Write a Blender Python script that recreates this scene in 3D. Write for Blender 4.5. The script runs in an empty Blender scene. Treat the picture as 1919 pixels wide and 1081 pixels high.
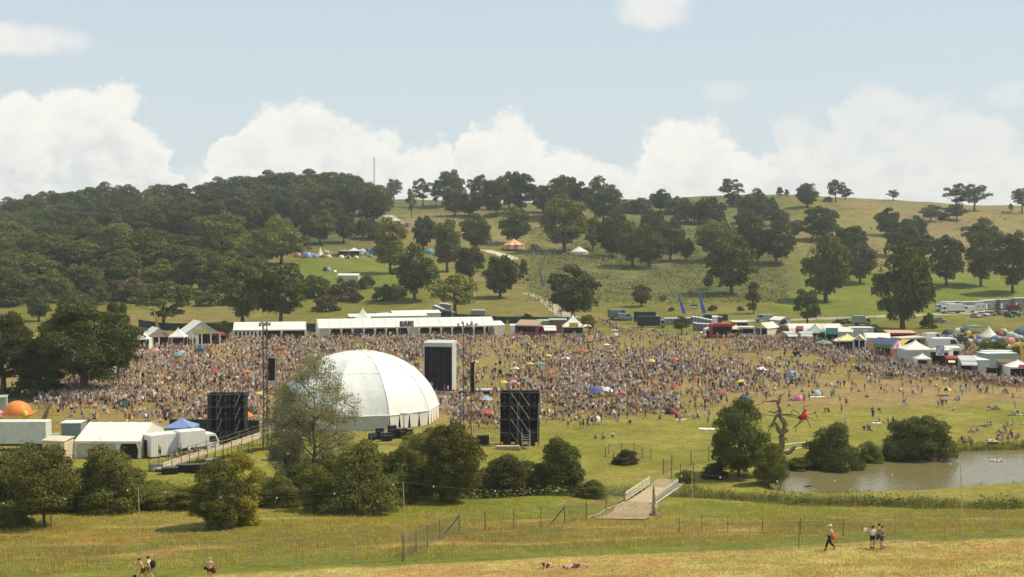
import bpy, math, random
import numpy as np
from mathutils import Vector, Matrix, Euler

# ------------------------------------------------------------------ camera, sky, sun, exposure
SC = bpy.context.scene
F = 2400.0                      # focal length in photograph pixels
H = 29.0                        # eye height above the festival field
PITCH = math.atan(91.5 / F)
cam_d = bpy.data.cameras.new('camera')
cam_d.sensor_width = 36.0
cam_d.lens = 36.0 * F / 1919.0
cam_d.clip_start = 0.5
cam_d.clip_end = 20000
cam = bpy.data.objects.new('camera', cam_d)
SC.collection.objects.link(cam)
cam.location = (0, 0, H)
cam.rotation_euler = (math.pi / 2 - PITCH, 0, 0)
SC.camera = cam
SC.view_settings.view_transform = 'Standard'
SC.view_settings.look = 'None'
SC.view_settings.exposure = 0.0
SC.view_settings.gamma = 1.0
SC.cycles.max_bounces = 6
SC.cycles.diffuse_bounces = 3
SC.cycles.glossy_bounces = 2
SC.cycles.transmission_bounces = 4
SC.cycles.transparent_max_bounces = 8
SC.cycles.volume_bounces = 0
SC.cycles.use_adaptive_sampling = True
SC.cycles.adaptive_threshold = 0.02

SUN_AZ = math.radians(80)       # measured from straight ahead towards the right
SUN_EL = math.radians(54)
sun_d = bpy.data.lights.new('sun', 'SUN')
sun_d.energy = 4.7
sun_d.angle = math.radians(0.5)
sun_d.color = (1.0, 0.91, 0.73)
sun = bpy.data.objects.new('sun', sun_d)
SC.collection.objects.link(sun)
sdir = Vector((math.sin(SUN_AZ) * math.cos(SUN_EL), math.cos(SUN_AZ) * math.cos(SUN_EL), math.sin(SUN_EL)))
sun.rotation_euler = sdir.to_track_quat('Z', 'Y').to_euler()

def make_world():
    w = bpy.data.worlds.new('World'); SC.world = w; w.use_nodes = True
    nt = w.node_tree; nt.nodes.clear()
    N = nt.nodes.new; L = nt.links.new
    def math_(op, a, b=None, c=None, clamp=False):
        n = N('ShaderNodeMath'); n.operation = op; n.use_clamp = clamp
        for i, v in enumerate((a, b, c)):
            if v is None: continue
            if isinstance(v, (int, float)): n.inputs[i].default_value = v
            else: L(v, n.inputs[i])
        return n.outputs[0]
    def maprange(v, a, b, c, d, smooth=True):
        n = N('ShaderNodeMapRange'); n.interpolation_type = 'SMOOTHSTEP' if smooth else 'LINEAR'
        L(v, n.inputs[0])
        for i, q in enumerate((a, b, c, d)): n.inputs[i + 1].default_value = q
        return n.outputs[0]
    def mix(f, a, b):
        n = N('ShaderNodeMix'); n.data_type = 'RGBA'
        if isinstance(f, (int, float)): n.inputs[0].default_value = f
        else: L(f, n.inputs[0])
        for i, v in ((6, a), (7, b)):
            if isinstance(v, tuple): n.inputs[i].default_value = (*v, 1)
            else: L(v, n.inputs[i])
        return n.outputs[2]
    tc = N('ShaderNodeTexCoord')
    sx = N('ShaderNodeSeparateXYZ'); L(tc.outputs['Generated'], sx.inputs[0])
    X, Y, Z = sx.outputs
    az = math_('ARCTAN2', X, Y)
    hl = math_('SQRT', math_('ADD', math_('MULTIPLY', X, X), math_('MULTIPLY', Y, Y)))
    el = math_('ARCTAN2', Z, hl)
    sky = N('ShaderNodeTexSky'); sky.sky_type = 'NISHITA'; sky.sun_disc = False
    sky.sun_elevation = SUN_EL; sky.sun_rotation = SUN_AZ
    sky.air_density = 1.0; sky.dust_density = 2.0; sky.ozone_density = 1.0
    vm = N('ShaderNodeVectorMath'); vm.operation = 'SCALE'; L(sky.outputs[0], vm.inputs[0]); vm.inputs['Scale'].default_value = 0.085
    # thin white veil over the blue, a little thicker towards the horizon
    veil = mix(maprange(el, 0.0, 0.45, 0.0, 1.0), (0.76, 0.85, 0.87), (0.47, 0.64, 0.83))
    base = mix(0.88, vm.outputs[0], veil)
    # noise for the clouds
    cv = N('ShaderNodeCombineXYZ'); L(az, cv.inputs[0]); L(math_('MULTIPLY', el, 1.25), cv.inputs[1])
    def noise(scale, detail, rough, off=0.0):
        n = N('ShaderNodeTexNoise'); n.inputs['Scale'].default_value = scale
        n.inputs['Detail'].default_value = detail; n.inputs['Roughness'].default_value = rough
        if off:
            a = N('ShaderNodeVectorMath'); a.operation = 'ADD'; L(cv.outputs[0], a.inputs[0]); a.inputs[1].default_value = (off, off * .7, 0)
            L(a.outputs[0], n.inputs['Vector'])
        else: L(cv.outputs[0], n.inputs['Vector'])
        return n.outputs[0]
    n1 = noise(15, 10, 0.62); n2 = noise(42, 8, 0.6, 3.1); n3 = noise(9, 6, 0.55, 7.7); n1b = noise(17, 8, 0.6, 12.3)
    def px(x, y):
        u = (x - 959.5) / F; v = (540.5 - y) / F
        dx, dy, dz = u, math.cos(PITCH) + v * math.sin(PITCH), -math.sin(PITCH) + v * math.cos(PITCH)
        return math.atan2(dx, dy), math.atan2(dz, math.hypot(dx, dy))
    def bank(pts):
        c = N('ShaderNodeFloatCurve'); cu = c.mapping.curves[0]
        P = []
        for x, y in pts:
            a, e = px(x, y); P.append(((a + 1.0) / 2.0, e / 0.25))
        cu.points[0].location = (0.0, P[0][1]); cu.points[1].location = (1.0, P[-1][1])
        for p in P: cu.points.new(min(max(p[0], .001), .999), min(max(p[1], 0.0), 1.0))
        for p in cu.points: p.handle_type = 'AUTO_CLAMPED'
        c.mapping.update()
        L(math_('MULTIPLY_ADD', math_('ADD', az, math_('MULTIPLY', math_('SUBTRACT', n1b, 0.5), 0.10)), 0.5, 0.5), c.inputs['Value'])
        return math_('MULTIPLY', c.outputs[0], 0.25)
    def layer(col, top, amp, soft, tone_hi, tone_lo, depth, density=1.0, floor=None):
        # warped top edge: cauliflower heads
        wob = math_('ADD', math_('MULTIPLY', math_('SUBTRACT', n1, 0.5), amp), math_('MULTIPLY', math_('SUBTRACT', n2, 0.5), amp * 0.35))
        dd = math_('ADD', math_('SUBTRACT', top, el), wob)
        m = maprange(dd, 0.0, soft, 0.0, density)
        shade = maprange(math_('ADD', dd, math_('MULTIPLY', math_('SUBTRACT', n3, 0.5), 0.07)), 0.0, depth, 0.0, 1.0)
        shade = math_('MULTIPLY', shade, maprange(n2, 0.35, 0.62, 1.0, 0.25))
        cc = mix(shade, tone_hi, tone_lo)
        return mix(m, col, cc)
    W1 = (1.03, 1.01, 0.93); W2 = (0.77, 0.80, 0.785)
    # two distant banks (hazier), then the nearer heaps
    b0 = bank([(-400, 300), (0, 270), (330, 275), (420, 262), (560, 225), (700, 240), (860, 240), (960, 262), (1120, 300), (1300, 262), (1500, 250), (1700, 200), (1919, 255), (2400, 240)])
    c = layer(base, b0, 0.085, 0.05, (0.92, 0.92, 0.88), (0.83, 0.85, 0.83), 0.06, 0.85)
    b1 = bank([(-300, 190), (20, 150), (60, 185), (110, 145), (165, 128), (215, 150), (285, 205), (325, 260), (350, 345), (400, 330), (430, 275), (485, 200), (560, 196), (640, 215), (740, 228), (855, 240), (868, 275), (880, 205), (935, 208), (1010, 232), (1040, 265), (1110, 262), (1150, 290), (1190, 275), (1212, 226), (1300, 222), (1360, 240), (1420, 275), (1465, 262), (1540, 290), (1650, 300), (1800, 300), (1919, 250), (2300, 200)])
    c = layer(c, b1, 0.10, 0.017, W1, W2, 0.065, 0.95)
    b2 = bank([(-400, 440), (1380, 440), (1440, 300), (1462, 195), (1520, 192), (1570, 215), (1600, 160), (1640, 122), (1700, 145), (1780, 160), (1840, 185), (1890, 240), (1960, 235), (2300, 190)])
    c = layer(c, b2, 0.09, 0.024, (0.94, 0.93, 0.87), (0.79, 0.815, 0.79), 0.05, 0.72)
    # separate small clouds
    def puff(col, x0, y0, x1, y1, dens, thr):
        a0, e1 = px(x0, y0); a1, e0 = px(x1, y1)
        ca, ce, ra, re = (a0 + a1) / 2, (e0 + e1) / 2, abs(a1 - a0) / 2, abs(e1 - e0) / 2
        q = math_('ADD', math_('POWER', math_('DIVIDE', math_('SUBTRACT', az, ca), ra), 2.0), math_('POWER', math_('DIVIDE', math_('SUBTRACT', el, ce), re), 2.0))
        s = math_('ADD', math_('SUBTRACT', 1.0, q), math_('MULTIPLY', math_('SUBTRACT', n1, 0.5), 2.4))
        return mix(maprange(s, thr, thr + 0.9, 0.0, dens), col, (0.94, 0.93, 0.88))
    c = puff(c, -220, 15, 215, 125, 0.88, 0.05)
    c = puff(c, 1140, -50, 1340, 62, 0.80, 0.15)
    c = puff(c, 1300, 140, 1420, 200, 0.35, 0.1)
    c = puff(c, 1820, 150, 1990, 205, 0.35, 0.1)
    bg = N('ShaderNodeBackground'); L(c, bg.inputs[0]); bg.inputs[1].default_value = 0.97
    out = N('ShaderNodeOutputWorld'); L(bg.outputs[0], out.inputs[0])
make_world()

R = random.Random(11)
RS = np.random.RandomState(5)

# ------------------------------------------------------------------ terrain
def sstep(a, b, x):
    t = np.clip((x - a) / (b - a), 0, 1); return t * t * (3 - 2 * t)
PD = [-100, 0, 60, 84, 95, 110, 125, 134, 150, 400, 430, 500, 600, 680, 800, 950, 1020, 1200, 1600, 4500]
PZ = [40, 27, 11.6, 6.7, 5.35, 3.3, 1.5, 0.3, 0.0, 0.6, 1.9, 5.9, 16, 26, 42, 60, 61.5, 50, 30, 0]
def flat_at(px, py, z):
    u = (px - 959.5) / F; v = (540.5 - py) / F
    dx, dy, dz = u, math.cos(PITCH) + v * math.sin(PITCH), -math.sin(PITCH) + v * math.cos(PITCH)
    t = (z - H) / dz
    return (dx * t, dy * t)
WATER_Z = -1.0
POND = [flat_at(x, y, WATER_Z) for x, y in
        ((1463, 930), (1468, 900), (1480, 884), (1500, 877), (1560, 874), (1610, 868), (1650, 861), (1790, 852), (1802, 846), (1930, 842), (2150, 836),
         (2200, 870), (2150, 895), (1919, 913), (1860, 916), (1800, 921), (1740, 926), (1650, 930), (1540, 934))]
POND = np.array(POND)
def pond_sd(x, y):
    best = np.full(x.shape, 1e9); inside = np.zeros(x.shape, bool)
    n = len(POND)
    for i in range(n):
        ax, ay = POND[i]; bx, by = POND[(i + 1) % n]
        ex, ey = bx - ax, by - ay
        t = np.clip(((x - ax) * ex + (y - ay) * ey) / (ex * ex + ey * ey), 0, 1)
        best = np.minimum(best, np.hypot(x - ax - t * ex, y - ay - t * ey))
        c = ((ay > y) != (by > y)) & (x < (bx - ax) * (y - ay) / ((by - ay) if by != ay else 1e-9) + ax)
        inside ^= c
    return np.where(inside, -best, best)
DX = [-300, -90, -60, -20, 0, 10, 20, 30, 50, 90, 300]
DY = [135, 138, 140, 143, 146, 147, 146, 141, 138, 137, 137]
def hfun(x, y):
    x = np.asarray(x, float); y = np.asarray(y, float)
    d = np.maximum(y, 1.0); u = x / np.maximum(d, 60)
    # smooth the profile by averaging three lookups
    s = np.clip(0.03 * np.abs(y), 2, 30)
    z = (np.interp(y - s, PD, PZ) + np.interp(y, PD, PZ) + np.interp(y + s, PD, PZ)) / 3
    k = np.interp(u, [-0.6, -0.4, -0.275, -0.15, 0.0, 0.16, 0.225, 0.28, 0.4, 0.6], [0.62, 0.70, 0.85, 0.965, 0.96, 1.0, 1.05, 0.995, 0.88, 0.75])
    z = np.where(z > 5.0, 5.0 + (z - 5.0) * np.where(y > 450, k, 1.0), z)
    # the near bank stands higher on the right
    z = z + np.interp(u, [-0.5, 0.5], [-1.9, 1.9]) * (1 - sstep(98, 136, y)) * sstep(20, 80, y)
    # undulation
    far = sstep(430, 560, y)
    z = z + far * (1.4 * np.sin(x * .021 + 1.3) * np.sin(y * .017) + .8 * np.sin(x * .053 + y * .031) + .35 * np.sin(x * .17 + 2) * np.sin(y * .13))
    z = z + .10 * np.sin(x * .31 + .5 * np.sin(y * .2)) * np.sin(y * .27 + 1) + .05 * np.sin(x * .83) * np.sin(y * .71)
    # ditch
    yc = np.interp(x, DX, DY)
    t = np.clip(1 - np.abs(y - yc) / 3.4, 0, 1)
    z = z - 1.5 * t * t * (3 - 2 * t)
    # pond
    near = (y > 130) & (y < 215) & (x > 15)
    if near.any():
        sd = np.full(x.shape, 50.0); sd[near] = pond_sd(x[near], y[near])
        bank = sstep(0, 2.2, sd)
        z = np.where(sd < 6, np.where(sd < 0, WATER_Z - .05 - np.minimum(-sd * .4, 1.3), (WATER_Z - .05) * (1 - bank) + np.maximum(z, -.2) * bank), z)
    return z
def hz(x, y): return float(hfun(np.array([x]), np.array([y]))[0])
_dd = np.concatenate([np.arange(60, 460, .5), np.arange(460, 1100, 2.0)])
def G(px, py):
    """ground point seen at a photograph pixel"""
    u = (px - 959.5) / F; v = (540.5 - py) / F
    dx, dy, dz = u, math.cos(PITCH) + v * math.sin(PITCH), -math.sin(PITCH) + v * math.cos(PITCH)
    t = _dd / dy
    diff = H + dz * t - hfun(dx * t, dy * t)
    i = np.argmax(diff < 0)
    if diff[i] >= 0: i = len(_dd) - 1
    if i > 0:
        a, b = diff[i - 1], diff[i]; w = a / (a - b) if a != b else 0
        tt = t[i - 1] + (t[i] - t[i - 1]) * w
    else: tt = t[i]
    x, y = dx * tt, dy * tt
    return Vector((x, y, hz(x, y)))
def at_depth(px, d):
    """ground point in the column of a pixel at a given distance"""
    x = (px - 959.5) / F * d
    return Vector((x, d, hz(x, d)))
def proj(x, y, z):
    zc = y * math.cos(PITCH) - (z - H) * math.sin(PITCH)
    yc = y * math.sin(PITCH) + (z - H) * math.cos(PITCH)
    return 959.5 + F * x / zc, 540.5 - F * yc / zc

# ------------------------------------------------------------------ helpers
COL = SC.collection
def tag(o, label=None, cat=None, group=None, kind=None):
    if label: o['label'] = label
    if cat: o['category'] = cat
    if group: o['group'] = group
    if kind: o['kind'] = kind
    return o
def empty(name, loc, rz=0.0, label=None, cat=None, group=None):
    o = bpy.data.objects.new(name, None); COL.objects.link(o)
    o.location = loc; o.rotation_euler = (0, 0, rz); o.empty_display_size = .3
    return tag(o, label, cat, group)
MATS = {}
def mat(name, col, rough=0.8, var=0.12, scale=3.0, metal=0.0, bump=0.0, bscale=20.0, spec=0.3, trans=0.0):
    if name in MATS: return MATS[name]
    m = bpy.data.materials.new(name); m.use_nodes = True; nt = m.node_tree
    b = nt.nodes['Principled BSDF']; N = nt.nodes.new; L = nt.links.new
    b.inputs['Roughness'].default_value = rough; b.inputs['Metallic'].default_value = metal
    b.inputs['Specular IOR Level'].default_value = spec
    tc = N('ShaderNodeTexCoord')
    n = N('ShaderNodeTexNoise'); n.inputs['Scale'].default_value = scale; n.inputs['Detail'].default_value = 5
    L(tc.outputs['Object'], n.inputs['Vector'])
    r = N('ShaderNodeValToRGB'); r.color_ramp.elements[0].position = .3; r.color_ramp.elements[1].position = .7
    r.color_ramp.elements[0].color = (*[c * (1 - var) for c in col], 1); r.color_ramp.elements[1].color = (*[min(c * (1 + var), 1) for c in col], 1)
    L(n.outputs[0], r.inputs[0]); L(r.outputs[0], b.inputs['Base Color'])
    if bump:
        n2 = N('ShaderNodeTexNoise'); n2.inputs['Scale'].default_value = bscale; n2.inputs['Detail'].default_value = 3
        L(tc.outputs['Object'], n2.inputs['Vector'])
        bp = N('ShaderNodeBump'); bp.inputs['Strength'].default_value = bump; bp.inputs['Distance'].default_value = .1
        L(n2.outputs[0], bp.inputs['Height']); L(bp.outputs[0], b.inputs['Normal'])
    if trans:
        t = N('ShaderNodeBsdfTranslucent'); t.inputs[0].default_value = (*col, 1)
        mx = N('ShaderNodeMixShader'); mx.inputs[0].default_value = trans
        out = nt.nodes['Material Output']
        L(b.outputs[0], mx.inputs[1]); L(t.outputs[0], mx.inputs[2]); L(mx.outputs[0], out.inputs[0])
    MATS[name] = m; return m
def np_mesh(name, V, Fq, mats=(), midx=None, smooth=False):
    """mesh from a vertex array and a face array of uniform size"""
    me = bpy.data.meshes.new(name)
    V = np.asarray(V, np.float32); Fq = np.asarray(Fq, np.int32); k = Fq.shape[1]
    me.vertices.add(len(V)); me.vertices.foreach_set('co', V.ravel())
    me.loops.add(Fq.size); me.loops.foreach_set('vertex_index', Fq.ravel())
    me.polygons.add(len(Fq)); me.polygons.foreach_set('loop_start', np.arange(0, Fq.size, k, dtype=np.int32))
    if midx is not None: me.polygons.foreach_set('material_index', np.asarray(midx, np.int32))
    for m in mats: me.materials.append(m)
    me.update(calc_edges=True)
    me.polygons.foreach_set('use_smooth', np.full(len(Fq), smooth))
    return me
def link(name, me, parent=None, loc=None):
    o = bpy.data.objects.new(name, me); COL.objects.link(o)
    if parent is not None: o.parent = parent
    if loc is not None: o.location = loc
    return o

class MB:
    """collects boxes, bars, tubes and polygons, builds ONE mesh object"""
    def __init__(s): s.v = []; s.f = []; s.m = []; s.cur = 0
    def mi(s, i): s.cur = i; return s
    def poly(s, pts):
        b = len(s.v); s.v += [tuple(p) for p in pts]; s.f.append(tuple(range(b, b + len(pts)))); s.m.append(s.cur); return s
    def box(s, x0, x1, y0, y1, z0, z1):
        b = len(s.v)
        s.v += [(x0, y0, z0), (x1, y0, z0), (x1, y1, z0), (x0, y1, z0), (x0, y0, z1), (x1, y0, z1), (x1, y1, z1), (x0, y1, z1)]
        for q in ((0, 3, 2, 1), (4, 5, 6, 7), (0, 1, 5, 4), (1, 2, 6, 5), (2, 3, 7, 6), (3, 0, 4, 7)):
            s.f.append(tuple(b + i for i in q)); s.m.append(s.cur)
        return s
    def tube(s, a, b_, r0, r1=None, n=6, cap=True):
        r1 = r0 if r1 is None else r1
        a = Vector(a); b = Vector(b_); d = (b - a)
        if d.length < 1e-6: return s
        q = d.to_track_quat('Z', 'Y'); base = len(s.v)
        for c, r in ((a, r0), (b, r1)):
            for i in range(n):
                t = 2 * math.pi * i / n; s.v.append(tuple(c + q @ Vector((math.cos(t) * r, math.sin(t) * r, 0))))
        for i in range(n):
            j = (i + 1) % n; s.f.append((base + i, base + j, base + n + j, base + n + i)); s.m.append(s.cur)
        if cap:
            s.f.append(tuple(base + i for i in range(n))[::-1]); s.f.append(tuple(base + n + i for i in range(n))); s.m += [s.cur] * 2
        return s
    def path(s, pts, rad, n=6):
        for i in range(len(pts) - 1):
            r0 = rad[i] if isinstance(rad, (list, tuple)) else rad; r1 = rad[i + 1] if isinstance(rad, (list, tuple)) else rad
            s.tube(pts[i], pts[i + 1], r0, r1, n)
        return s
    def ball(s, c, rx, ry, rz, nu=10, nv=6, zmin=-1.0):
        base = len(s.v); c = Vector(c)
        for j in range(nv + 1):
            ph = math.asin(max(zmin, -1)) + (math.pi / 2 - math.asin(max(zmin, -1))) * j / nv
            for i in range(nu):
                t = 2 * math.pi * i / nu
                s.v.append((c.x + rx * math.cos(ph) * math.cos(t), c.y + ry * math.cos(ph) * math.sin(t), c.z + rz * math.sin(ph)))
        for j in range(nv):
            for i in range(nu):
                k = (i + 1) % nu
                s.f.append((base + j * nu + i, base + j * nu + k, base + (j + 1) * nu + k, base + (j + 1) * nu + i)); s.m.append(s.cur)
        return s
    def loft(s, rings, closed=True, caps=True):
        base = len(s.v); n = len(rings[0])
        for r in rings: s.v += [tuple(p) for p in r]
        for j in range(len(rings) - 1):
            for i in range(n if closed else n - 1):
                k = (i + 1) % n
                s.f.append((base + j * n + i, base + j * n + k, base + (j + 1) * n + k, base + (j + 1) * n + i)); s.m.append(s.cur)
        if caps:
            s.f.append(tuple(base + i for i in range(n))[::-1]); s.f.append(tuple(base + (len(rings) - 1) * n + i for i in range(n))); s.m += [s.cur] * 2
        return s
    def mesh(s, name, mats, smooth=False, bevel=0):
        me = bpy.data.meshes.new(name); me.from_pydata(s.v, [], s.f)
        for m in (mats if isinstance(mats, (list, tuple)) else [mats]): me.materials.append(m)
        me.polygons.foreach_set('material_index', s.m)
        if smooth: me.polygons.foreach_set('use_smooth', [True] * len(s.f))
        me.validate(); me.update(); return me
    def build(s, name, mats, parent=None, smooth=False, loc=None, bevel=0):
        o = link(name, s.mesh(name, mats, smooth), parent, loc)
        if bevel:
            b = o.modifiers.new('bevel', 'BEVEL'); b.width = bevel; b.segments = 1; b.limit_method = 'ANGLE'
        return o
def copy_tree(o, parent=None):
    c = o.copy(); COL.objects.link(c)
    if parent is not None: c.parent = parent
    for ch in [q for q in bpy.data.objects if q.parent == o]: copy_tree(ch, c)
    return c
# ------------------------------------------------------------------ ground sheet
def vnoise(x, y, s, seed=0):
    """cheap smooth value noise"""
    x = x / s + seed * 17.3; y = y / s + seed * 9.1
    xi = np.floor(x).astype(np.int64); yi = np.floor(y).astype(np.int64); fx = x - xi; fy = y - yi
    fx = fx * fx * (3 - 2 * fx); fy = fy * fy * (3 - 2 * fy)
    def h(a, b):
        n = (a * 374761393 + b * 668265263 + seed * 1274126177) & 0x7fffffff
        n = ((n ^ (n >> 13)) * 1274126177) & 0x7fffffff
        return (n & 0xffff) / 65535.0
    return (h(xi, yi) * (1 - fx) + h(xi + 1, yi) * fx) * (1 - fy) + (h(xi, yi + 1) * (1 - fx) + h(xi + 1, yi + 1) * fx) * fy
def fbm(x, y, s, seed=0):
    return (vnoise(x, y, s, seed) + .5 * vnoise(x, y, s / 2.1, seed + 1) + .25 * vnoise(x, y, s / 4.3, seed + 2)) / 1.75
def tint(x, y):
    u = x / np.maximum(y, 40.0)
    n1 = fbm(x, y, 9.0, 3); n2 = fbm(x, y * .6, 40.0, 7); n3 = fbm(x, y, 2.5, 12)
    def C(r, g, b): return np.stack([np.full(x.shape, r), np.full(x.shape, g), np.full(x.shape, b)], 1)
    def mixc(a, b, t): t = np.clip(t, 0, 1)[:, None]; return a * (1 - t) + b * t
    straw = mixc(C(.44, .36, .125), C(.43, .29, .11), sstep(.50, .68, n1)); straw = mixc(straw, C(.33, .30, .08), sstep(.52, .72, n3) * .6)
    mown = mixc(C(0.164, 0.152, 0.030), C(0.129, 0.134, 0.026), sstep(.4, .6, n1))
    tan = mixc(C(0.218, 0.146, 0.038), C(0.157, 0.129, 0.029), sstep(.40, .58, n1)); tan = mixc(tan, C(0.294, 0.185, 0.060), sstep(.55, .75, n2))
    lush = mixc(C(0.153, 0.153, 0.025), C(0.190, 0.163, 0.038), sstep(.45, .65, n1))
    field = mixc(C(0.197, 0.181, 0.036), C(0.235, 0.201, 0.051), sstep(.4, .65, n1))
    worn = mixc(C(0.273, 0.200, 0.073), C(0.238, 0.188, 0.056), sstep(.4, .65, n1)); worn = mixc(worn, C(0.299, 0.204, 0.090), sstep(.5, .7, n2))
    park = mixc(C(0.168, 0.154, 0.036), C(0.221, 0.175, 0.058), sstep(.45, .65, n2)); park = mixc(park, C(0.145, 0.142, 0.033), sstep(.5, .7, n1) * .6)
    bright = mixc(C(0.160, 0.172, 0.031), C(0.138, 0.153, 0.030), sstep(.45, .6, n1))
    brack = mixc(C(0.121, 0.124, 0.040), C(0.167, 0.153, 0.053), sstep(.42, .62, n1)); brack = mixc(brack, C(0.087, 0.097, 0.034), sstep(.5, .66, n3) * .7)
    dry = mixc(C(0.266, 0.189, 0.079), C(0.237, 0.178, 0.075), sstep(.4, .6, n2)); dry = mixc(dry, C(0.148, 0.140, 0.056), sstep(.56, .68, n1) * .8); dry = mixc(dry, C(.19, .185, .055), sstep(.44, .62, fbm(x, y * .4, 22, 44)) * .65)
    yb = 92.5 + np.interp(u, [-.5, .5], [-3.0, 3.0]) + (n1 - .5) * 3
    ns = fbm(x * .35, y, 3.2, 33); tan = mixc(tan, C(.33, .22, .075), sstep(.55, .72, ns) * .7); tan = mixc(tan * 1.12, C(.13, .135, .03), sstep(.60, .75, fbm(x * .5, y, 1.6, 35)) * .55); lush = mixc(lush * 1.18, C(.30, .23, .08), sstep(.56, .72, ns) * .6); mown = mown * 1.1; field = field * 1.08; bright = bright * 1.08
    c = mixc(straw, mown, sstep(-.7, .9, y - yb))
    c = mixc(c, tan, sstep(100, 104, y + (n1 - .5) * 6))
    c = mixc(c, lush, sstep(118, 128, y + (n1 - .5) * 8 + u * 10))
    c = mixc(c, field, sstep(140, 150, y))
    yw = 196 + np.interp(u, [-.4, -.1, .05, .15, .4], [-12, 0, 6, 16, 24]) + (n2 - .5) * 14
    c = mixc(c, worn, sstep(-8, 12, y - yw))
    c = mixc(c, park, sstep(372, 392, y + (n1 - .5) * 12))
    # brighter meadow on the right of the park
    c = mixc(c, bright, sstep(.17, .22, u) * sstep(425, 450, y) * (1 - sstep(560, 600, y)))
    c = mixc(c, bright, sstep(-.19, -.16, u) * (1 - sstep(-.08, -.05, u)) * sstep(520, 545, y) * (1 - sstep(615, 640, y)))
    # bracken slope
    br = sstep(.005, .03, u) * (1 - sstep(.19, .23, u + (n2 - .5) * .06)) * sstep(478, 505, y + (n1 - .5) * 20)
    c = mixc(c, brack, br)
    c = mixc(c, brack, sstep(640, 690, y + (n2 - .5) * 60) * (1 - sstep(.005, .03, u)) * .8)
    hi = sstep(.2, .27, u + (n2 - .5) * .10) * sstep(570, 650, y + (n2 - .5) * 60)
    c = mixc(c, dry, hi)
    mid = sstep(-.115, -.09, u) * (1 - sstep(.03, .08, u)) * sstep(640, 700, y + (n2 - .5) * 70) * (1 - sstep(820, 900, y))
    c = mixc(c, dry, mid * .9)
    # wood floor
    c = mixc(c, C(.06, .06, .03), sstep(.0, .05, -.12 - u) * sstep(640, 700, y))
    # earth trodden bare around the near foot of the bridge
    bx, by = flat_at(1200, 946, .2); ex_, ey_ = flat_at(1158, 972, 1.2); q = np.clip(((x - bx) * (ex_ - bx) + (y - by) * (ey_ - by)) / ((ex_ - bx) ** 2 + (ey_ - by) ** 2), 0, 1)
    dd = np.hypot(x - bx - q * (ex_ - bx), y - by - q * (ey_ - by)); c = mixc(c, C(.30, .215, .115), (1 - sstep(1.6, 3.6, dd + (n3 - .5) * 3.5 - q * 1.2)) * .95)
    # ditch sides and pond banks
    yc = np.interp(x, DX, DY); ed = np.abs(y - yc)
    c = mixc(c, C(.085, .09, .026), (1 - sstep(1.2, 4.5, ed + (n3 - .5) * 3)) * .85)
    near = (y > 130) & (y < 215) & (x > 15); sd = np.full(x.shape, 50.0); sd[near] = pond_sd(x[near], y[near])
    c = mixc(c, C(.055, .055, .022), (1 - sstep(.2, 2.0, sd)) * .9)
    return c * (0.80 + .36 * fbm(x, y, 1.1, 21))[:, None]
def build_ground():
    rows = np.concatenate([np.arange(-80, 76, 6), np.arange(76, 210, .55), np.arange(210, 450, 1.3), np.arange(450, 1050, 3.0), np.arange(1050, 1700, 25), np.arange(1700, 4501, 200)])
    nc = 430; U = np.linspace(-1, 1, nc)
    W = 74 + .62 * np.maximum(rows, 0)
    X = (U[None, :] * W[:, None]).ravel(); Y = np.repeat(rows, nc)
    Z = hfun(X, Y)
    V = np.stack([X, Y, Z], 1); n = len(rows)
    i = np.arange(n - 1)[:, None] * nc + np.arange(nc - 1)[None, :]; i = i.ravel()
    Fq = np.stack([i, i + 1, i + nc + 1, i + nc], 1)
    m = bpy.data.materials.new('meadow'); m.use_nodes = True; nt = m.node_tree; N = nt.nodes.new; L = nt.links.new
    b = nt.nodes['Principled BSDF']; b.inputs['Roughness'].default_value = .95; b.inputs['Specular IOR Level'].default_value = .08
    at = N('ShaderNodeAttribute'); at.attribute_name = 'tint'
    tc = N('ShaderNodeTexCoord')
    def noise(s, d, r):
        q = N('ShaderNodeTexNoise'); q.inputs['Scale'].default_value = s; q.inputs['Detail'].default_value = d; q.inputs['Roughness'].default_value = r
        L(tc.outputs['Object'], q.inputs['Vector']); return q.outputs[0]
    a1 = noise(1.6, 6, .68); a2 = noise(.13, 5, .6); a3 = noise(.45, 4, .6)
    def mr(v, a, b_, c, d):
        q = N('ShaderNodeMapRange'); L(v, q.inputs[0])
        for k, w in enumerate((a, b_, c, d)): q.inputs[k + 1].default_value = w
        return q.outputs[0]
    mu = N('ShaderNodeMath'); mu.operation = 'MULTIPLY'; L(mr(a1, .3, .7, .62, 1.34), mu.inputs[0]); L(mr(a2, .3, .7, .84, 1.15), mu.inputs[1])
    vs = N('ShaderNodeVectorMath'); vs.operation = 'SCALE'; L(at.outputs['Color'], vs.inputs[0]); L(mu.outputs[0], vs.inputs['Scale'])
    # patches of drier or greener sward
    hs = N('ShaderNodeHueSaturation'); L(vs.outputs[0], hs.inputs['Color']); L(mr(a3, .35, .65, .475, .525), hs.inputs['Hue'])
    hs.inputs['Saturation'].default_value = 1.05
    L(hs.outputs[0], b.inputs['Base Color'])
    bp = N('ShaderNodeBump'); bp.inputs['Strength'].default_value = .55; bp.inputs['Distance'].default_value = .25
    L(noise(2.4, 6, .7), bp.inputs['Height']); L(bp.outputs[0], b.inputs['Normal'])
    me = np_mesh('ground', V, Fq, [m], smooth=True)
    ca = me.color_attributes.new('tint', 'FLOAT_COLOR', 'POINT')
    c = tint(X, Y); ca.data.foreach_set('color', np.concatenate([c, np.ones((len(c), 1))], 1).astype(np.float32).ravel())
    tag(link('ground', me), kind='structure')
build_ground()

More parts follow.
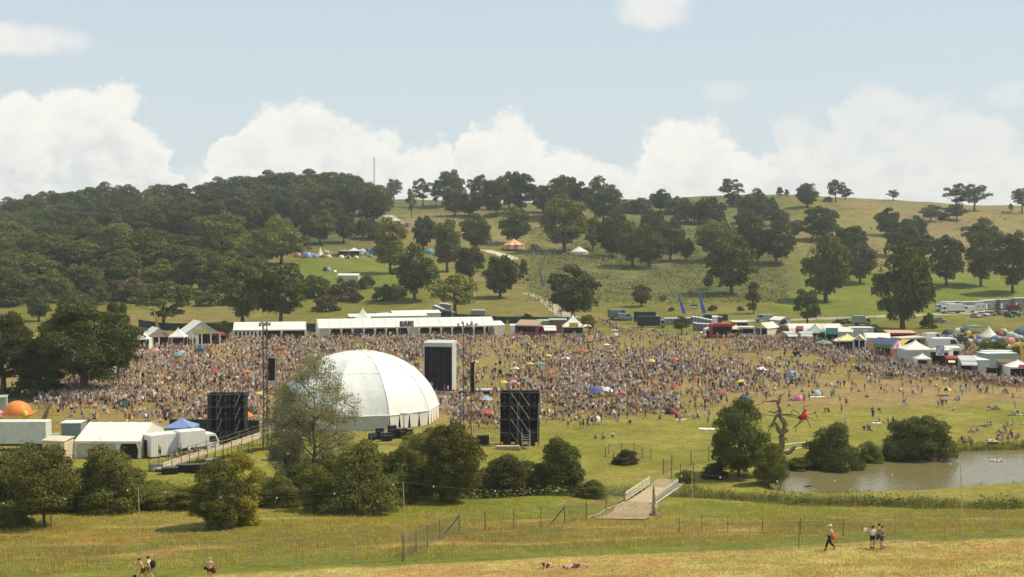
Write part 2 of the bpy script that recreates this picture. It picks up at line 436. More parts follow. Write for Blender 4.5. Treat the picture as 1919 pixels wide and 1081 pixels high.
def build_water():
    m = bpy.data.materials.new('pond_water'); m.use_nodes = True; nt = m.node_tree; N = nt.nodes.new; L = nt.links.new
    b = nt.nodes['Principled BSDF']; b.inputs['Base Color'].default_value = (.20, .16, .065, 1); b.inputs['Roughness'].default_value = .07
    b.inputs['IOR'].default_value = 1.333; b.inputs['Specular IOR Level'].default_value = .6
    tc = N('ShaderNodeTexCoord'); mp = N('ShaderNodeMapping'); mp.inputs['Scale'].default_value = (1.0, .45, 1); mp.inputs['Rotation'].default_value = (0, 0, .25)
    L(tc.outputs['Object'], mp.inputs['Vector'])
    n = N('ShaderNodeTexNoise'); n.inputs['Scale'].default_value = 2.6; n.inputs['Detail'].default_value = 4; L(mp.outputs[0], n.inputs['Vector'])
    n2 = N('ShaderNodeTexNoise'); n2.inputs['Scale'].default_value = .18; n2.inputs['Detail'].default_value = 3; L(mp.outputs[0], n2.inputs['Vector'])
    mu = N('ShaderNodeMath'); mu.operation = 'MULTIPLY'; L(n.outputs[0], mu.inputs[0]); L(n2.outputs[0], mu.inputs[1])
    bp = N('ShaderNodeBump'); bp.inputs['Strength'].default_value = 1.0; bp.inputs['Distance'].default_value = .16
    L(mu.outputs[0], bp.inputs['Height']); L(bp.outputs[0], b.inputs['Normal'])
    c = POND.mean(0); P = c + (POND - c) * 1.0
    big = []
    for i in range(len(POND)):                       # push the sheet a little under the banks
        p = POND[i]; d = p - c; big.append(tuple(p + d / np.hypot(*d) * 1.2) + (WATER_Z,))
    tag(MB().poly(big).build('pond_water', m), kind='structure')
build_water()

def strip(name, pts, width, m, dz=.05, step=1.5):
    """a path or track draped over the terrain; pts are world points"""
    P = [Vector((p[0], p[1])) for p in pts]; S = []
    for i in range(len(P) - 1):
        n = max(1, int((P[i + 1] - P[i]).length / step))
        for k in range(n): S.append(P[i].lerp(P[i + 1], k / n))
    S.append(P[-1])
    V = []; Fq = []; nc = 7
    for i, p in enumerate(S):
        d = (S[min(i + 1, len(S) - 1)] - S[max(i - 1, 0)]).normalized(); nrm = Vector((-d.y, d.x))
        w = width(i / len(S)) if callable(width) else width
        w *= 1 + .12 * math.sin(i * step * .6) + .08 * math.sin(i * step * .25)
        for k in range(nc):
            q = p + nrm * w * (k / (nc - 1) - .5); V.append((q.x, q.y, 0))
    V = np.array(V); V[:, 2] = hfun(V[:, 0], V[:, 1]) + dz
    for i in range(len(S) - 1):
        for k in range(nc - 1): a = i * nc + k; Fq.append((a, a + 1, a + nc + 1, a + nc))
    return tag(link(name, np_mesh(name, V, Fq, [m], smooth=True)), kind='structure')
M_DIRT = mat('pale_dirt', (.38, .31, .19), .95, .25, .8, bump=.4, bscale=3)
M_CHALK = mat('chalk_track', (.55, .48, .36), .95, .2, .3, bump=.3, bscale=2)
M_WORN = mat('worn_turf', (.40, .29, .13), .95, .25, .5)
def pxs(*pp): return [G(x, y) for x, y in pp]
strip('path', pxs((982, 549), (1003, 555), (1020, 564), (1040, 578), (1062, 592), (1085, 600)), lambda t: 3 + 4 * t, M_DIRT)
strip('path', pxs((893, 469), (915, 470), (935, 475), (950, 480), (962, 486)), 6.5, M_CHALK)
strip('path', pxs((723, 404), (735, 408), (742, 415), (750, 421)), 7, M_CHALK, dz=.3, step=4)
strip('path', pxs((1370, 602), (1420, 601), (1480, 600), (1560, 596), (1640, 593), (1700, 592), (1760, 589), (1800, 587), (1850, 581)), 5.5, M_DIRT)

# ------------------------------------------------------------------ leaf materials
def leafmat(name, a, b_, hue=0.0, trans=.14):
    m = bpy.data.materials.new(name); m.use_nodes = True; nt = m.node_tree; nt.nodes.clear(); N = nt.nodes.new; L = nt.links.new
    ge = N('ShaderNodeNewGeometry'); oi = N('ShaderNodeObjectInfo')
    mx = N('ShaderNodeMix'); mx.data_type = 'RGBA'; L(ge.outputs['Random Per Island'], mx.inputs[0])
    mx.inputs[6].default_value = (*a, 1); mx.inputs[7].default_value = (*b_, 1)
    hs = N('ShaderNodeHueSaturation'); L(mx.outputs[2], hs.inputs['Color'])
    r1 = N('ShaderNodeMapRange'); L(oi.outputs['Random'], r1.inputs[0]); r1.inputs[3].default_value = .488; r1.inputs[4].default_value = .512; L(r1.outputs[0], hs.inputs['Hue'])
    r2 = N('ShaderNodeMapRange'); m2 = N('ShaderNodeMath'); m2.operation = 'FRACT'; m3 = N('ShaderNodeMath'); m3.operation = 'MULTIPLY'; m3.inputs[1].default_value = 7.13
    L(oi.outputs['Random'], m3.inputs[0]); L(m3.outputs[0], m2.inputs[0]); L(m2.outputs[0], r2.inputs[0]); r2.inputs[3].default_value = .66; r2.inputs[4].default_value = 1.28
    L(r2.outputs[0], hs.inputs['Value'])
    d = N('ShaderNodeBsdfDiffuse'); L(hs.outputs[0], d.inputs[0])
    t = N('ShaderNodeBsdfTranslucent'); L(hs.outputs[0], t.inputs[0])
    g = N('ShaderNodeBsdfGlossy'); g.inputs['Roughness'].default_value = .45; g.inputs[0].default_value = (.5, .5, .42, 1)
    x1 = N('ShaderNodeMixShader'); x1.inputs[0].default_value = trans; L(d.outputs[0], x1.inputs[1]); L(t.outputs[0], x1.inputs[2])
    x2 = N('ShaderNodeMixShader'); x2.inputs[0].default_value = .025; L(x1.outputs[0], x2.inputs[1]); L(g.outputs[0], x2.inputs[2])
    o = N('ShaderNodeOutputMaterial'); L(x2.outputs[0], o.inputs[0]); return m
LEAF = {
    'dark': leafmat('dark_leaves', (0.080, 0.091, 0.018), (0.142, 0.152, 0.032)),
    'olive': leafmat('olive_leaves', (0.108, 0.112, 0.020), (0.194, 0.186, 0.036)),
    'blue': leafmat('grey_green_leaves', (0.086, 0.100, 0.034), (0.147, 0.161, 0.055)),
    'light': leafmat('light_green_leaves', (0.147, 0.152, 0.025), (0.255, 0.238, 0.046)),
    'brown': leafmat('purple_brown_leaves', (0.116, 0.094, 0.039), (0.178, 0.143, 0.057)),
    'willow': leafmat('silvery_leaves', (0.222, 0.219, 0.084), (0.405, 0.376, 0.165), trans=.35),
    'gold': leafmat('yellow_green_leaves', (0.209, 0.172, 0.023), (0.324, 0.251, 0.040)),
    'weed': leafmat('weed_leaves', (0.131, 0.152, 0.030), (0.246, 0.238, 0.051)),
    'grass': leafmat('grass_blades', (0.424, 0.350, 0.067), (0.636, 0.472, 0.106)),
    'reed': leafmat('reed_blades', (0.231, 0.227, 0.048), (0.405, 0.332, 0.084)),
    'bracken': leafmat('bracken_fronds', (0.184, 0.202, 0.045), (0.300, 0.290, 0.078)),
    'straw': leafmat('straw_blades', (0.693, 0.472, 0.135), (0.925, 0.648, 0.210)),
}
M_BARK = mat('bark', (.12, .095, .06), .95, .35, 2.0, bump=.5, bscale=8)
M_DEAD = mat('bleached_dead_wood', (.23, .175, .10), .9, .4, 1.5, bump=.5, bscale=6)

# ------------------------------------------------------------------ crowns and trunks
def leaves(C, Nn, size, rs, aspect=1.5):
    """quads at centres C facing Nn"""
    n = len(C); t = rs.normal(size=(n, 3)); t -= (t * Nn).sum(1)[:, None] * Nn; t /= np.linalg.norm(t, axis=1)[:, None] + 1e-9
    b = np.cross(Nn, t); s = size * rs.uniform(.55, 1.35, n)
    a = t * (s * aspect * .5)[:, None]; b = b * (s * .5)[:, None]
    V = np.stack([C - a * .9, C + b * .8 - a * .1, C + a, C - b * .8 - a * .1], 1).reshape(-1, 3)
    return V, np.arange(n * 4).reshape(-1, 4)
def crown(name, seed, n, leaf, R0=7.0, Hh=13.0, base=.12, blobs=34, kind='oak', holes=0.0, br=(.17, .29), loose=0.0):
    rs = np.random.RandomState(seed)
    cen = []; rad = []
    for i in range(blobs):
        for _ in range(40):
            if kind == 'cone':
                t = rs.uniform(0, 1) ** .8; a = rs.uniform(0, 2 * np.pi); rr = (1 - t) ** .8 * rs.uniform(.35, .9)
                zz = t
            elif kind == 'flat':
                lay = rs.randint(0, 4); t = .16 + lay * .24 + rs.uniform(-.03, .03); a = rs.uniform(0, 2 * np.pi); rr = rs.uniform(.2, .92) * (1 - .45 * max(t - .3, 0)); zz = t
            elif kind == 'willow':
                t = rs.uniform(0, 1); a = rs.uniform(0, 2 * np.pi); prof = math.sin(math.pi * min(t * .85 + .12, 1)) ** .7; rr = prof * rs.uniform(.3, .95); zz = t
            elif kind == 'bush':
                v = rs.normal(size=3); v /= np.linalg.norm(v); v[2] = abs(v[2]); k = rs.uniform(.55, .88); a = math.atan2(v[1], v[0]); rr = math.hypot(v[0], v[1]) * k; zz = v[2] * k * .92
            else:
                v = rs.normal(size=3); v /= np.linalg.norm(v); k = rs.uniform(.58, .86)
                a = math.atan2(v[1], v[0]); rr = math.hypot(v[0], v[1]) * k; zz = .46 + v[2] * k * (.58 if v[2] > 0 else .50)
                if kind == 'tall': rr *= .95
            p = np.array([rr * math.cos(a) * R0, rr * math.sin(a) * R0, zz * Hh * (1 - base) + base * Hh])
            if all(np.linalg.norm((p - q) / (R0, R0, Hh * .5)) > .17 for q in cen): break
        cen.append(p); rad.append(rs.uniform(*br) * (1.0 if kind != 'flat' else 1.1))
    cen = np.array(cen); rad = np.array(rad) * R0
    if kind in ('oak', 'tall', 'bush'):
        cen = np.vstack([cen, [[0, 0, (base + (1 - base) * (.5 if kind != 'bush' else .35)) * Hh]]]); rad = np.append(rad, R0 * .5)
    w = rad ** 2; w = w / w.sum(); idx = rs.choice(len(cen), n, p=w)
    v = rs.normal(size=(n, 3)); v /= np.linalg.norm(v, axis=1)[:, None]
    v0 = v.copy()
    up = v[:, 2] < -.35; v[up, 2] *= -rs.uniform(.2, 1, up.sum())
    v /= np.linalg.norm(v, axis=1)[:, None]
    sq = np.array([1, 1, .75 if kind not in ('flat',) else .30])
    lump = 1 + .13 * np.sin(v[:, 0] * 7 + idx) * np.sin(v[:, 1] * 8 + idx * 2) + .1 * np.sin(v[:, 2] * 11 + idx * 3)
    rr = rad[idx] * lump * np.where(rs.uniform(size=n) < .8, rs.uniform(.86, 1.04, n), rs.uniform(.5, 1.16 if leaf > .3 else 1.38, n))
    C = cen[idx] + v * sq * rr[:, None]
    if loose: C += rs.normal(size=C.shape) * np.array([.30, .30, .42]) * loose
    if kind in ('oak', 'tall', 'bush') and not holes:      # part of the leaves fill a full egg shaped body
        q = rs.uniform(size=n) < (.09 if kind != 'bush' else .07); m_ = q.sum(); w0 = v0[q]
        if kind == 'bush': w0[:, 2] = np.abs(w0[:, 2])
        zc = (base + (1 - base) * (.47 if kind != 'bush' else .0)) * Hh; sz = (1 - base) * Hh * (.52 if kind != 'bush' else .95)
        lum = 1 + .07 * np.sin(w0[:, 0] * 6 + seed) * np.sin(w0[:, 1] * 7 + 1) + .07 * np.sin(w0[:, 2] * 8 + w0[:, 0] * 5)
        rr2 = .80 * lum * rs.uniform(.80, 1.0, m_)
        C[q] = np.stack([w0[:, 0] * rr2 * R0, w0[:, 1] * rr2 * R0, zc + w0[:, 2] * rr2 * sz], 1); v[q] = w0
    if holes:
        h = np.sin(C[:, 0] * 1.7 + seed) + np.sin(C[:, 1] * 1.9 + 2) + np.sin(C[:, 2] * 2.1 + seed * .7)
        k = h > -3 + 3.2 * holes; C = C[k]; v = v[k]
    lo = base * Hh * .6 if kind != 'bush' else .05
    C[:, 2] = np.maximum(C[:, 2], lo + rs.uniform(0, .06, len(C)) * Hh)
    nn = v + rs.normal(size=v.shape) * .85; nn[:, 2] += .25; nn /= np.linalg.norm(nn, axis=1)[:, None]
    V, Fq = leaves(C, nn, leaf, rs)
    return np_mesh(name, V, Fq, [LEAF['dark']])
def trunk(name, seed, Hh, R0, r0, base=.3, limbs=7, fine=0, lean=0.0, mt=None):
    rr = random.Random(seed); mb = MB()
    top = Hh * .72; pts = [Vector((0, 0, -.3))]; k = 5
    for i in range(1, k + 1): pts.append(Vector((rr.uniform(-.03, .03) * R0 + lean * i / k * R0, rr.uniform(-.03, .03) * R0, top * i / k)))
    rad = [r0 * (1 - .75 * i / k) for i in range(k + 1)]; rad[0] = r0 * 1.25
    mb.path(pts, rad, 7)
    for i in range(limbs):
        t = rr.uniform(base, .95) * k; j = min(int(t), k - 1); p = pts[j].lerp(pts[j + 1], t - j)
        a = i * 2.4 + rr.uniform(-.3, .3); ln = R0 * rr.uniform(.55, .85); up = Hh * rr.uniform(.06, .22)
        q1 = p + Vector((math.cos(a) * ln * .45, math.sin(a) * ln * .45, up * .6)); q2 = p + Vector((math.cos(a + .2) * ln, math.sin(a + .2) * ln, up))
        rb = r0 * .38
        mb.path([p, q1, q2], [rb, rb * .65, rb * .25], 5)
        for f in range(fine):
            w = q1.lerp(q2, rr.uniform(0, 1)); e = w + Vector((rr.uniform(-1, 1), rr.uniform(-1, 1), rr.uniform(.1, 1))) * R0 * .3
            mb.path([w, e], [rb * .3, rb * .08], 4)
    return mb.mesh(name, mt or M_BARK, smooth=True)
# far trees share these shapes (leaf clumps of about half a metre)
FAR = {}
for k in range(5):
    FAR['oak%d' % k] = (crown('crown', 10 + k, 12500, .47, 7.5, 14, .11, 40 + 4 * k, 'oak', br=(.15, .30)), trunk('trunk', 50 + k, 14, 7.5, .55), 7.5, 14)
for k in range(2):
    FAR['tall%d' % k] = (crown('crown', 20 + k, 8500, .48, 5.5, 16, .10, 34, 'tall', br=(.26, .4)), trunk('trunk', 60 + k, 16, 5.5, .5), 5.5, 16)
    FAR['open%d' % k] = (crown('crown', 24 + k, 5200, .46, 7, 14, .24, 22, 'oak', holes=.35, br=(.16, .27)), trunk('trunk', 64 + k, 14, 7, .5, limbs=11, fine=3), 7, 14)
    FAR['bush%d' % k] = (crown('crown', 28 + k, 6000, .42, 5.5, 7, .0, 22, 'bush'), trunk('trunk', 68 + k, 7, 5.5, .22, base=.1), 5.5, 7)
FAR['flat0'] = (crown('crown', 33, 7500, .46, 8, 13, .12, 34, 'flat'), trunk('trunk', 72, 13, 8, .5, limbs=12), 8, 13)
FAR['small0'] = (crown('crown', 36, 3500, .40, 4, 8.5, .16, 16, 'oak', br=(.28, .42)), trunk('trunk', 75, 8.5, 4, .25), 4, 8.5)
FAR['conifer0'] = (crown('crown', 38, 3500, .40, 3.4, 9, .10, 20, 'cone', br=(.25, .4)), trunk('trunk', 76, 9, 3.4, .22), 3.4, 9)
NEAR = {}
for k in range(3):
    NEAR['bush%d' % k] = (crown('crown', 80 + k, 56000, .145, 5, 7.5, .0, 46, 'bush', br=(.17, .30)), trunk('trunk', 90 + k, 7, 5, .16, base=.05, limbs=12, fine=2), 5, 7.5)
NEAR['young0'] = (crown('crown', 84, 34000, .145, 3.6, 7.5, .16, 30, 'oak', br=(.22, .36)), trunk('trunk', 94, 7.5, 3.6, .17, limbs=10, fine=2), 3.6, 7.5)
NEAR['upright0'] = (crown('crown', 85, 40000, .135, 3.4, 7.0, .0, 46, 'willow', br=(.20, .36)), trunk('trunk', 95, 7, 3, .15, base=.05, limbs=10, fine=2), 3.4, 7.0)
for k in range(2): NEAR['egg%d' % k] = (crown('crown', 120 + k, 46000, .14, 4.0, 7.5, .0, 44, 'oak', br=(.17, .32)), trunk('trunk', 130 + k, 7.5, 4, .16, base=.05, limbs=12, fine=3), 4.0, 7.5)
NEAR['willow0'] = (crown('crown', 86, 31000, .155, 6.0, 15.0, .10, 90, 'willow', holes=.25, br=(.06, .16), loose=1.1), trunk('trunk', 96, 15, 6, .30, base=.12, limbs=20, fine=5, lean=.08), 6.0, 15.0)
NEAR['oak0'] = (crown('crown', 87, 62000, .24, 8.5, 17, .14, 52, 'oak', br=(.14, .27)), trunk('trunk', 97, 17, 8.5, .75, limbs=14, fine=3), 8.5, 17)
NEAR['oak1'] = (crown('crown', 88, 52000, .24, 7.5, 15, .02, 46, 'bush', br=(.15, .28)), trunk('trunk', 98, 15, 7.5, .6, limbs=12, fine=2), 7.5, 15)

TREES = []
def tree(px, base, h, w, shape='oak', leaf='dark', lib=None, group=None, label=None, cat='tree', name='tree', depth=None, rot=None, fat=1.06):
    """h and w are the sizes in photograph pixels; they become metres at the tree's own distance"""
    p = G(px, base) if depth is None else at_depth(px, depth)
    s = p.y / F; hm, wm = h * s, w * s
    L_ = lib or FAR
    if shape + '0' in L_:
        keys = [k for k in L_ if k.rstrip('0123456789') == shape]; key = R.choice(keys)
    else: key = shape
    cr, tr, R0, H0 = L_[key]
    e = empty(name, p, R.uniform(0, 6.28) if rot is None else rot, label, cat, group)
    e.scale = (wm / 2 / R0 * fat, wm / 2 / R0 * fat, hm / H0 * 1.02)
    c = link('crown', cr, e); c.material_slots[0].link = 'OBJECT'; c.material_slots[0].material = LEAF[leaf]
    link('trunk', tr, e)
    TREES.append((e, px, base, h, w, shape, leaf)); return e
# ------------------------------------------------------------------ the trees of the far side (photograph pixels: centre, foot, height, width)
def zone(group, phrase, items, cat='tree', lib=None, name='tree'):
    fat = 1.25 if 'wood' in phrase and cat == 'tree' else 1.06
    """phrase names the place; the label adds what each tree looks like and its count from the left"""
    ORD = 'leftmost second third fourth fifth sixth seventh eighth ninth tenth eleventh twelfth thirteenth fourteenth fifteenth sixteenth seventeenth eighteenth nineteenth twentieth twenty-first twenty-second twenty-third twenty-fourth twenty-fifth'.split()
    items = sorted(items, key=lambda t: t[0])
    tone = {'dark': 'dark', 'olive': 'olive', 'blue': 'bluish', 'light': 'pale', 'brown': 'brownish', 'willow': 'silvery', 'gold': 'yellowish'}
    form = {'egg': 'round', 'oak': 'round', 'tall': 'tall', 'open': 'open', 'bush': 'low', 'flat': 'spreading', 'small': 'small', 'conifer': 'pointed', 'young': 'young', 'upright': 'upright', 'willow': 'airy'}
    n = len(items)
    for i, t in enumerate(items):
        px, base, h, w = t[:4]; shape = t[4] if len(t) > 4 else 'oak'; leaf = t[5] if len(t) > 5 else 'dark'
        o = ORD[i] if i < n - 1 or n == 1 else 'rightmost'
        if n == 1: lab = '%s %s %s %s' % (form[shape], tone[leaf], cat, phrase)
        elif o in ('leftmost', 'rightmost'): lab = '%s %s %s, %s of those %s' % (form[shape], tone[leaf], cat, o, phrase)
        else: lab = '%s %s %s, %s from left %s' % (form[shape], tone[leaf], cat, o, phrase)
        tree(px, base, h, w, shape, leaf, lib, group, lab, cat, name, fat=fat)
def jit(a, k): return a + R.uniform(-k, k)
# the wood on the left ridge: four rows of crowns below the skyline
sky = [(-18, 376), (8, 371), (32, 372), (58, 364), (89, 357), (117, 357), (142, 356), (172, 347), (204, 348), (236, 351), (266, 344), (298, 350), (332, 347), (366, 333), (402, 336), (444, 335), (472, 329), (502, 330), (536, 329), (576, 321), (608, 332), (638, 329), (671, 341), (704, 354)]
zone('trees of the skyline row of the left wood', 'in the skyline row of the left wood', [(x, t + 50 + (6 if x < 200 else 0), 54 + (4 if x > 480 else 0), 50 + (6 if x > 480 else 0), 'oak', 'blue' if i % 3 == 0 else 'dark') for i, (x, t) in enumerate(sky)])
row2 = [(x + 14, t + 20) for x, t in sky if x < 650]
zone('trees of the second row of the left wood', 'in the second row of the left wood', [(x, t + 52 + (5 if x < 200 else 0), 54, 54, 'oak', ('dark', 'olive', 'blue')[i % 3]) for i, (x, t) in enumerate(row2)])
row3 = [(x + jit(0, 6), t + 42) for x, t in sky[::1] if x < 420]
zone('trees of the third row of the left wood', 'in the third row of the left wood', [(x, t + 55, 57, 57, 'oak', ('dark', 'blue', 'dark')[i % 3]) for i, (x, t) in enumerate(row3)])
zone('trees of the fourth row of the left wood', 'in the fourth row of the left wood', [(x, b, h, w, 'oak', l) for x, b, h, w, l in
     ((-10, 480, 62, 66, 'dark'), (40, 474, 62, 60, 'dark'), (85, 478, 66, 62, 'blue'), (128, 474, 52, 56, 'dark'), (168, 470, 58, 58, 'dark'), (215, 474, 62, 56, 'blue'), (250, 448, 56, 60, 'dark'), (300, 448, 66, 68, 'dark'), (347, 448, 64, 60, 'dark'), (378, 458, 55, 50, 'blue'), (445, 430, 68, 66, 'blue'), (470, 470, 60, 50, 'dark'), (500, 474, 86, 60, 'dark'), (513, 422, 60, 56, 'blue'))])
zone('trees at the lower edge of the left wood', 'along the lower edge of the left wood', [
    (28, 500, 80, 76, 'oak', 'olive'), (60, 552, 76, 94, 'oak', 'dark'), (2, 560, 75, 70, 'oak', 'dark'), (95, 520, 70, 70, 'oak', 'dark'), (128, 540, 86, 80, 'oak', 'dark'), (180, 515, 54, 76, 'oak', 'olive'), (192, 492, 62, 56, 'oak', 'olive'),
    (266, 516, 84, 92, 'oak', 'dark'), (222, 500, 84, 62, 'oak', 'olive'), (330, 528, 70, 70, 'oak', 'olive'), (383, 552, 86, 80, 'oak', 'olive'), (419, 484, 84, 86, 'oak', 'olive'), (455, 502, 58, 64, 'oak', 'light'), (300, 490, 60, 60, 'oak', 'dark')])
zone('trees behind the small camp on the hillside', 'behind the small hillside camp', [
    (527, 495, 85, 76, 'oak', 'light'), (571, 455, 76, 48, 'oak', 'dark'), (600, 458, 62, 60, 'oak', 'olive'), (644, 455, 54, 44, 'oak', 'olive'), (619, 437, 66, 62, 'oak', 'olive'), (583, 400, 50, 54, 'oak', 'blue'), (663, 408, 70, 48, 'oak', 'blue'), (699, 418, 62, 58, 'oak', 'dark'), (691, 448, 48, 66, 'bush', 'dark'), (640, 410, 60, 50, 'oak', 'dark'), (556, 420, 60, 50, 'oak', 'dark')])
# skyline right of the mast
zone('skyline trees right of the radio mast', 'on the skyline right of the radio mast', [
    (738, 381, 47, 36, 'open', 'blue'), (771, 408, 54, 24, 'open', 'blue'), (793, 386, 52, 38, 'open', 'dark'), (817, 386, 36, 24, 'open', 'dark'), (843, 386, 66, 58, 'oak', 'blue'), (852, 404, 48, 46, 'oak', 'dark'), (880, 405, 44, 48, 'oak', 'dark'), (898, 392, 66, 48, 'open', 'blue'),
    (930, 406, 72, 60, 'oak', 'dark'), (954, 392, 68, 52, 'oak', 'blue'), (975, 398, 74, 60, 'oak', 'blue'), (1018, 398, 48, 46, 'oak', 'dark'), (1035, 408, 68, 78, 'oak', 'dark'), (1060, 398, 68, 58, 'oak', 'blue'), (1086, 404, 60, 40, 'oak', 'blue'), (1130, 420, 84, 70, 'oak', 'blue')])
zone('hedgerow trees on the middle of the ridge', 'along the ridge hedge in the middle', [
    (1180, 399, 30, 44, 'bush', 'dark'), (1206, 399, 34, 44, 'bush', 'blue'), (1237, 397, 40, 42, 'oak', 'blue'), (1262, 400, 38, 44, 'bush', 'dark'), (1290, 418, 56, 60, 'bush', 'dark'), (1328, 420, 60, 74, 'bush', 'dark'), (1370, 385, 50, 54, 'open', 'blue'), (1382, 388, 30, 40, 'bush', 'dark'), (1412, 415, 58, 54, 'oak', 'blue'), (1440, 412, 50, 42, 'bush', 'blue'), (1461, 369, 17, 20, 'conifer', 'blue'), (1474, 369, 13, 14, 'conifer', 'blue')])
zone('trees on the open hilltop at the right', 'on the open hilltop at the right', [
    (1513, 388, 44, 44, 'oak', 'blue'), (1566, 378, 43, 38, 'open', 'blue'), (1584, 374, 22, 24, 'small', 'blue'), (1551, 378, 12, 20, 'bush', 'dark'), (1674, 376, 21, 26, 'open', 'blue'), (1792, 392, 48, 50, 'open', 'dark'), (1826, 395, 51, 60, 'open', 'dark'), (1744, 415, 32, 40, 'small', 'blue'), (1770, 412, 17, 24, 'bush', 'blue'), (1793, 412, 32, 38, 'small', 'blue'), (1915, 400, 50, 42, 'open', 'dark'), (1895, 396, 15, 9, 'small', 'blue')])
# slopes in the middle
zone('trees around the chalk track on the hillside', 'on the slope above the striped tent', [
    (731, 513, 104, 60, 'tall', 'light'), (794, 468, 62, 44, 'oak', 'dark'), (838, 509, 96, 54, 'tall', 'dark'), (893, 470, 66, 60, 'oak', 'dark'), (964, 457, 68, 62, 'oak', 'dark'), (1057, 474, 108, 80, 'tall', 'light'), (1112, 468, 60, 38, 'oak', 'olive')])
zone('trees just above the long bar marquee', 'just above the long marquee', [
    (777, 563, 100, 84, 'oak', 'dark'), (880, 530, 70, 56, 'oak', 'dark'), (938, 558, 78, 70, 'oak', 'dark'), (852, 594, 84, 106, 'open', 'light'), (981, 531, 42, 26, 'conifer', 'blue')])
zone('two tall oaks behind the left marquee', 'behind the marquee with striped wall', [(455, 608, 121, 94, 'oak', 'dark'), (526, 607, 116, 100, 'oak', 'dark')])
zone('thorn bushes below the small camp', 'in the thicket below the small camp', [
    (560, 555, 40, 50, 'bush', 'brown'), (599, 557, 48, 60, 'bush', 'dark'), (648, 562, 48, 62, 'bush', 'brown'), (611, 583, 34, 50, 'bush', 'brown'), (685, 540, 30, 34, 'bush', 'dark'), (719, 563, 36, 46, 'bush', 'dark'), (665, 567, 24, 28, 'bush', 'brown'), (745, 556, 30, 40, 'bush', 'brown'), (580, 540, 30, 34, 'bush', 'olive')], cat='bush', name='bush')
zone('trees filling the hollow below the wood', 'in the hollow below the left wood', [
    (40, 545, 60, 70, 'oak', 'olive'), (150, 556, 60, 66, 'oak', 'dark'), (222, 540, 60, 70, 'oak', 'dark'), (300, 545, 56, 64, 'oak', 'olive'), (350, 500, 62, 64, 'oak', 'dark'), (425, 540, 66, 66, 'oak', 'olive'), (470, 540, 66, 60, 'oak', 'dark'), (490, 500, 70, 60, 'oak', 'olive'), (560, 470, 40, 50, 'bush', 'olive'), (0, 520, 70, 70, 'oak', 'dark'), (150, 505, 56, 60, 'oak', 'olive'), (240, 560, 44, 60, 'bush', 'brown')])
zone('trees of the lowest wood row', 'in the lowest row of the wood', [(x, y, h, w, 'oak', l) for x, y, h, w, l in
    ((12, 572, 66, 70, 'dark'), (52, 562, 50, 60, 'dark'), (95, 566, 58, 66, 'olive'), (112, 500, 60, 64, 'dark'), (208, 520, 60, 64, 'dark'), (165, 548, 50, 60, 'dark'), (232, 530, 66, 60, 'olive'), (290, 520, 60, 60, 'dark'), (345, 545, 56, 60, 'dark'), (405, 510, 66, 66, 'dark'), (445, 525, 60, 60, 'dark'), (370, 520, 60, 60, 'dark'), (70, 500, 64, 64, 'olive'), (28, 530, 60, 66, 'dark'))])
zone('scrub below the left wood', 'in the grey scrub below the left wood', [
    (275, 566, 44, 70, 'bush', 'brown'), (395, 572, 36, 60, 'bush', 'dark'), (150, 574, 30, 50, 'bush', 'brown'), (480, 575, 36, 60, 'bush', 'brown'),
    (205, 562, 46, 62, 'bush', 'brown'), (250, 562, 50, 70, 'bush', 'brown'), (300, 560, 40, 50, 'bush', 'dark'), (185, 570, 44, 44, 'bush', 'dark'), (345, 562, 34, 44, 'bush', 'dark'), (20, 574, 26, 60, 'bush', 'dark')], cat='bush', name='bush')
zone('lone trees in the meadow behind the left oaks', 'behind the big left oaks', [(72, 602, 62, 50, 'oak', 'blue'), (134, 604, 64, 58, 'open', 'olive'), (306, 618, 92, 106, 'open', 'dark')])
zone('trees around the white bell tent', 'right of the white yurt on the slope', [
    (1147, 482, 74, 56, 'oak', 'dark'), (1157, 436, 46, 40, 'oak', 'olive'), (1185, 500, 80, 66, 'oak', 'olive'), (1216, 502, 78, 68, 'oak', 'light'), (1226, 452, 58, 52, 'oak', 'dark'), (1256, 488, 74, 56, 'oak', 'blue'), (1287, 487, 40, 28, 'oak', 'dark'), (1345, 488, 74, 80, 'oak', 'light'), (1404, 474, 70, 58, 'oak', 'dark'), (1396, 430, 40, 44, 'oak', 'olive'), (1420, 492, 54, 40, 'oak', 'dark')])
zone('park trees behind the blue flags', 'in the meadow behind the blue flags', [
    (1075, 598, 96, 98, 'oak', 'dark'), (1202, 574, 40, 40, 'oak', 'brown'), (1371, 551, 106, 92, 'oak', 'olive'), (1412, 588, 56, 38, 'conifer', 'dark'), (1327, 542, 28, 20, 'small', 'blue')])
zone('trees of the right hillside', 'on the right hillside', [
    (1461, 421, 34, 42, 'bush', 'dark'), (1489, 449, 38, 40, 'small', 'blue'), (1536, 452, 64, 72, 'oak', 'dark'), (1455, 494, 76, 70, 'oak', 'dark'), (1592, 482, 60, 68, 'oak', 'dark'), (1612, 530, 72, 60, 'oak', 'brown'), (1662, 442, 50, 46, 'oak', 'dark'), (1688, 482, 70, 64, 'oak', 'dark'), (1718, 448, 42, 42, 'oak', 'blue'), (1732, 484, 44, 46, 'oak', 'dark'), (1840, 472, 60, 70, 'oak', 'dark')])
zone('large park trees at the right', 'behind the right hand stalls', [
    (1548, 566, 126, 96, 'oak', 'olive'), (1513, 608, 68, 50, 'oak', 'dark'), (1692, 618, 160, 118, 'oak', 'dark'), (1773, 535, 92, 66, 'oak', 'dark'), (1838, 536, 102, 64, 'oak', 'olive'), (1898, 548, 112, 76, 'oak', 'dark')])
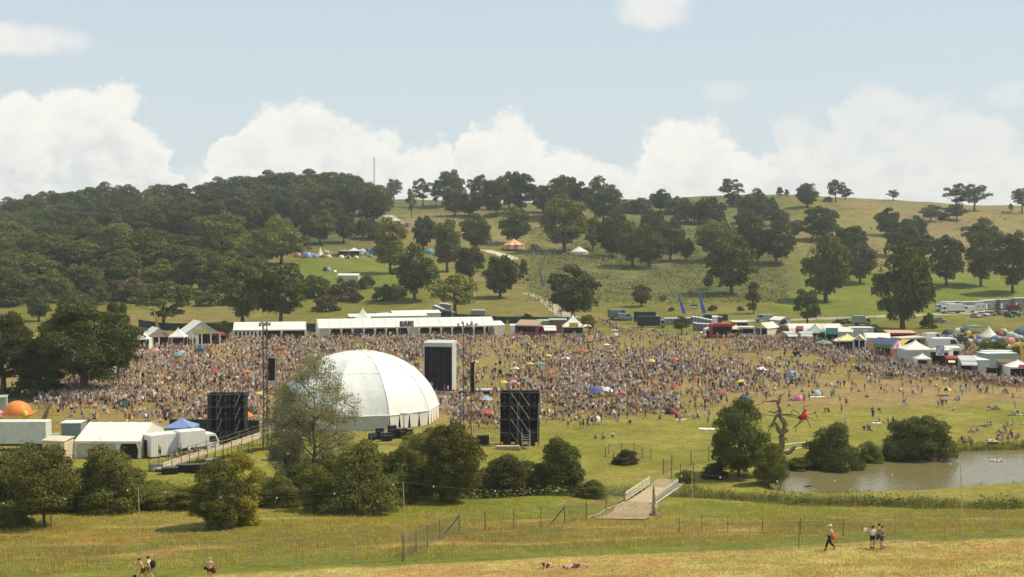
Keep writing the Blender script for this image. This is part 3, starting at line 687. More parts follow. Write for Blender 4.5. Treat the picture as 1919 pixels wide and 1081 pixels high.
zone('small bushes in the meadow', 'in the meadow behind the stalls', [(990, 601, 16, 26, 'bush', 'olive'), (1335, 582, 13, 18, 'bush', 'dark'), (22, 590, 10, 18, 'bush', 'brown'), (1243, 562, 11, 16, 'bush', 'brown'), (1388, 582, 10, 14, 'bush', 'brown'), (735, 391, 12, 8, 'conifer', 'dark'), (1258, 583, 10, 12, 'bush', 'olive')], cat='bush', name='bush')
zone('small trees between the stalls', 'growing between the stalls', [(1103, 622, 34, 30, 'small', 'olive'), (1278, 627, 36, 40, 'open', 'dark'), (420, 640, 40, 28, 'small', 'dark'), (1803, 650, 30, 22, 'bush', 'dark'), (1862, 658, 26, 60, 'bush', 'olive'), (1908, 666, 22, 50, 'bush', 'dark'), (1640, 628, 24, 40, 'bush', 'dark'), (1740, 615, 34, 30, 'bush', 'dark')])
# the two big oaks left of the crowd
tree(160, 742, 168, 190, 'oak0', 'dark', NEAR, 'old oaks at the left edge of the crowd', 'broad old oak with bare upper limbs standing over the shaded left crowd', rot=.6)
tree(222, 720, 150, 70, 'oak0', 'olive', NEAR, 'old oaks at the left edge of the crowd', 'narrower olive green oak joined to the right of the broad old oak', rot=2.2)
tree(5, 742, 150, 130, 'oak0', 'dark', NEAR, 'old oaks at the left edge of the crowd', 'dark oak cut off by the left edge beside the orange inflatable', rot=3.9)
tree(72, 744, 125, 100, 'oak1', 'dark', NEAR, 'old oaks at the left edge of the crowd', 'shrubby dark tree between the two big left oaks', rot=1)
# ------------------------------------------------------------------ near bushes along the ditch and the pond
def nb(px, base, h, w, shape, leaf, label, cat='bush', name='bush', rot=None):
    return tree(px, base, h * 1.05, w, shape, leaf, NEAR, 'bushes along the ditch and the pond', label, cat, name, rot=rot, fat=1.08)
nb(38, 955, 140, 170, 'bush', 'dark', 'wide dark bush at the left edge in front of the long white trailer')
nb(84, 986, 142, 120, 'young', 'olive', 'young tree on a bare stem between two stakes', 'tree', 'tree')
nb(205, 957, 130, 150, 'bush', 'olive', 'broad olive bush in front of the big backstage tent')
nb(135, 958, 105, 110, 'bush', 'olive', 'dark bush behind the young staked tree')
nb(412, 990, 122, 100, 'egg', 'olive', 'dark green front half of the tall bush pair left of the dome', rot=.4)
nb(448, 984, 120, 95, 'upright', 'gold', 'yellow green feathery bush grown into the dark one left of the dome')
nb(592, 957, 84, 70, 'egg', 'light', 'light green pointed bush below the silvery willow')
nb(520, 948, 60, 90, 'bush', 'olive', 'low olive bush left of the light green pointed bush')
nb(672, 960, 140, 150, 'bush', 'olive', 'large round bush in front of the white dome')
nb(625, 915, 70, 90, 'bush', 'olive', 'dark bush at the foot of the silvery willow')
nb(590, 905, 222, 160, 'willow', 'willow', 'tall airy silvery willow hiding the left side of the dome', 'tree', 'tree', rot=2.0)
nb(535, 900, 165, 80, 'willow', 'willow', 'thin silvery sapling left of the tall willow', 'tree', 'tree')
nb(790, 934, 122, 100, 'egg', 'light', 'round bush in front of the right foot of the dome')
nb(850, 940, 138, 108, 'egg', 'olive', 'taller leaning bush under the right lighting mast')
nb(955, 925, 78, 112, 'bush', 'olive', 'dark bush below the right black scaffold wing')
nb(1050, 926, 100, 88, 'egg', 'dark', 'dark upright bush nearest the left of the footbridge')
nb(1108, 930, 32, 60, 'bush', 'olive', 'low scrub beside the left rail of the footbridge')
nb(1385, 893, 140, 108, 'egg', 'dark', 'big dark bush left of the dead tree by the pond')
nb(1441, 912, 78, 66, 'egg', 'olive', 'smaller olive bush at the foot of the dead tree')
nb(1338, 895, 30, 56, 'bush', 'brown', 'low brown scrub left of the big pond bush')
nb(1558, 880, 92, 112, 'bush', 'dark', 'dark dome shaped bush on the pond bank below the red spider')
nb(1500, 880, 24, 60, 'bush', 'dark', 'low dark scrub between the dead tree and the pond bush')
nb(1632, 866, 40, 56, 'bush', 'olive', 'low green bush between the two big pond bushes')
nb(1720, 862, 100, 122, 'bush', 'dark', 'largest dark bush on the far bank of the pond')
nb(1680, 864, 50, 60, 'bush', 'dark', 'dark lower bush at the left of the largest pond bush')
nb(1172, 868, 28, 52, 'bush', 'brown', 'grey brown bramble heap inside the small wire enclosure')
nb(1285, 905, 26, 40, 'bush', 'olive', 'small scrub at the right end of the footbridge rail')

nb(300, 950, 56, 110, 'bush', 'light', 'pale nettly thicket right of the broad olive bush')
nb(355, 952, 50, 90, 'bush', 'olive', 'low olive thicket left of the tall bush pair')
nb(15, 985, 40, 90, 'bush', 'olive', 'low bush at the left edge in front of the staked tree')
nb(745, 940, 60, 80, 'bush', 'dark', 'dark low bush between the two round bushes by the dome')
nb(905, 930, 50, 60, 'bush', 'olive', 'low bush between the leaning bush and the dark bush')
nb(1005, 928, 50, 60, 'bush', 'dark', 'low dark thicket between the two bushes left of the bridge')

nb(470, 938, 50, 90, 'bush', 'olive', 'rounded thicket behind the yellow green feathery bush')
nb(560, 925, 60, 90, 'bush', 'dark', 'dark thicket under the thin silvery sapling')
nb(715, 925, 80, 90, 'bush', 'olive', 'rounded shrub behind the large round dome bush')
nb(765, 915, 76, 80, 'egg', 'olive', 'shrub below the flight cases at the dome foot')
nb(245, 945, 60, 90, 'bush', 'dark', 'dark thicket joined to the right of the broad bush')
nb(820, 905, 100, 80, 'egg', 'olive', 'upright shrub in front of the dome skirt slits')
# ------------------------------------------------------------------ structures and vehicles
CW = mat('white_canvas', (.82, .78, .66), .75, .05, .6, bump=.15, bscale=1.5, trans=.12)
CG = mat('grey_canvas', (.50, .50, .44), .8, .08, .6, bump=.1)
CC = mat('cream_canvas', (.70, .62, .44), .8, .06, .6)
WP = mat('white_paint', (.74, .73, .66), .45, .05, 1)
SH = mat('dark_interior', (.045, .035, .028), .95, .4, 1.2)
BK = mat('black_scrim', (.012, .013, .013), .85, .4, .8)
AL = mat('galvanised_steel', (.42, .41, .37), .45, .1, 4, metal=.6)
DS = mat('dark_steel', (.10, .09, .075), .6, .15, 4, metal=.3)
GN = mat('dark_green_cloth', (.030, .055, .032), .9, .25, .7)
WD = mat('weathered_wood', (.47, .36, .21), .9, .22, 2.5, bump=.3, bscale=8)
DW = mat('brown_wood', (.17, .115, .06), .9, .25, 2)
GLS = mat('dark_glass', (.035, .04, .045), .12, .1, 1, spec=.6)
RUB = mat('black_rubber', (.02, .02, .02), .9, .1, 3)
def paint(name, c, rough=.5): return mat(name, c, rough, .08, 1.2)
RED = paint('red_paint', (.42, .045, .025)); ORA = paint('orange_cloth', (.78, .24, .05)); YEL = paint('yellow_cloth', (.72, .48, .06)); BLU = paint('blue_cloth', (.06, .12, .42))
TEA = paint('teal_paint', (.09, .30, .27)); PNK = paint('pink_cloth', (.62, .17, .25)); GRN = paint('green_cloth', (.09, .24, .09)); LIM = paint('lime_green_sign', (.35, .42, .12))
TAN = paint('tan_boards', (.42, .29, .16)); BRN = paint('brown_cloth', (.20, .11, .06)); PUR = paint('purple_cloth', (.10, .07, .22)); MIN = paint('pale_green_metal', (.36, .42, .33)); GRY = paint('grey_metal', (.30, .31, .29)); LBL = paint('pale_blue_cloth', (.25, .36, .50))
SAL = paint('salmon_cloth', (.66, .27, .18)); CRM = paint('cream_paint', (.62, .56, .42)); DGR = paint('dark_green_paint', (.02, .05, .035)); MAR = paint('maroon_cloth', (.25, .05, .05)); OLV = paint('olive_cloth', (.16, .17, .08)); LGR = paint('light_green_cloth', (.34, .46, .30))

def frame(px0, py0, px1, py1):
    """front line of a building from two foot pixels: origin, angle, length"""
    a = G(px0, py0); b = G(px1, py1); d = b - a
    return a, math.atan2(d.y, d.x), Vector((d.x, d.y)).length
def hat(py, p, dz=0.0): return H - (py - 449.0) * p.y / F - p.z + dz      # height above the foot point p of something seen at pixel row py

def lettering(text, size, m, parent, loc, rot=(math.pi / 2, 0, 0), name='lettering'):
    cu = bpy.data.curves.new(name, 'FONT'); cu.body = text; cu.size = size; cu.extrude = .02; cu.align_x = 'CENTER'; cu.align_y = 'CENTER'; cu.space_character = 1.0; cu.offset = size * .03
    cu.materials.append(m); t = bpy.data.objects.new('text', cu); COL.objects.link(t); dg = bpy.context.evaluated_depsgraph_get(); dg.update(); me = bpy.data.meshes.new_from_object(t.evaluated_get(dg)); bpy.data.objects.remove(t); o = link(name, me); o.parent = parent; o.location = loc; o.rotation_euler = rot; return o

def marquee(px0, py0, px1, py1, D, eave, ridge, bays, label, closed=(), group=None, striped=()):
    a, th, L_ = frame(px0, py0, px1, py1); e = empty('marquee', a, th, label, 'marquee', group)
    r = MB(); n = bays
    for i in range(n):                              # each bay sags slightly between its rafters
        x0, x1 = L_ * i / n, L_ * (i + 1) / n
        for s in (0, 1):
            for k in range(3):
                def P(x, t):
                    y = -.35 + (D / 2 + .35) * t if s == 0 else D / 2 + (D / 2 + .35) * (1 - t)
                    sag = .09 * math.sin(math.pi * t) + .07 * math.sin(math.pi * (x - x0) / (x1 - x0)) * math.sin(math.pi * t)
                    return (x, y, eave + (ridge - eave) * t - sag)
                for j in range(3):
                    u0, u1 = x0 + (x1 - x0) * j / 3, x0 + (x1 - x0) * (j + 1) / 3
                    q = [P(u0, k / 3), P(u1, k / 3), P(u1, (k + 1) / 3), P(u0, (k + 1) / 3)]
                    r.poly(q if s == 0 else q[::-1])
    for i in range(n + 1):
        x = L_ * i / n
        r.tube((x, -.3, eave + .03), (x, D / 2, ridge + .04), .05, n=4).tube((x, D + .3, eave + .03), (x, D / 2, ridge + .04), .05, n=4)
    r.poly([(0, -.36, eave - .32), (L_, -.36, eave - .32), (L_, -.36, eave + .0), (0, -.36, eave + .0)])
    r.build('roof', CW, e)
    w = MB()
    for x in (0.02, L_ - .02): w.poly([(x, 0, 0), (x, D, 0), (x, D, eave), (x, D / 2, ridge - .03), (x, 0, eave)])
    w.poly([(0, D, 0), (L_, D, 0), (L_, D, eave), (0, D, eave)])
    w.build('side_wall', CW, e)
    for i in range(n):
        if i in closed:
            x0, x1 = L_ * i / n, L_ * (i + 1) / n
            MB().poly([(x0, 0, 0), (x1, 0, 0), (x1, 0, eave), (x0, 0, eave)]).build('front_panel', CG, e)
    if striped:
        s = MB(); x0, x1 = L_ * striped[0], L_ * striped[1]; k = int((x1 - x0) / .55)
        for i in range(k): s.mi(i % 2).box(x0 + .55 * i, x0 + .55 * (i + 1), -.03, .0, 0, eave - .2)
        s.build('striped_wall', [CW, SH], e)
    for i in range(n + 1):                           # curtains tied back at each post
        x = L_ * i / n; ww = .55; c = MB()
        c.poly([(x - ww * .5, -.12, 0), (x + ww * .5, -.12, 0), (x + ww * .3, -.12, eave * .5), (x + ww * .95, -.12, eave - .1), (x - ww * .95, -.12, eave - .1), (x - ww * .3, -.12, eave * .5)])
        c.build('curtain', CW, e)
    b = MB(); b.box(1, L_ - 1, D * .45, D * .5, .0, 1.15).box(1, L_ - 1, D * .42, D * .53, 1.15, 1.2); b.build('bar_counter', DW, e)
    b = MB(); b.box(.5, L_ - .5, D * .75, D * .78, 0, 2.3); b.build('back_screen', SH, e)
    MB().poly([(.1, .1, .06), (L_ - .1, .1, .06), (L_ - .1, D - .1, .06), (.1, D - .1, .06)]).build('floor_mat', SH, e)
    return e, a, th, L_
m1 = marquee(437, 638, 573, 636, 10, 3.0, 4.9, 3, 'shorter white marquee with a striped left front, behind the crowd', striped=(.0, .42))
m2 = marquee(597, 634, 928, 628, 10, 3.0, 5.3, 16, 'very long white bar marquee with tied back openings behind the crowd', closed=(0, 8))
e, a, th, L_ = m2
MB().box(L_ + .05, L_ + 3.2, 1, 8, 0, 2.9).build('annex', CW, e); MB().poly([(L_ + .0, .8, 2.93), (L_ + 3.3, .8, 2.93), (L_ + 2.9, 5, 4.0), (L_, 5, 4.0)]).build('annex_roof', CW, e)
sg = empty('bar_sign', G(763, 635) + Vector((0, -.8, 0)), th, 'white BAR sign on two legs before the long marquee', 'sign')
hb = 5.3
MB().box(-2.0, 2.0, -.06, .06, hb - 1.95, hb).build('panel', WP, sg)
MB().mi(0).box(1.15, 1.95, -.09, -.062, hb - 1.85, hb - .1).build('tan_square', TAN, sg)
MB().tube((-1.8, .12, 0), (-1.8, .12, hb), .05, n=5).build('leg', AL, sg); MB().tube((1.8, .12, 0), (1.8, .12, hb), .05, n=5).build('leg', AL, sg)
lettering('BAR', 1.95, BK, sg, (-.42, -.09, hb - 1.0))

def pagoda(px, py, w, eave, top, label, m=CW, wall=None, sign=None, d=None, group=None, open_=True, name='pagoda_tent', cat='tent', rz=0, wm=None):
    p = G(px, py) if d is None else at_depth(px, d); e = empty(name, p, rz, label, cat, group); n = 8
    r = MB(); rings = []
    for k in range(n + 1):                            # concave sweeping roof
        t = k / n; s = (1 - t) ** 1.55 * (w / 2) + .03; z = eave + (top - eave) * t
        rings.append([(-s, -s, z), (0, -s * 1.0, z - (.10 * (1 - t))), (s, -s, z), (s, 0, z - (.10 * (1 - t))), (s, s, z), (0, s, z), (-s, s, z), (-s, 0, z)])
    r.loft(rings, caps=False); 
    for s0, s1 in (((-1, -1), (1, -1)), ((1, -1), (1, 1)), ((1, 1), (-1, 1)), ((-1, 1), (-1, -1))):
        a_, b_ = Vector((*s0, 0)) * w / 2 * 1.0, Vector((*s1, 0)) * w / 2
        r.poly([(a_.x, a_.y, eave - .28), (b_.x, b_.y, eave - .28), (b_.x, b_.y, eave + .02), (a_.x, a_.y, eave + .02)])
    r.build('roof', m, e)
    for sx in (-1, 1):
        for sy in (-1, 1): MB().tube((sx * (w / 2 - .08), sy * (w / 2 - .08), 0), (sx * (w / 2 - .08), sy * (w / 2 - .08), eave), .05, n=5).build('leg', WP, e)
    ws = w / 2 - .04; q = MB()
    if wall in ('back', 'all', 'three'):
        q.poly([(-ws, ws, 0), (ws, ws, 0), (ws, ws, eave), (-ws, ws, eave)])
    if wall in ('all', 'three'): q.poly([(-ws, -ws, 0), (-ws, ws, 0), (-ws, ws, eave), (-ws, -ws, eave)]).poly([(ws, -ws, 0), (ws, ws, 0), (ws, ws, eave), (ws, -ws, eave)])
    if wall == 'all': q.poly([(-ws, -ws, 0), (ws, -ws, 0), (ws, -ws, eave), (-ws, -ws, eave)])
    if q.f: q.build('side_wall', wm or m, e)
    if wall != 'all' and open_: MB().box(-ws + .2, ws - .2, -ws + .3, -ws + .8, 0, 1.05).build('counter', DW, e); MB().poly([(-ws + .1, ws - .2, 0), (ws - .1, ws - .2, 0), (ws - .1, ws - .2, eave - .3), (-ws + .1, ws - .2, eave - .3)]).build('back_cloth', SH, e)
    if sign: MB().box(-w * sign[1] / 2, w * sign[1] / 2, -w / 2 - .12, -w / 2 - .06, eave - .15, eave + sign[2]).build('signboard', sign[0], e)
    return e
def gable(px0, py0, px1, py1, D, eave, ridge, label, m=CW, front=None, sign=None, posts=2, name='gable_tent', cat='tent', group=None, frontm=None):
    """gable end towards the camera"""
    a, th, W = frame(px0, py0, px1, py1); e = empty(name, a, th, label, cat, group)
    r = MB(); o = .25
    for s in (0, 1):
        for k in range(4):
            t0, t1 = k / 4, (k + 1) / 4
            def Z(t): return eave + (ridge - eave) * t - .12 * math.sin(math.pi * t)
            X = lambda t: (-o + (W / 2 + o) * t) if s == 0 else (W + o - (W / 2 + o) * t)
            r.poly([(X(t0), -o, Z(t0)), (X(t1), -o, Z(t1)), (X(t1), D, Z(t1)), (X(t0), D, Z(t0))])
    r.build('roof', m, e)
    g = MB(); g.poly([(0, .02, eave), (W, .02, eave), (W / 2, .02, ridge - .15)]); g.poly([(0, D, 0), (W, D, 0), (W, D, eave), (W / 2, D, ridge - .15), (0, D, eave)])
    g.poly([(0, 0, 0), (0, D, 0), (0, D, eave), (0, 0, eave)]).poly([(W, 0, 0), (W, D, 0), (W, D, eave), (W, 0, eave)])
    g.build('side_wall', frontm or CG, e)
    for i in range(posts + 1): x = W * i / posts; MB().box(x - .13, x + .13, -.1, .04, 0, eave).build('post', WP, e)
    MB().poly([(.2, D * .5, 0), (W - .2, D * .5, 0), (W - .2, D * .5, eave), (.2, D * .5, eave)]).build('back_cloth', SH, e)
    if front: MB().poly([(W * front[0], .0, 0), (W * front[1], .0, 0), (W * front[1], .0, eave), (W * front[0], .0, eave)]).build('front_panel', front[2], e)
    if sign: MB().box(W * sign[1], W * sign[2], -.1, -.03, sign[3], sign[4]).build('signboard', sign[0], e)
    return e, W
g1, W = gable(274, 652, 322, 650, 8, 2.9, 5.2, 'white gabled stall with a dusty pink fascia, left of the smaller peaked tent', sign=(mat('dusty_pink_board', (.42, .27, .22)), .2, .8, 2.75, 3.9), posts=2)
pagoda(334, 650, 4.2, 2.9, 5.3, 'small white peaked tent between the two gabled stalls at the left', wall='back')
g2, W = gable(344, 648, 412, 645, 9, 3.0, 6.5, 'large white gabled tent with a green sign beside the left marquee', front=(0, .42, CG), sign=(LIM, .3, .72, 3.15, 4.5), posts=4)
arch = MB()
for x in (.12, .27): 
    arch.loft([[(W * x + .62 * math.cos(t) * r_, -.05, 1.2 + 1.0 * math.sin(t)) for t in np.linspace(0, math.pi, 7)] for r_ in (.01, 1)], closed=False, caps=False); arch.box(W * x - .62, W * x + .62, -.06, -.03, 0, 1.2)
arch.build('arched_window', SH, g2)

def box_stall(px0, py0, px1, py1, D, h, label, body=WP, open_=True, awn=None, roof=None, name='food_stall', cat='stall', fascia=None, group=None, slope=.3, wheels=False, oz=.9):
    a, th, W = frame(px0, py0, px1, py1); e = empty(name, a, th, label, cat, group); z0 = .35 if wheels else 0
    b = MB(); t = .08
    b.box(0, W, D - t, D, z0, h).box(0, t, 0, D - t, z0, h).box(W - t, W, 0, D - t, z0, h)
    b.box(t, W - t, 0, t, z0, z0 + oz)
    b.box(t, W - t, 0, t, h - .45, h)
    if not open_: b.box(t, W - t, .002, t - .002, z0 + oz, h - .45)
    b.build('body', body, e)
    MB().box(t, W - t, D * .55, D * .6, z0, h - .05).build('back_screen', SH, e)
    MB().poly([(-.15, -.15, h + .03), (W + .15, -.15, h + .03), (W + .15, D + .15, h + .03 + slope), (-.15, D + .15, h + .03 + slope)]).poly([(-.15, -.15, h - .12), (W + .15, -.15, h - .12), (W + .15, -.15, h + .03), (-.15, -.15, h + .03)]).build('roof', roof or WP, e)
    if awn: MB().loft([[(0, -.05, h - .1), (W, -.05, h - .1)], [(0, -.8, h - .38), (W, -.8, h - .38)], [(0, -1.5, h - .75), (W, -1.5, h - .75)], [(0, -1.5, h - .95), (W, -1.5, h - .95)]], closed=False, caps=False).build('awning', awn, e)
    if fascia: MB().box(W * .03, W * .97, -.14, -.08, h - .5, h + fascia[1]).build('fascia', fascia[0], e)
    if wheels:
        for x in (W * .25, W * .75): MB().tube((x, .1, .35), (x, .35, .35), .35, n=10).build('wheel', RUB, e)
    MB().box(t, W - t, -.12, .5, z0 + oz, z0 + oz + .06).build('counter', AL, e)
    return e, W
box_stall(394, 645, 424, 643, 4, 2.7, 'red fronted stall right of the tent with the green sign', MAR, roof=MAR, fascia=(RED, .1))
pagoda(268, 652, 4.6, 2.6, 4.3, 'low white canopy at the left end of the far stalls', wall='three')
box_stall(966, 628, 1008, 629, 4.5, 3.0, 'wooden roofed red stall right of the long marquee', MAR, roof=TAN, slope=1.4)
box_stall(956, 628, 965, 628, 2, 2.9, 'narrow white kiosk right of the long marquee', WP, open_=False, name='kiosk', cat='kiosk')
box_stall(1009, 629, 1018, 629, 2.5, 2.9, 'narrow pink booth joined to the wooden roofed stall', PNK, roof=PNK, name='booth', cat='booth')
box_stall(1019, 630, 1042, 630, 3.5, 2.6, 'low red stall with a white awning beside the pink booth', RED, awn=CW)
box_stall(1010, 622, 1030, 622, 3, 3.4, 'pale green stall behind the low red stall', LGR, roof=LGR, open_=False, name='stall')
box_stall(1030, 624, 1062, 624, 3.0, 4.0, 'dark brown container with a green roof edge behind the peaked bar tent', BRN, roof=MIN, open_=False, name='container', cat='container')
pg = pagoda(1074, 631, 6.3, 3.2, 6.9, 'white peaked tent with a long yellow sign right of the pink booth', wall='back', sign=(YEL, .42, 1.15))
MB().box(-2.6, 2.6, -3.05, -2.75, 0, 1.25).build('grey_counter', GRY, pg)
def parasol(px, py, r, h, label, mats, group=None, d=None, striped=False, tilt=0.0, name='parasol', flat=.35):
    p = G(px, py) if d is None else at_depth(px, d)
    e = empty(name, p, R.uniform(0, 6), label, 'parasol', group); c = MB(); n = 8
    for i in range(n):
        a0, a1 = 2 * math.pi * i / n, 2 * math.pi * (i + 1) / n
        c.mi(i % len(mats)); 
        A, B = (math.cos(a0) * r, math.sin(a0) * r, h - r * flat), (math.cos(a1) * r, math.sin(a1) * r, h - r * flat)
        A2, B2 = (math.cos(a0) * r * .55, math.sin(a0) * r * .55, h - r * flat * .32), (math.cos(a1) * r * .55, math.sin(a1) * r * .55, h - r * flat * .32)
        c.poly([A, B, B2, A2]).poly([A2, B2, (0, 0, h)])
    c.build('canopy', mats, e); MB().tube((0, 0, 0), (0, 0, h), .025, n=5).build('pole', WP, e); e.rotation_euler = (tilt, tilt * .5, e.rotation_euler[2]); return e
parasol(1098, 636, 1.7, 4.4, 'red and white striped market parasol right of the tent with the yellow sign', [RED, CW])

def flag(px, py, h, label, m, lean=.0, w=.9, group='tall feather flags', lib=None):
    w = w * 1.35
    p = G(px, py); e = empty('feather_flag', p, -.1, label, 'flag', group)
    tip = Vector((-lean * h, 0, h)); f = MB(); k = 12; pts = []
    for i in range(k + 1):
        t = i / k; q = Vector((0, 0, h * .08)).lerp(tip, t); q.x += -.10 * h * lean * math.sin(math.pi * t) * .3
        ww = w * (1 - t) ** .55 + .05; wob = .12 * math.sin(t * 9)
        pts.append((q, Vector((q.x + ww, q.y + wob + .05, q.z - ww * .25 * t))))
    for i in range(k): f.poly([pts[i][0], pts[i][1], pts[i + 1][1], pts[i + 1][0]])
    f.build('cloth', m, e); MB().path([Vector((0, 0, 0))] + [q[0] - Vector((.03, 0, 0)) for q in pts], .04, 5).build('pole', AL, e); return e
BFL = mat('royal_blue_flag', (.07, .14, .62), .8, .08, 1.2, trans=.4)
flag(1279, 591, 7.8, 'left of the two tall royal blue feather flags behind the toilets', BFL, .23)
flag(1316, 591, 8.8, 'right of the two tall royal blue feather flags behind the toilets', BFL, .18, 1.0)
flag(1015, 541, 10.5, 'faded purple feather flag above the trodden hill path', mat('faded_purple_cloth', (.30, .18, .24)), .16)
flag(296, 640, 8.5, 'yellowish feather flag rising behind the pink fascia stall', mat('faded_yellow_cloth', (.40, .32, .12)), .12)
flag(1914, 681, 5.6, 'yellow feather flag at the right edge above the white tent', YEL, .10)
gs = empty('green_sign', G(1301, 592), 0, 'small green and white sign on a post between the blue flags', 'sign')
MB().tube((0, 0, 0), (0, 0, 3.6), .06, n=5).build('post', DS, gs); MB().box(-1.1, 1.1, -.05, .05, 2.6, 3.9).build('panel', DGR, gs); MB().box(-1.0, 1.0, -.08, -.055, 2.75, 3.4).build('white_field', WP, gs)

# portable toilets
def toilet_proto():
    e = empty('portable_toilet', (0, 0, 0), 0)
    b = MB(); b.box(-.55, .55, -.55, .55, .1, 2.15); b.build('cabin', mat('toilet_plastic', (.18, .19, .18), .6), e, bevel=.04)
    MB().loft([[(-.58, -.58, 2.15), (.58, -.58, 2.15), (.58, .58, 2.15), (-.58, .58, 2.15)], [(-.5, -.5, 2.3), (.5, -.5, 2.3), (.5, .5, 2.3), (-.5, .5, 2.3)], [(-.25, -.25, 2.42), (.25, -.25, 2.42), (.25, .25, 2.42), (-.25, .25, 2.42)]]).build('roof', WP, e)
    d = MB().box(-.4, .4, -.60, -.555, .2, 2.0).build('door', GRY, e); MB().box(.25, .3, -.64, -.602, 1.0, 1.2).build('handle', DS, d)
    return e
tp = toilet_proto(); used_t = [0]
def toilets(pts, label, group, rz=0.0):
    for i, p in enumerate(pts):
        o = tp if not used_t[0] else copy_tree(tp); used_t[0] += 1
        o.location = p; o.rotation_euler = (0, 0, rz); tag(o, label, 'toilet', group)
def line(a, b, n): 
    A, B = G(*a), G(*b); out = []
    for i in range(n):
        q = A.lerp(B, i / max(n - 1, 1)); out.append(Vector((q.x, q.y, hz(q.x, q.y))))
    return out
toilets(line((1248, 609), (1291, 608), 8), 'one of the dark portable toilets in the row right of the black truck', 'toilets right of the black truck')
toilets(line((1302, 618), (1344, 622), 9), 'one of the grey portable toilets in the row left of the red stall', 'toilets left of the red stall')
toilets(line((1299, 606), (1338, 613), 7), 'one of the toilets in the slanting row behind the red stall', 'slanting toilet row behind the red stall', .5)
toilets(line((815, 584), (850, 597), 12), 'one of the white topped toilets curving under the spreading tree', 'curved toilet row under the spreading tree', -.7)
toilets(line((827, 580), (842, 582), 4), 'one of the toilets grouped beside the spreading tree trunk', 'toilets beside the spreading tree trunk')
toilets(line((886, 593), (906, 593), 5), 'one of the toilets in the short row behind the right end of the marquee', 'short toilet row behind the marquee')
toilets(line((706, 600), (764, 597), 14), 'one of the white topped toilets behind the bar sign marquee', 'toilet row behind the long marquee')

# long screens of dark green cloth and solid panels
def screen(name, pts, h, m, label, cat='fence', posts=4.0, part='panel'):
    P = [G(*p) for p in pts]; e = empty(name, P[0], 0, label, cat); s = MB(); q = MB()
    for i in range(len(P) - 1):
        L_ = (P[i + 1] - P[i]).length; n = max(1, int(L_ / posts))
        for k in range(n):
            a = P[i].lerp(P[i + 1], k / n) - P[0]; b = P[i].lerp(P[i + 1], (k + 1) / n) - P[0]
            a.z = hz(a.x + P[0].x, a.y + P[0].y) - P[0].z; b.z = hz(b.x + P[0].x, b.y + P[0].y) - P[0].z
            s.poly([(a.x, a.y, a.z + .05), (b.x, b.y, b.z + .05), (b.x, b.y, b.z + h), (a.x, a.y, a.z + h)])
            q.tube((a.x, a.y - .05, a.z), (a.x, a.y - .05, a.z + h + .1), .04, n=4)
    s.build(part, m, e); q.build('post', DS, e); return e
screen('screen_fence', ((655, 600), (700, 599), (845, 596)), 2.4, GN, 'dark green screen fence behind the long marquee')
screen('screen_fence', ((575, 622), (598, 622)), 2.6, GN, 'short dark green screen between the two marquees')
screen('screen_fence', ((850, 600), (890, 602), (950, 606), (1065, 607)), 2.2, GN, 'dark green screen running behind the wooden roofed stall')
screen('screen_fence', ((1318, 602), (1364, 601)), 2.2, GN, 'dark green screen behind the red stall')
screen('screen_fence', ((318, 814), (396, 815)), 2.3, GN, 'green screen fence behind the blue gazebo')
screen('screen_fence', ((460, 816), (486, 817)), 2.3, GN, 'green screen fence right of the left black scaffold wing')
screen('screen_fence', ((260, 612), (300, 618), (440, 622)), 2.3, GN, 'dark screen fence behind the left gabled stalls')
# roofs behind the long marquee
def slab_tent(px0, py0, px1, py1, D, h, label, top=None):
    a, th, W = frame(px0, py0, px1, py1); e = empty('flat_tent', a, th, label, 'tent'); t = top or h + .8
    MB().poly([(-.2, -.2, h), (W + .2, -.2, h), (W + .2, D / 2, t), (-.2, D / 2, t)]).poly([(-.2, D / 2, t), (W + .2, D / 2, t), (W + .2, D, h), (-.2, D, h)]).build('roof', CW, e)
    MB().box(0, W, 0, .05, 0, h).box(0, W, D - .25, D - .2, 0, h).box(0, .05, .06, D - .3, 0, h).box(W - .05, W, .06, D - .3, 0, h).build('side_wall', CG, e); return e
slab_tent(655, 612, 800, 608, 6, 3.2, 'low white roofed tent just behind the left half of the long marquee')
slab_tent(738, 607, 826, 604, 7, 3.4, 'white flat tent behind the bar sign half of the long marquee')
pagoda(680, 614, 4.6, 3.1, 6.6, 'single white peaked tent showing above the long marquee roof', wall='all')
slab_tent(633, 524, 671, 524, 3.5, 1.9, 'narrow white roof beyond the hedge below the small camp')
slab_tent(627, 516, 630, 516, 2, 1.6, 'tiny white box left of the narrow white roof')

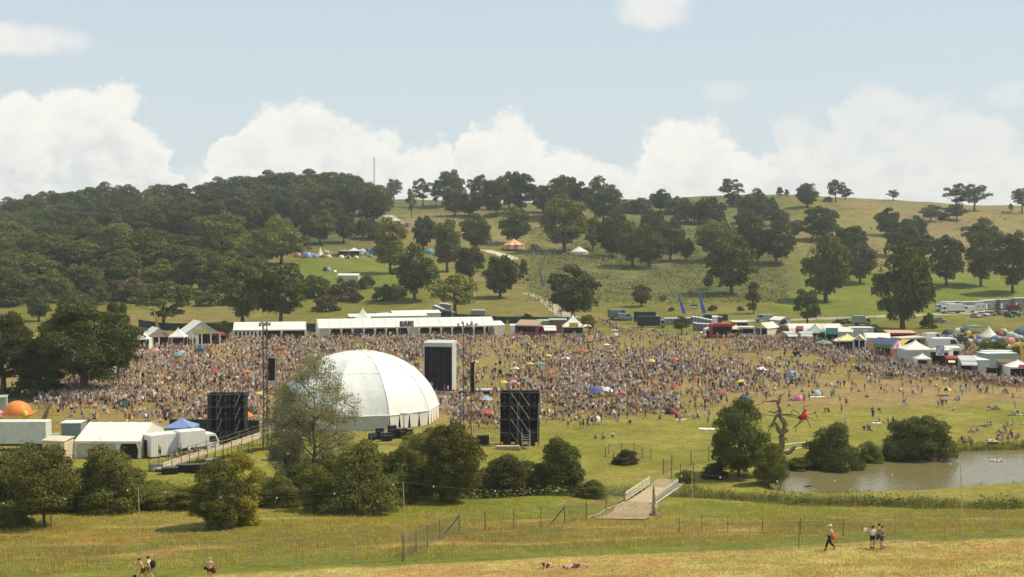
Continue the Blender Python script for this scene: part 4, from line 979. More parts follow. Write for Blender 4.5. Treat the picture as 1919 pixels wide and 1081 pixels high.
# trucks, vans, cars
def wheelset(e, xs, y0, y1, r=.45):
    for x in xs:
        for y in (y0, y1):
            w = MB().tube((x, y - .13, r), (x, y + .13, r), r, n=12).build('wheel', RUB, e)
            MB().tube((x, y - .14, r), (x, y + .14, r), r * .5, n=8).build('rim', AL, w)
def truck(px, py, L_, h, label, box, cab, rz=0.0, cabside=1, name='box_truck', w=2.4, cat='truck'):
    e = empty(name, G(px, py), rz, label, cat); b = MB().box(-L_ / 2, L_ / 2 - 2.0, -w / 2, w / 2, .95, h); b.build('box_body', box, e, bevel=.04)
    MB().box(-L_ / 2, L_ / 2 - .3, -w / 2 + .3, w / 2 - .3, .6, .93).build('chassis', DS, e)
    x0 = L_ / 2 - 1.9; c = MB(); prof = [(x0, .6), (x0 + 1.85, .6), (x0 + 1.9, 1.4), (x0 + 1.45, 2.35), (x0 + 1.2, 2.6), (x0, 2.6)]
    c.loft([[(x, y, z) for x, z in prof] for y in (-w / 2 + .08, w / 2 - .08)]); c.build('cab', cab, e, bevel=.06)
    g = MB().poly([(x0 + 1.915, -w / 2 + .25, 1.45), (x0 + 1.915, w / 2 - .25, 1.45), (x0 + 1.50, w / 2 - .25, 2.3), (x0 + 1.50, -w / 2 + .25, 2.3)])
    g.build('windscreen', GLS, e)
    for y in (-w / 2 + .07, w / 2 - .07): MB().poly([(x0 + .45, y, 1.45), (x0 + 1.6, y, 1.45), (x0 + 1.3, y, 2.25), (x0 + .45, y, 2.25)]).build('side_window', GLS, e)
    wheelset(e, (x0 + .95, -L_ / 2 + 1.6), -w / 2 + .2, w / 2 - .2)
    for y in (-.8, .8): MB().box(x0 + 1.88, x0 + 1.94, y - .15, y + .15, .75, .95).build('headlight', CW, e)
    if cabside < 0: e.scale = (-1, 1, 1)
    return e
truck(1214, 606, 9.0, 3.9, 'dark green box truck parked behind the blackish one', DGR, GRY, 0)
truck(1221, 614, 9.0, 3.7, 'black green box truck with a grey cab in front of the toilets', paint('blackish_green', (.016, .032, .024)), paint('grey_cab', (.28, .28, .24)), -.03)
def van(px, py, label, body, rz=0.0, s=1.0, name='van', cat='van', d=None):
    e = empty(name, G(px, py), rz, label, cat); e.scale = (s, s, s)
    prof = [(-2.4, .4), (2.35, .4), (2.45, 1.0), (1.75, 1.25), (1.1, 2.1), (.8, 2.2), (-2.3, 2.2), (-2.42, 2.0)]
    n = 5; rings = [[(x, y, .4 + (z - .4) * k) for x, z in prof] for y, k in ((-.95, .93), (-.88, 1), (0, 1.02), (.88, 1), (.95, .93))]
    MB().loft(rings).build('body', body, e, smooth=False)
    MB().poly([(1.76, -.75, 1.3), (1.76, .75, 1.3), (1.16, .7, 2.08), (1.16, -.7, 2.08)]).build('windscreen', GLS, e).location = (.03, 0, .03)
    for y in (-.965, .965): MB().poly([(.3, y, 1.3), (1.45, y, 1.3), (1.0, y, 1.95), (.3, y, 1.95)]).build('side_window', GLS, e)
    wheelset(e, (1.55, -1.6), -.85, .85, .34)
    for y in (-.65, .65): MB().box(2.42, 2.47, y - .14, y + .14, .75, .92).build('headlight', CW, e)
    return e
van(1160, 598, 'grey green van half hidden left of the dark trucks', paint('grey_green_paint', (.17, .19, .15)), .2, 1.5)
van(1172, 600, 'small grey van between the green van and the dark trucks', GRY, .1, 1.1)
van(1430, 603, 'silver grey panel van on the track behind the stalls', paint('silver_paint', (.40, .40, .38), .35), math.pi - .05, 1.15)
def car(px, py, label, body, rz=0.0, group='cars parked at the right', estate=False):
    e = empty('parked_car', G(px, py), rz, label, 'car', group)
    low = [(-2.05, .35), (2.0, .35), (2.1, .62), (1.95, .82), (1.0, .95), (-1.75, .98), (-2.1, .8)]
    MB().loft([[(x, y, z * k + .35 * (1 - k)) for x, z in low] for y, k in ((-.84, .9), (-.78, 1), (0, 1.04), (.78, 1), (.84, .9))]).build('body', body, e)
    top = [(1.0, .96), (.35, 1.40), (-1.15 if not estate else -1.7, 1.42), (-1.8 if not estate else -1.95, .97)]
    MB().loft([[(x, y, z) for x, z in top] for y in (-.68, 0, .68)]).build('window', GLS, e)
    MB().loft([[(.33, y, 1.40), (.30, y, 1.45), (-1.12 if not estate else -1.68, y, 1.47), (-1.16 if not estate else -1.74, y, 1.41)] for y in (-.66, .66)]).build('roof', body, e)
    wheelset(e, (1.3, -1.3), -.76, .76, .31)
    for y in (-.55, .55): MB().box(2.06, 2.12, y - .16, y + .16, .6, .75).build('headlight', CW, e)
    return e
SIL = MATS['silver_paint']; DBL = paint('dark_blue_paint', (.03, .05, .10), .3); DRD = paint('dark_red_paint', (.16, .03, .03), .3); BKP = paint('black_paint', (.02, .02, .022), .3); BEI = paint('beige_paint', (.42, .36, .26), .4); LSB = paint('slate_blue_paint', (.10, .15, .20), .3)
car(1829, 595, 'pale beige small car, leftmost of those on the grass below the cabins', BEI, -1.3)
car(1843, 592, 'white car behind the beige car below the cabins', WP, -1.0)
car(1856, 591, 'silver green estate car in the middle of the parked group', paint('silver_green_paint', (.30, .34, .28), .3), -.5, estate=True)
car(1872, 590, 'dark red car beside the black four by four', DRD, -1.2)
car(1878, 587, 'dark blue car parked close to the grey cabins', DBL, .2, estate=True)
car(1892, 594, 'black car nearest the camera of the parked group', BKP, -1.35, estate=True)
car(1903, 592, 'dark grey car right of the black car', paint('dark_grey_paint', (.07, .07, .07), .3), -.6)
car(1914, 589, 'silver car at the right edge in front of the cabins', SIL, .1)
van(1900, 584, 'dark red brown van parked by the grey cabins', DRD, .1, 1.1)
car(1760, 604, 'slate blue car beside the large dark tree at the right', LSB, .1)
car(1573, 607, 'dark green car behind the white polytunnel', paint('bottle_green_paint', (.03, .06, .04), .25), .15)
car(1585, 606, 'black car with sun glints behind the white polytunnel', BKP, .2)
car(1458, 602, 'grey car at the end of the track near the round brown tent', GRY, .1)
truck(1783, 587, 7.5, 3.4, 'white lorry with a side window parked left of the grey cabins', WP, WP, math.pi)
truck(1770, 583, 6.5, 3.5, 'white lorry half hidden behind the other white lorry', WP, WP, math.pi)
van(1813, 585, 'small white van in front of the grey cabins', WP, math.pi, 1.05)
def cabin(px0, py0, px1, py1, h, label, m=GRY, wins=3, name='site_cabin', D=3):
    a, th, W = frame(px0, py0, px1, py1); e = empty(name, a, th, label, 'cabin', None)
    b = MB().box(0, W, 0, D, .3, h); k = int(W / .6)
    for i in range(k): b.box(W * (i + .3) / k, W * (i + .7) / k, -.03, -.001, .35, h - .05)
    b.build('body', m, e); MB().box(-.06, W + .06, -.08, D + .06, h + .004, h + .13).build('roof', WP, e)
    for i in range(wins):
        x = W * (i + .5) / wins; f = MB().box(x - .55, x + .55, -.07, -.034, 1.2, 2.2).build('window', WP, e); MB().box(x - .47, x + .47, -.09, -.072, 1.28, 2.12).build('pane', GLS, f)
    d_ = MB().box(W * .05, W * .05 + .9, -.06, -.035, .35, 2.3).build('door', WP, e); MB().box(W * .05 + .75, W * .05 + .8, -.10, -.062, 1.2, 1.3).build('handle', DS, d_)
    return e
CBL = paint('blue_grey_cabin', (.22, .24, .23)); CBP = paint('purple_grey_cabin', (.22, .20, .19))
cabin(1791, 582, 1802, 582, 3.2, 'narrow dark grey cabin at the left end of the cabin row', CBP, 1)
cabin(1803, 583, 1845, 581, 3.2, 'blue grey cabin behind the long white trailer', CBL, 3)
cabin(1846, 581, 1873, 579, 3.4, 'grey cabin in the middle of the row with a dark window', CBL, 2)
cabin(1874, 580, 1900, 578, 3.6, 'beige grey cabin below the orange lamp', CBP, 1)
cabin(1901, 579, 1945, 576, 3.9, 'beige cabin at the right edge of the row', CBP, 3)
tr = box_stall(1818, 582, 1846, 582, 2.4, 2.6, 'long white trailer with three small windows before the cabins', WP, open_=False, wheels=True, name='trailer', cat='trailer', slope=0)[0]
for i in range(3): MB().box(1.2 + i * 1.6, 1.7 + i * 1.6, -.05, -.01, 1.3, 1.8).build('window', GLS, tr)
lamp = None
def lamp_post(px, py, h, label, head=True, name='floodlight_mast', m=AL):
    e = empty(name, G(px, py), 0, label, 'mast'); MB().tube((0, 0, 0), (0, 0, h), .09, .05, n=6).build('pole', m, e)
    if head: MB().box(-.55, .55, -.15, .15, h, h + .35).build('lamp_head', WP, e)
    return e
lamp_post(1780, 580, 10.5, 'slim floodlight mast behind the white lorries')
lamp_post(1621, 662, 5.6, 'dark post with a lamp left of the purple roofed ride', m=DS)
mast = empty('radio_mast', at_depth(702, 948), 0, 'thin lattice radio mast standing alone on the skyline', 'mast')
for s in ((-.5, -.3), (.5, -.3), (0, .6)): MB().tube((s[0], s[1], 0), (s[0] * .6, s[1] * .6, 33), .12, n=4).build('lattice_leg', AL, mast)
mm = MB()
for i in range(22): z = 1.5 * i; mm.tube((-.5, -.3, z), (.5, -.3, z + 1.5), .05, n=3).tube((.5, -.3, z), (0, .6, z + 1.5), .05, n=3)
mm.build('bracing', AL, mast); MB().tube((-.9, 0, 31.5), (-.9, 0, 33.5), .25, n=6).build('antenna', WP, mast)
# ------------------------------------------------------------------ right hand market of stalls
pagoda(1337, 632, 5.2, 2.5, 4.0, 'white tent left of the bright red stall', wall='three', wm=CW)
rs_ = box_stall(1335, 634, 1372, 634, 4, 3.9, 'bright red stall with a red frame front at the left end of the market', RED, roof=RED, fascia=(RED, .3), awn=None)[0]
MB().box(2.2, 3.2, 1.5, 2.5, 4.4, 6.0).build('chimney_box', DS, rs_); MB().box(2.0, 3.4, 1.3, 2.7, 6.0, 6.25).build('chimney_cap', WP, rs_)
box_stall(1336, 622, 1346, 622, 2, 4.6, 'white booth sticking up behind the red stall', WP, open_=False, name='booth', cat='booth')
pagoda(1379, 632, 3.4, 2.6, 3.9, 'small cream tent just right of the red stall', CC, wall='three')
box_stall(1386, 633, 1413, 634, 4, 3.1, 'beige trailer stall with an open hatch', CRM, roof=CRM, wheels=True, name='catering_trailer', cat='trailer', slope=.1)
box_stall(1374, 616, 1402, 615, 2.5, 2.2, 'flat white stall behind the beige trailer stall', TAN, roof=CW, slope=.2)
gable(1414, 634, 1438, 635, 8, 3.0, 4.6, 'sandy canvas tent between the beige trailer and the green booth', CC, frontm=CC)
box_stall(1439, 632, 1453, 632, 3, 3.6, 'pale turquoise booth beside the brown arched tent', paint('turquoise_cloth', (.16, .42, .32)), roof=paint('turquoise_cloth', (.16, .42, .32)), name='booth', cat='booth')
def arch_tent(px0, py0, px1, py1, L_, h, label, m, front=None, along=False, ribs=0, group=None, cat='tent', name='arched_tent', colours=None):
    """barrel vault; along=True lays its length across the view"""
    a, th, W = frame(px0, py0, px1, py1); e = empty(name, a, th, label, cat, group); n = 10; mats = colours or [m]
    if along:
        c = MB(); k = 14
        for i in range(k):
            c.mi(0 if i / k < .55 else len(mats) - 1); x0, x1 = W * i / k, W * (i + 1) / k
            for j in range(n):
                t0, t1 = math.pi * j / n, math.pi * (j + 1) / n
                P = lambda x, t, s: (x, L_ / 2 - math.cos(t) * L_ / 2 * s, math.sin(t) ** .75 * h * s)
                xm = (x0 + x1) / 2
                for u0, u1, s0, s1 in ((x0, xm, 1, .975), (xm, x1, .975, 1)): c.poly([P(u0, t0, s0), P(u1, t0, s1), P(u1, t1, s1), P(u0, t1, s0)])
        c.build('cover', mats, e)
        for x in (0, W): MB().poly([(x, L_ / 2 - math.cos(math.pi * j / n) * L_ / 2, math.sin(math.pi * j / n) ** .75 * h) for j in range(n + 1)]).build('end_wall', mats[0], e)
    else:
        c = MB(); rings = [[(W / 2 - math.cos(math.pi * j / n) * W / 2, y, math.sin(math.pi * j / n) ** .8 * h) for j in range(n + 1)] for y in np.linspace(0, L_, 5)]
        c.loft(rings, closed=False, caps=False).build('cover', m, e)
        MB().poly([(W / 2 - math.cos(math.pi * j / n) * W / 2 * .97, .05, math.sin(math.pi * j / n) ** .8 * h * .97) for j in range(n + 1)]).build('front_wall', front or SH, e)
        MB().loft([[(W / 2 - math.cos(math.pi * j / n) * W / 2 * s, -.03, math.sin(math.pi * j / n) ** .8 * h * s) for j in range(n + 1)] for s in (.97, 1.02)], closed=False, caps=False).build('rim', DW, e)
    return e
arch_tent(1454, 633, 1481, 633, 6, 3.6, 'brown arched tent beside the turquoise booth', BRN, BRN)
arch_tent(1461, 616, 1477, 616, 5, 3.0, 'small dark purple arched tent behind the brown arched tent', PUR)
slab_tent(1442, 612, 1462, 614, 5, 2.3, 'low grey white tent behind the turquoise booth', 3.3)
arch_tent(1480, 630, 1581, 630, 8.5, 3.5, 'long white polytunnel tent with a cream right half', CW, along=True, colours=[CW, paint('cream_cover', (.66, .54, .40))], name='polytunnel')
box_stall(1491, 632, 1503, 632, 2, 2.4, 'little brown hut in front of the white polytunnel', BRN, roof=MAR, slope=.8, name='hut', cat='hut', open_=False)
for i, (a_, b_, l) in enumerate(((1473, 1492, 'left'), (1500, 1522, 'right'))): box_stall(a_, 640, b_, 640, 3, 2.3, 'low grey awning stall, %s of the pair before the polytunnel' % l, GRY, awn=CG, roof=CG)
pagoda(1527, 638, 4.6, 2.4, 5.0, 'sage green peaked tent in front of the polytunnel', paint('sage_cloth', (.34, .38, .25)), wall='back')
box_stall(1537, 645, 1546, 645, 2.5, 3.4, 'dark teal booth left of the turquoise stall', TEA, roof=TEA, name='booth', cat='booth')
ts = box_stall(1548, 644, 1570, 645, 4, 4.4, 'turquoise stall with a white roof in the middle of the market', TEA, roof=CW, slope=.6, oz=1.0)[0]
MB().box(.1, 3.0, -.08, -.02, 2.6, 4.3).build('front_sign', paint('bright_teal', (.10, .36, .34)), ts)
slab_tent(1571, 640, 1597, 641, 5, 2.8, 'white tent behind the yellow canopy', 4.0)
box_stall(1597, 640, 1637, 640, 5, 3.9, 'long white container with ribbed side behind the yellow canopy', CG, open_=False, name='container', cat='container', roof=WP, slope=0)
truck(1614, 610, 6.0, 3.3, 'pale grey box trailer standing in the meadow behind the market', MIN, MIN, 0)
pagoda(1588, 656, 5.6, 2.7, 4.4, 'white and yellow canopy tent with an open front', paint('pale_yellow_cloth', (.74, .62, .24)), wall='back')
pagoda(1576, 656, 3.4, 2.5, 3.2, 'low white canopy left of the yellow canopy', wall='back')
pv = gable(1599, 661, 1621, 662, 5, 3.2, 4.5, 'white pavilion with blue side posts and an arched opening', CC, frontm=CC)[0]
for x in (.1, 3.1): MB().box(x, x + .3, -.2, -.12, 0, 2.6).build('blue_post', LBL, pv)
parasol(1544, 658, 2.2, 2.9, 'large dull green parasol in front of the turquoise stall', [paint('dull_green_cloth', (.16, .24, .17))])
# the coloured ride stall
a, th, W = frame(1625, 664, 1689, 672); e = empty('ride_stall', a, th, 'long fairground stall with purple roof and orange, green and yellow sides', 'stall')
ro = MB(); ro.poly([(0, 0, 3.0), (W * .78, 0, 3.0), (W * .74, 3.0, 4.3), (W * .06, 3.0, 4.3)]); ro.build('roof', mat('faded_navy_roof', (.085, .08, .15), .7), e)
MB().poly([(W * .78, 0, 3.0), (W, 0, 3.0), (W * .97, 3.0, 4.5), (W * .74, 3.0, 4.3)]).build('orange_roof', YEL, e)
for nm, x0, x1, m in (('orange_fascia', 0, .2, ORA), ('green_fascia', .2, .76, GRN), ('yellow_fascia', .76, 1, YEL)): MB().box(W * x0, W * x1, -.12, 0, 2.1, 2.98).build(nm, m, e)
MB().box(.1, W - .1, 2.9, 3.0, 0, 3.0).build('back_wall', SH, e); MB().box(.1, W - .1, .1, .3, 0, .9).build('counter', DW, e)
for i in range(5): MB().box(W * i / 4 - .06, W * i / 4 + .06, -.02, .1, 0, 2.1).build('post', DW, e)
slab_tent(1622, 655, 1668, 656, 6, 3.1, 'white tent roof behind the purple roofed stall', 4.2)
box_stall(1664, 652, 1716, 653, 5, 4.0, 'orange red stall with a pale roof behind the white peaked tent', RED, roof=paint('pale_orange_roof', (.62, .36, .20)), slope=.4, oz=2.0)
def helter(px, py, label):
    e = empty('round_kiosk', G(px, py), 0, label, 'kiosk'); n = 12; b = MB()
    for i in range(n):
        a0, a1 = 2 * math.pi * i / n, 2 * math.pi * (i + 1) / n; b.mi(i % 2)
        b.poly([(math.cos(a0) * 1.7, math.sin(a0) * 1.7, 2.5), (math.cos(a1) * 1.7, math.sin(a1) * 1.7, 2.5), (0, 0, 4.6)])
    b.build('roof', [PNK, CW], e); MB().tube((0, 0, 0), (0, 0, 2.5), 1.45, n=12).build('drum', SAL, e); b = MB()
    for i in range(n): a0 = 2 * math.pi * i / n; a1 = a0 + .5; b.poly([(math.cos(a0) * 1.75, math.sin(a0) * 1.75, 2.1), (math.cos(a1) * 1.75, math.sin(a1) * 1.75, 2.1), (math.cos(a1) * 1.72, math.sin(a1) * 1.72, 2.55), (math.cos(a0) * 1.72, math.sin(a0) * 1.72, 2.55)])
    b.build('valance', ORA, e)
helter(1682, 672, 'round pink and white kiosk right of the purple roofed stall')
box_stall(1689, 664, 1735, 662, 3.5, 4.0, 'beige trailer with windows behind the white peaked tent', CRM, wheels=True, name='trailer', cat='trailer', slope=.1, roof=CRM)
pagoda(1715, 684, 6.4, 3.8, 5.9, 'big white peaked tent with solid grey walls in the market', CW, wall='all', wm=CG)
pagoda(1728, 694, 3.2, 2.7, 3.9, 'small white gazebo in front of the big peaked tent', CW, wall='three')
box_stall(1688, 672, 1704, 674, 3, 3.2, 'olive stall between the pink kiosk and the peaked tent', OLV, roof=TAN)
cv_ = van(1772, 660, 'white motorhome with a rounded nose behind the sign stall', WP, .1, 1.7, name='motorhome', cat='motorhome')
van(1748, 640, 'small white van beside the big dark tree', WP, .3, 1.15)
st = box_stall(1742, 692, 1777, 694, 4, 4.4, 'stall with a large dark lettered board on its roof', CRM, roof=CRM, fascia=(CG, -.1), slope=.1, oz=.9)[0]
sb_ = MB().box(1.4, 3.2, -.25, -.16, 3.2, 5.6).build('lettered_board', WP, st)
bl = MB()
for r_ in range(5):
    for c_ in range(6):
        if (r_ * 7 + c_ * 3) % 5: bl.box(1.5 + c_ * .28, 1.68 + c_ * .28, -.275, -.252, 3.4 + r_ * .42, 3.7 + r_ * .42)
bl.build('dark_lettering', PUR, st)
box_stall(1776, 688, 1801, 688, 4, 4.2, 'white striped kiosk with a brown front right of the lettered board', WP, roof=CW, fascia=(CW, .2))
ys = box_stall(1774, 697, 1795, 698, 3, 3.0, 'maroon stall with a lit yellow sign', MAR, roof=MAR)[0]
ym = bpy.data.materials.new('lit_yellow_sign'); ym.use_nodes = True; bb = ym.node_tree.nodes['Principled BSDF']; bb.inputs['Base Color'].default_value = (.9, .7, .2, 1); bb.inputs['Emission Color'].default_value = (1, .78, .3, 1); bb.inputs['Emission Strength'].default_value = .9
MB().box(.3, 1.7, -.3, -.2, 2.1, 2.55).build('lit_sign', ym, ys)
box_stall(1800, 706, 1830, 707, 4, 3.4, 'grey stall with a sloping grey awning and dark hatch', GRY, roof=CG, awn=CG, slope=.7)
box_stall(1833, 707, 1853, 706, 5, 3.6, 'white box kiosk right of the grey awning stall', WP, roof=WP, open_=False, name='kiosk', cat='kiosk')
truck(1858, 688, 8.5, 3.8, 'white lorry with a bright front behind the mint container', WP, WP, math.pi)
box_stall(1848, 700, 1905, 699, 4, 4.3, 'long mint green container above the last stalls', MIN, roof=WP, open_=False, name='container', cat='container', slope=0)
box_stall(1848, 712, 1867, 713, 3, 2.6, 'dark low stall between the white kiosk and the brown stall', SH, roof=DS, slope=.0)
box_stall(1872, 712, 1898, 712, 4, 3.6, 'brown stall with a tapestry front at the right', BRN, roof=DW, fascia=(TAN, -.1))
pagoda(1907, 713, 5.2, 3.0, 4.4, 'white tent with a pink sign at the right edge', CW, wall='three', sign=(PNK, .35, .5))
yc_ = empty('yellow_column', G(1597, 692), 0, 'upright yellow banner column among the queueing people', 'banner'); MB().box(-.35, .35, -.3, .3, 0, 2.9).build('banner', YEL, yc_); MB().box(-.45, .45, -.4, .4, 2.9, 3.0).build('cap', WP, yc_)
bs_ = empty('round_sign', G(1676, 700), 0, 'grey sign with a dark round emblem near the pink kiosk', 'sign'); MB().box(-.5, .5, -.04, .04, 1.4, 3.0).build('panel', CG, bs_); MB().tube((0, -.05, 2.2), (0, -.08, 2.2), .32, n=12).build('emblem', SH, bs_); MB().tube((0, 0, 0), (0, 0, 1.4), .05, n=5).build('post', DS, bs_)
kb = empty('blue_kiosk', G(375, 664), 0, 'small slate blue kiosk with a grey hood above the left crowd', 'kiosk'); MB().box(-1.1, 1.1, -.8, .8, 0, 1.6).build('counter_box', LSB, kb); MB().box(-.6, .6, -.4, .4, 1.6, 2.5).build('hood', GRY, kb)
for i, (px, py, m, l) in enumerate(((1494, 668, GN, 'dark green drinks cart with a flat roof'), (1612, 696, BKP, 'dark cart loaded with boxes'), (1671, 708, LSB, 'slate blue cart beside the round sign'), (1218, 630, SAL, 'salmon ice cream cart'), (672, 633, BLU, 'blue hooded cart before the long marquee'), (1152, 632, WP, 'white cart with a red top below the flat yellow mark'))):
    e = empty('market_cart', G(px, py), .2 * i, l, 'cart', 'carts among the crowd'); MB().box(-1.0, 1.0, -.6, .6, .45, 1.2).build('body', m, e); MB().box(-1.15, 1.15, -.75, .75, 2.1, 2.2).build('canopy', m, e)
    for sx in (-1, 1): MB().tube((sx * .95, -.5, 1.2), (sx * .95, -.5, 2.1), .04, n=4).tube((sx * .95, .5, 1.2), (sx * .95, .5, 2.1), .04, n=4).build('post', AL, e); MB().tube((sx * .6, -.68, .3), (sx * .6, -.62, .3), .3, n=10).build('wheel', RUB, e)
# striped big tent, yurt, van and camp on the hill
def ridge_tent(px, py, w, eave, top, label, mats, poles=True, sides=16, d=None, name='round_tent', group=None, cat='tent'):
    p = G(px, py) if d is None else at_depth(px, d); e = empty(name, p, 0, label, cat, group); r = MB(); k = 5
    for i in range(sides):
        a0, a1 = 2 * math.pi * i / sides, 2 * math.pi * (i + 1) / sides; r.mi(i % len(mats))
        for j in range(k):
            def P(a, t): s = w / 2 * (1 - t) ** 1.25 + .05; return (math.cos(a) * s, math.sin(a) * s, eave + (top - eave) * t)
            r.poly([P(a0, j / k), P(a1, j / k), P(a1, (j + 1) / k), P(a0, (j + 1) / k)])
    r.build('roof', mats, e); wl = MB()
    for i in range(sides):
        a0, a1 = 2 * math.pi * i / sides, 2 * math.pi * (i + 1) / sides; wl.mi(i % len(mats)); s = w / 2 * .97
        wl.poly([(math.cos(a0) * s, math.sin(a0) * s, 0), (math.cos(a1) * s, math.sin(a1) * s, 0), (math.cos(a1) * s, math.sin(a1) * s, eave), (math.cos(a0) * s, math.sin(a0) * s, eave)])
    wl.build('wall', mats, e)
    if poles: MB().tube((0, 0, top - .5), (0, 0, top + 1.6), .1, n=5).build('pole', DS, e)
    return e
ridge_tent(963, 467, 11.5, 2.3, 5.6, 'orange and cream striped big tent on the hillside', [ORA, paint('peach_cloth', (.78, .55, .34))])
ridge_tent(1085, 477, 9.8, 1.6, 4.4, 'round white yurt beside the tall pale oak', [CW], poles=False)
ridge_tent(1181, 482, 4.0, .8, 1.9, 'low white tent under the trees right of the yurt', [CW], poles=False)
van(1003, 467, 'dark grey van parked right of the orange striped tent', paint('dark_slate_paint', (.07, .09, .09), .3), -1.2, 1.3)
yb = empty('yellow_balloon', G(1162, 574), 0, 'tiny bright yellow balloon in the meadow left of the thorn tree', 'balloon'); MB().ball((0, 0, .9), .32, .32, .38).build('balloon', paint('bright_yellow', (.9, .75, .03), .3), yb, smooth=True); MB().tube((0, 0, 0), (0, 0, .6), .02, n=4).build('string', WP, yb)
def dome_tent_mesh():
    b = MB(); n = 12
    for j in range(4):
        for i in range(n):
            def P(i, j): a = 2 * math.pi * i / n; t = j / 4 * math.pi / 2; s = math.cos(t) ** .8; return (math.cos(a) * 1.5 * s, math.sin(a) * 1.15 * s, math.sin(t) * 1.25)
            b.mi(1 if (i in (8, 9) and j < 3) else 0).poly([P(i, j), P(i + 1, j), P(i + 1, j + 1), P(i, j + 1)])
    b2 = MB(); t = [math.pi * k / 10 for k in range(11)]
    b2.path([(math.cos(q) * 1.53 * .8, math.cos(q) * 1.17 * .8 - .0, math.sin(q) * 1.28) for q in t], .03, 4); b2.path([(math.cos(q) * 1.53 * .8, -math.cos(q) * 1.17 * .8, math.sin(q) * 1.28) for q in t], .03, 4)
    return b.mesh('tent_cloth', [BLU, SH]), b2.mesh('tent_poles', [DS])
DTM = dome_tent_mesh()
def dome_tent(px, py, s, m, label, group, rz=None, h=1.0):
    e = empty('dome_tent', G(px, py), R.uniform(0, 6) if rz is None else rz, label, 'tent', group); s *= (.86 if px > 1700 else 1.0 if py < 520 else .9); e.scale = (s, s, s * h)
    c = link('cloth', DTM[0], e); c.material_slots[0].link = 'OBJECT'; c.material_slots[0].material = m; link('poles', DTM[1], e); return e
G1 = 'tents of the small camp on the hillside'
dome_tent(574, 482, 2.0, LBL, 'blue and black dome tent at the left end of the hillside camp', G1, h=1.1)
dome_tent(610, 475, 1.5, LGR, 'pale green dome tent behind the white tipi', G1)
dome_tent(592, 482, 1.3, LBL, 'small blue tent at the left foot of the white tipi', G1)
dome_tent(558, 481, 1.6, SAL, 'salmon and white tent furthest left in the hillside camp', G1)
dome_tent(622, 479, 1.0, OLV, 'tiny olive tent right of the pale green dome', G1)
dome_tent(679, 472, 1.3, CW, 'small white dome right of the white gazebo on the hill', G1)
dome_tent(704, 478, 2.3, TEA, 'wide teal dome tent at the right end of the hillside camp', G1)
dome_tent(690, 471, 1.6, BLU, 'dark blue tent behind the wide teal dome', G1)
dome_tent(613, 507, 1.5, GRY, 'lone grey tent in the meadow below the hillside camp', G1)
dome_tent(805, 474, 2.0, TEA, 'teal tent between two tall trees at the chalk path', G1)
for i, (px, py, s, m, nm) in enumerate(((552, 478, 1.2, CW, 'white'), (566, 477, 1.1, GRN, 'green'), (583, 479, 1.2, GRY, 'grey'), (606, 482, 1.1, BRN, 'brown'), (616, 482, 1.1, CRM, 'cream'), (629, 480, 1.2, OLV, 'olive'), (640, 483, 1.1, CW, 'white'), (652, 484, 1.1, CRM, 'cream'), (668, 484, 1.1, CW, 'white'), (676, 478, 1.2, LBL, 'pale blue'), (686, 478, 1.1, OLV, 'olive'), (694, 482, 1.2, GRN, 'green'), (716, 477, 1.3, BLU, 'blue'), (490, 484, 1.3, CW, 'white'), (497, 487, 1.1, SAL, 'salmon'))):
    dome_tent(px, py, s, m, 'small %s tent, %s from left among the low hillside camp tents' % (nm, 'first second third fourth fifth sixth seventh eighth ninth tenth eleventh twelfth thirteenth'.split()[i]) if i < 13 else 'small %s tent at the wood edge left of the hillside camp' % nm, G1)
ridge_tent(600, 480, 4.4, .3, 4.6, 'white and orange tipi in the hillside camp', [CW, CW, ORA], poles=False, sides=9, group=G1)
pagoda(664, 480, 5.6, 2.8, 4.4, 'white roofed gazebo with dark sides in the hillside camp', CW, wall='three', wm=DS, group=G1)
pagoda(645, 480, 5.6, 2.6, 3.4, 'grey gazebo left of the white roofed one on the hill', GRY, wall='three', wm=DS, group=G1)
flag(635, 478, 3.8, 'short pale yellow flag between the hillside tents', mat('pale_yellow_flag', (.62, .5, .2)), .02, 1.2)
box_stall(758, 426, 766, 426, 3, 2.6, 'small purple grey hut on the dry slope under the skyline', CBP, roof=CBP, open_=False, name='hut', cat='hut')
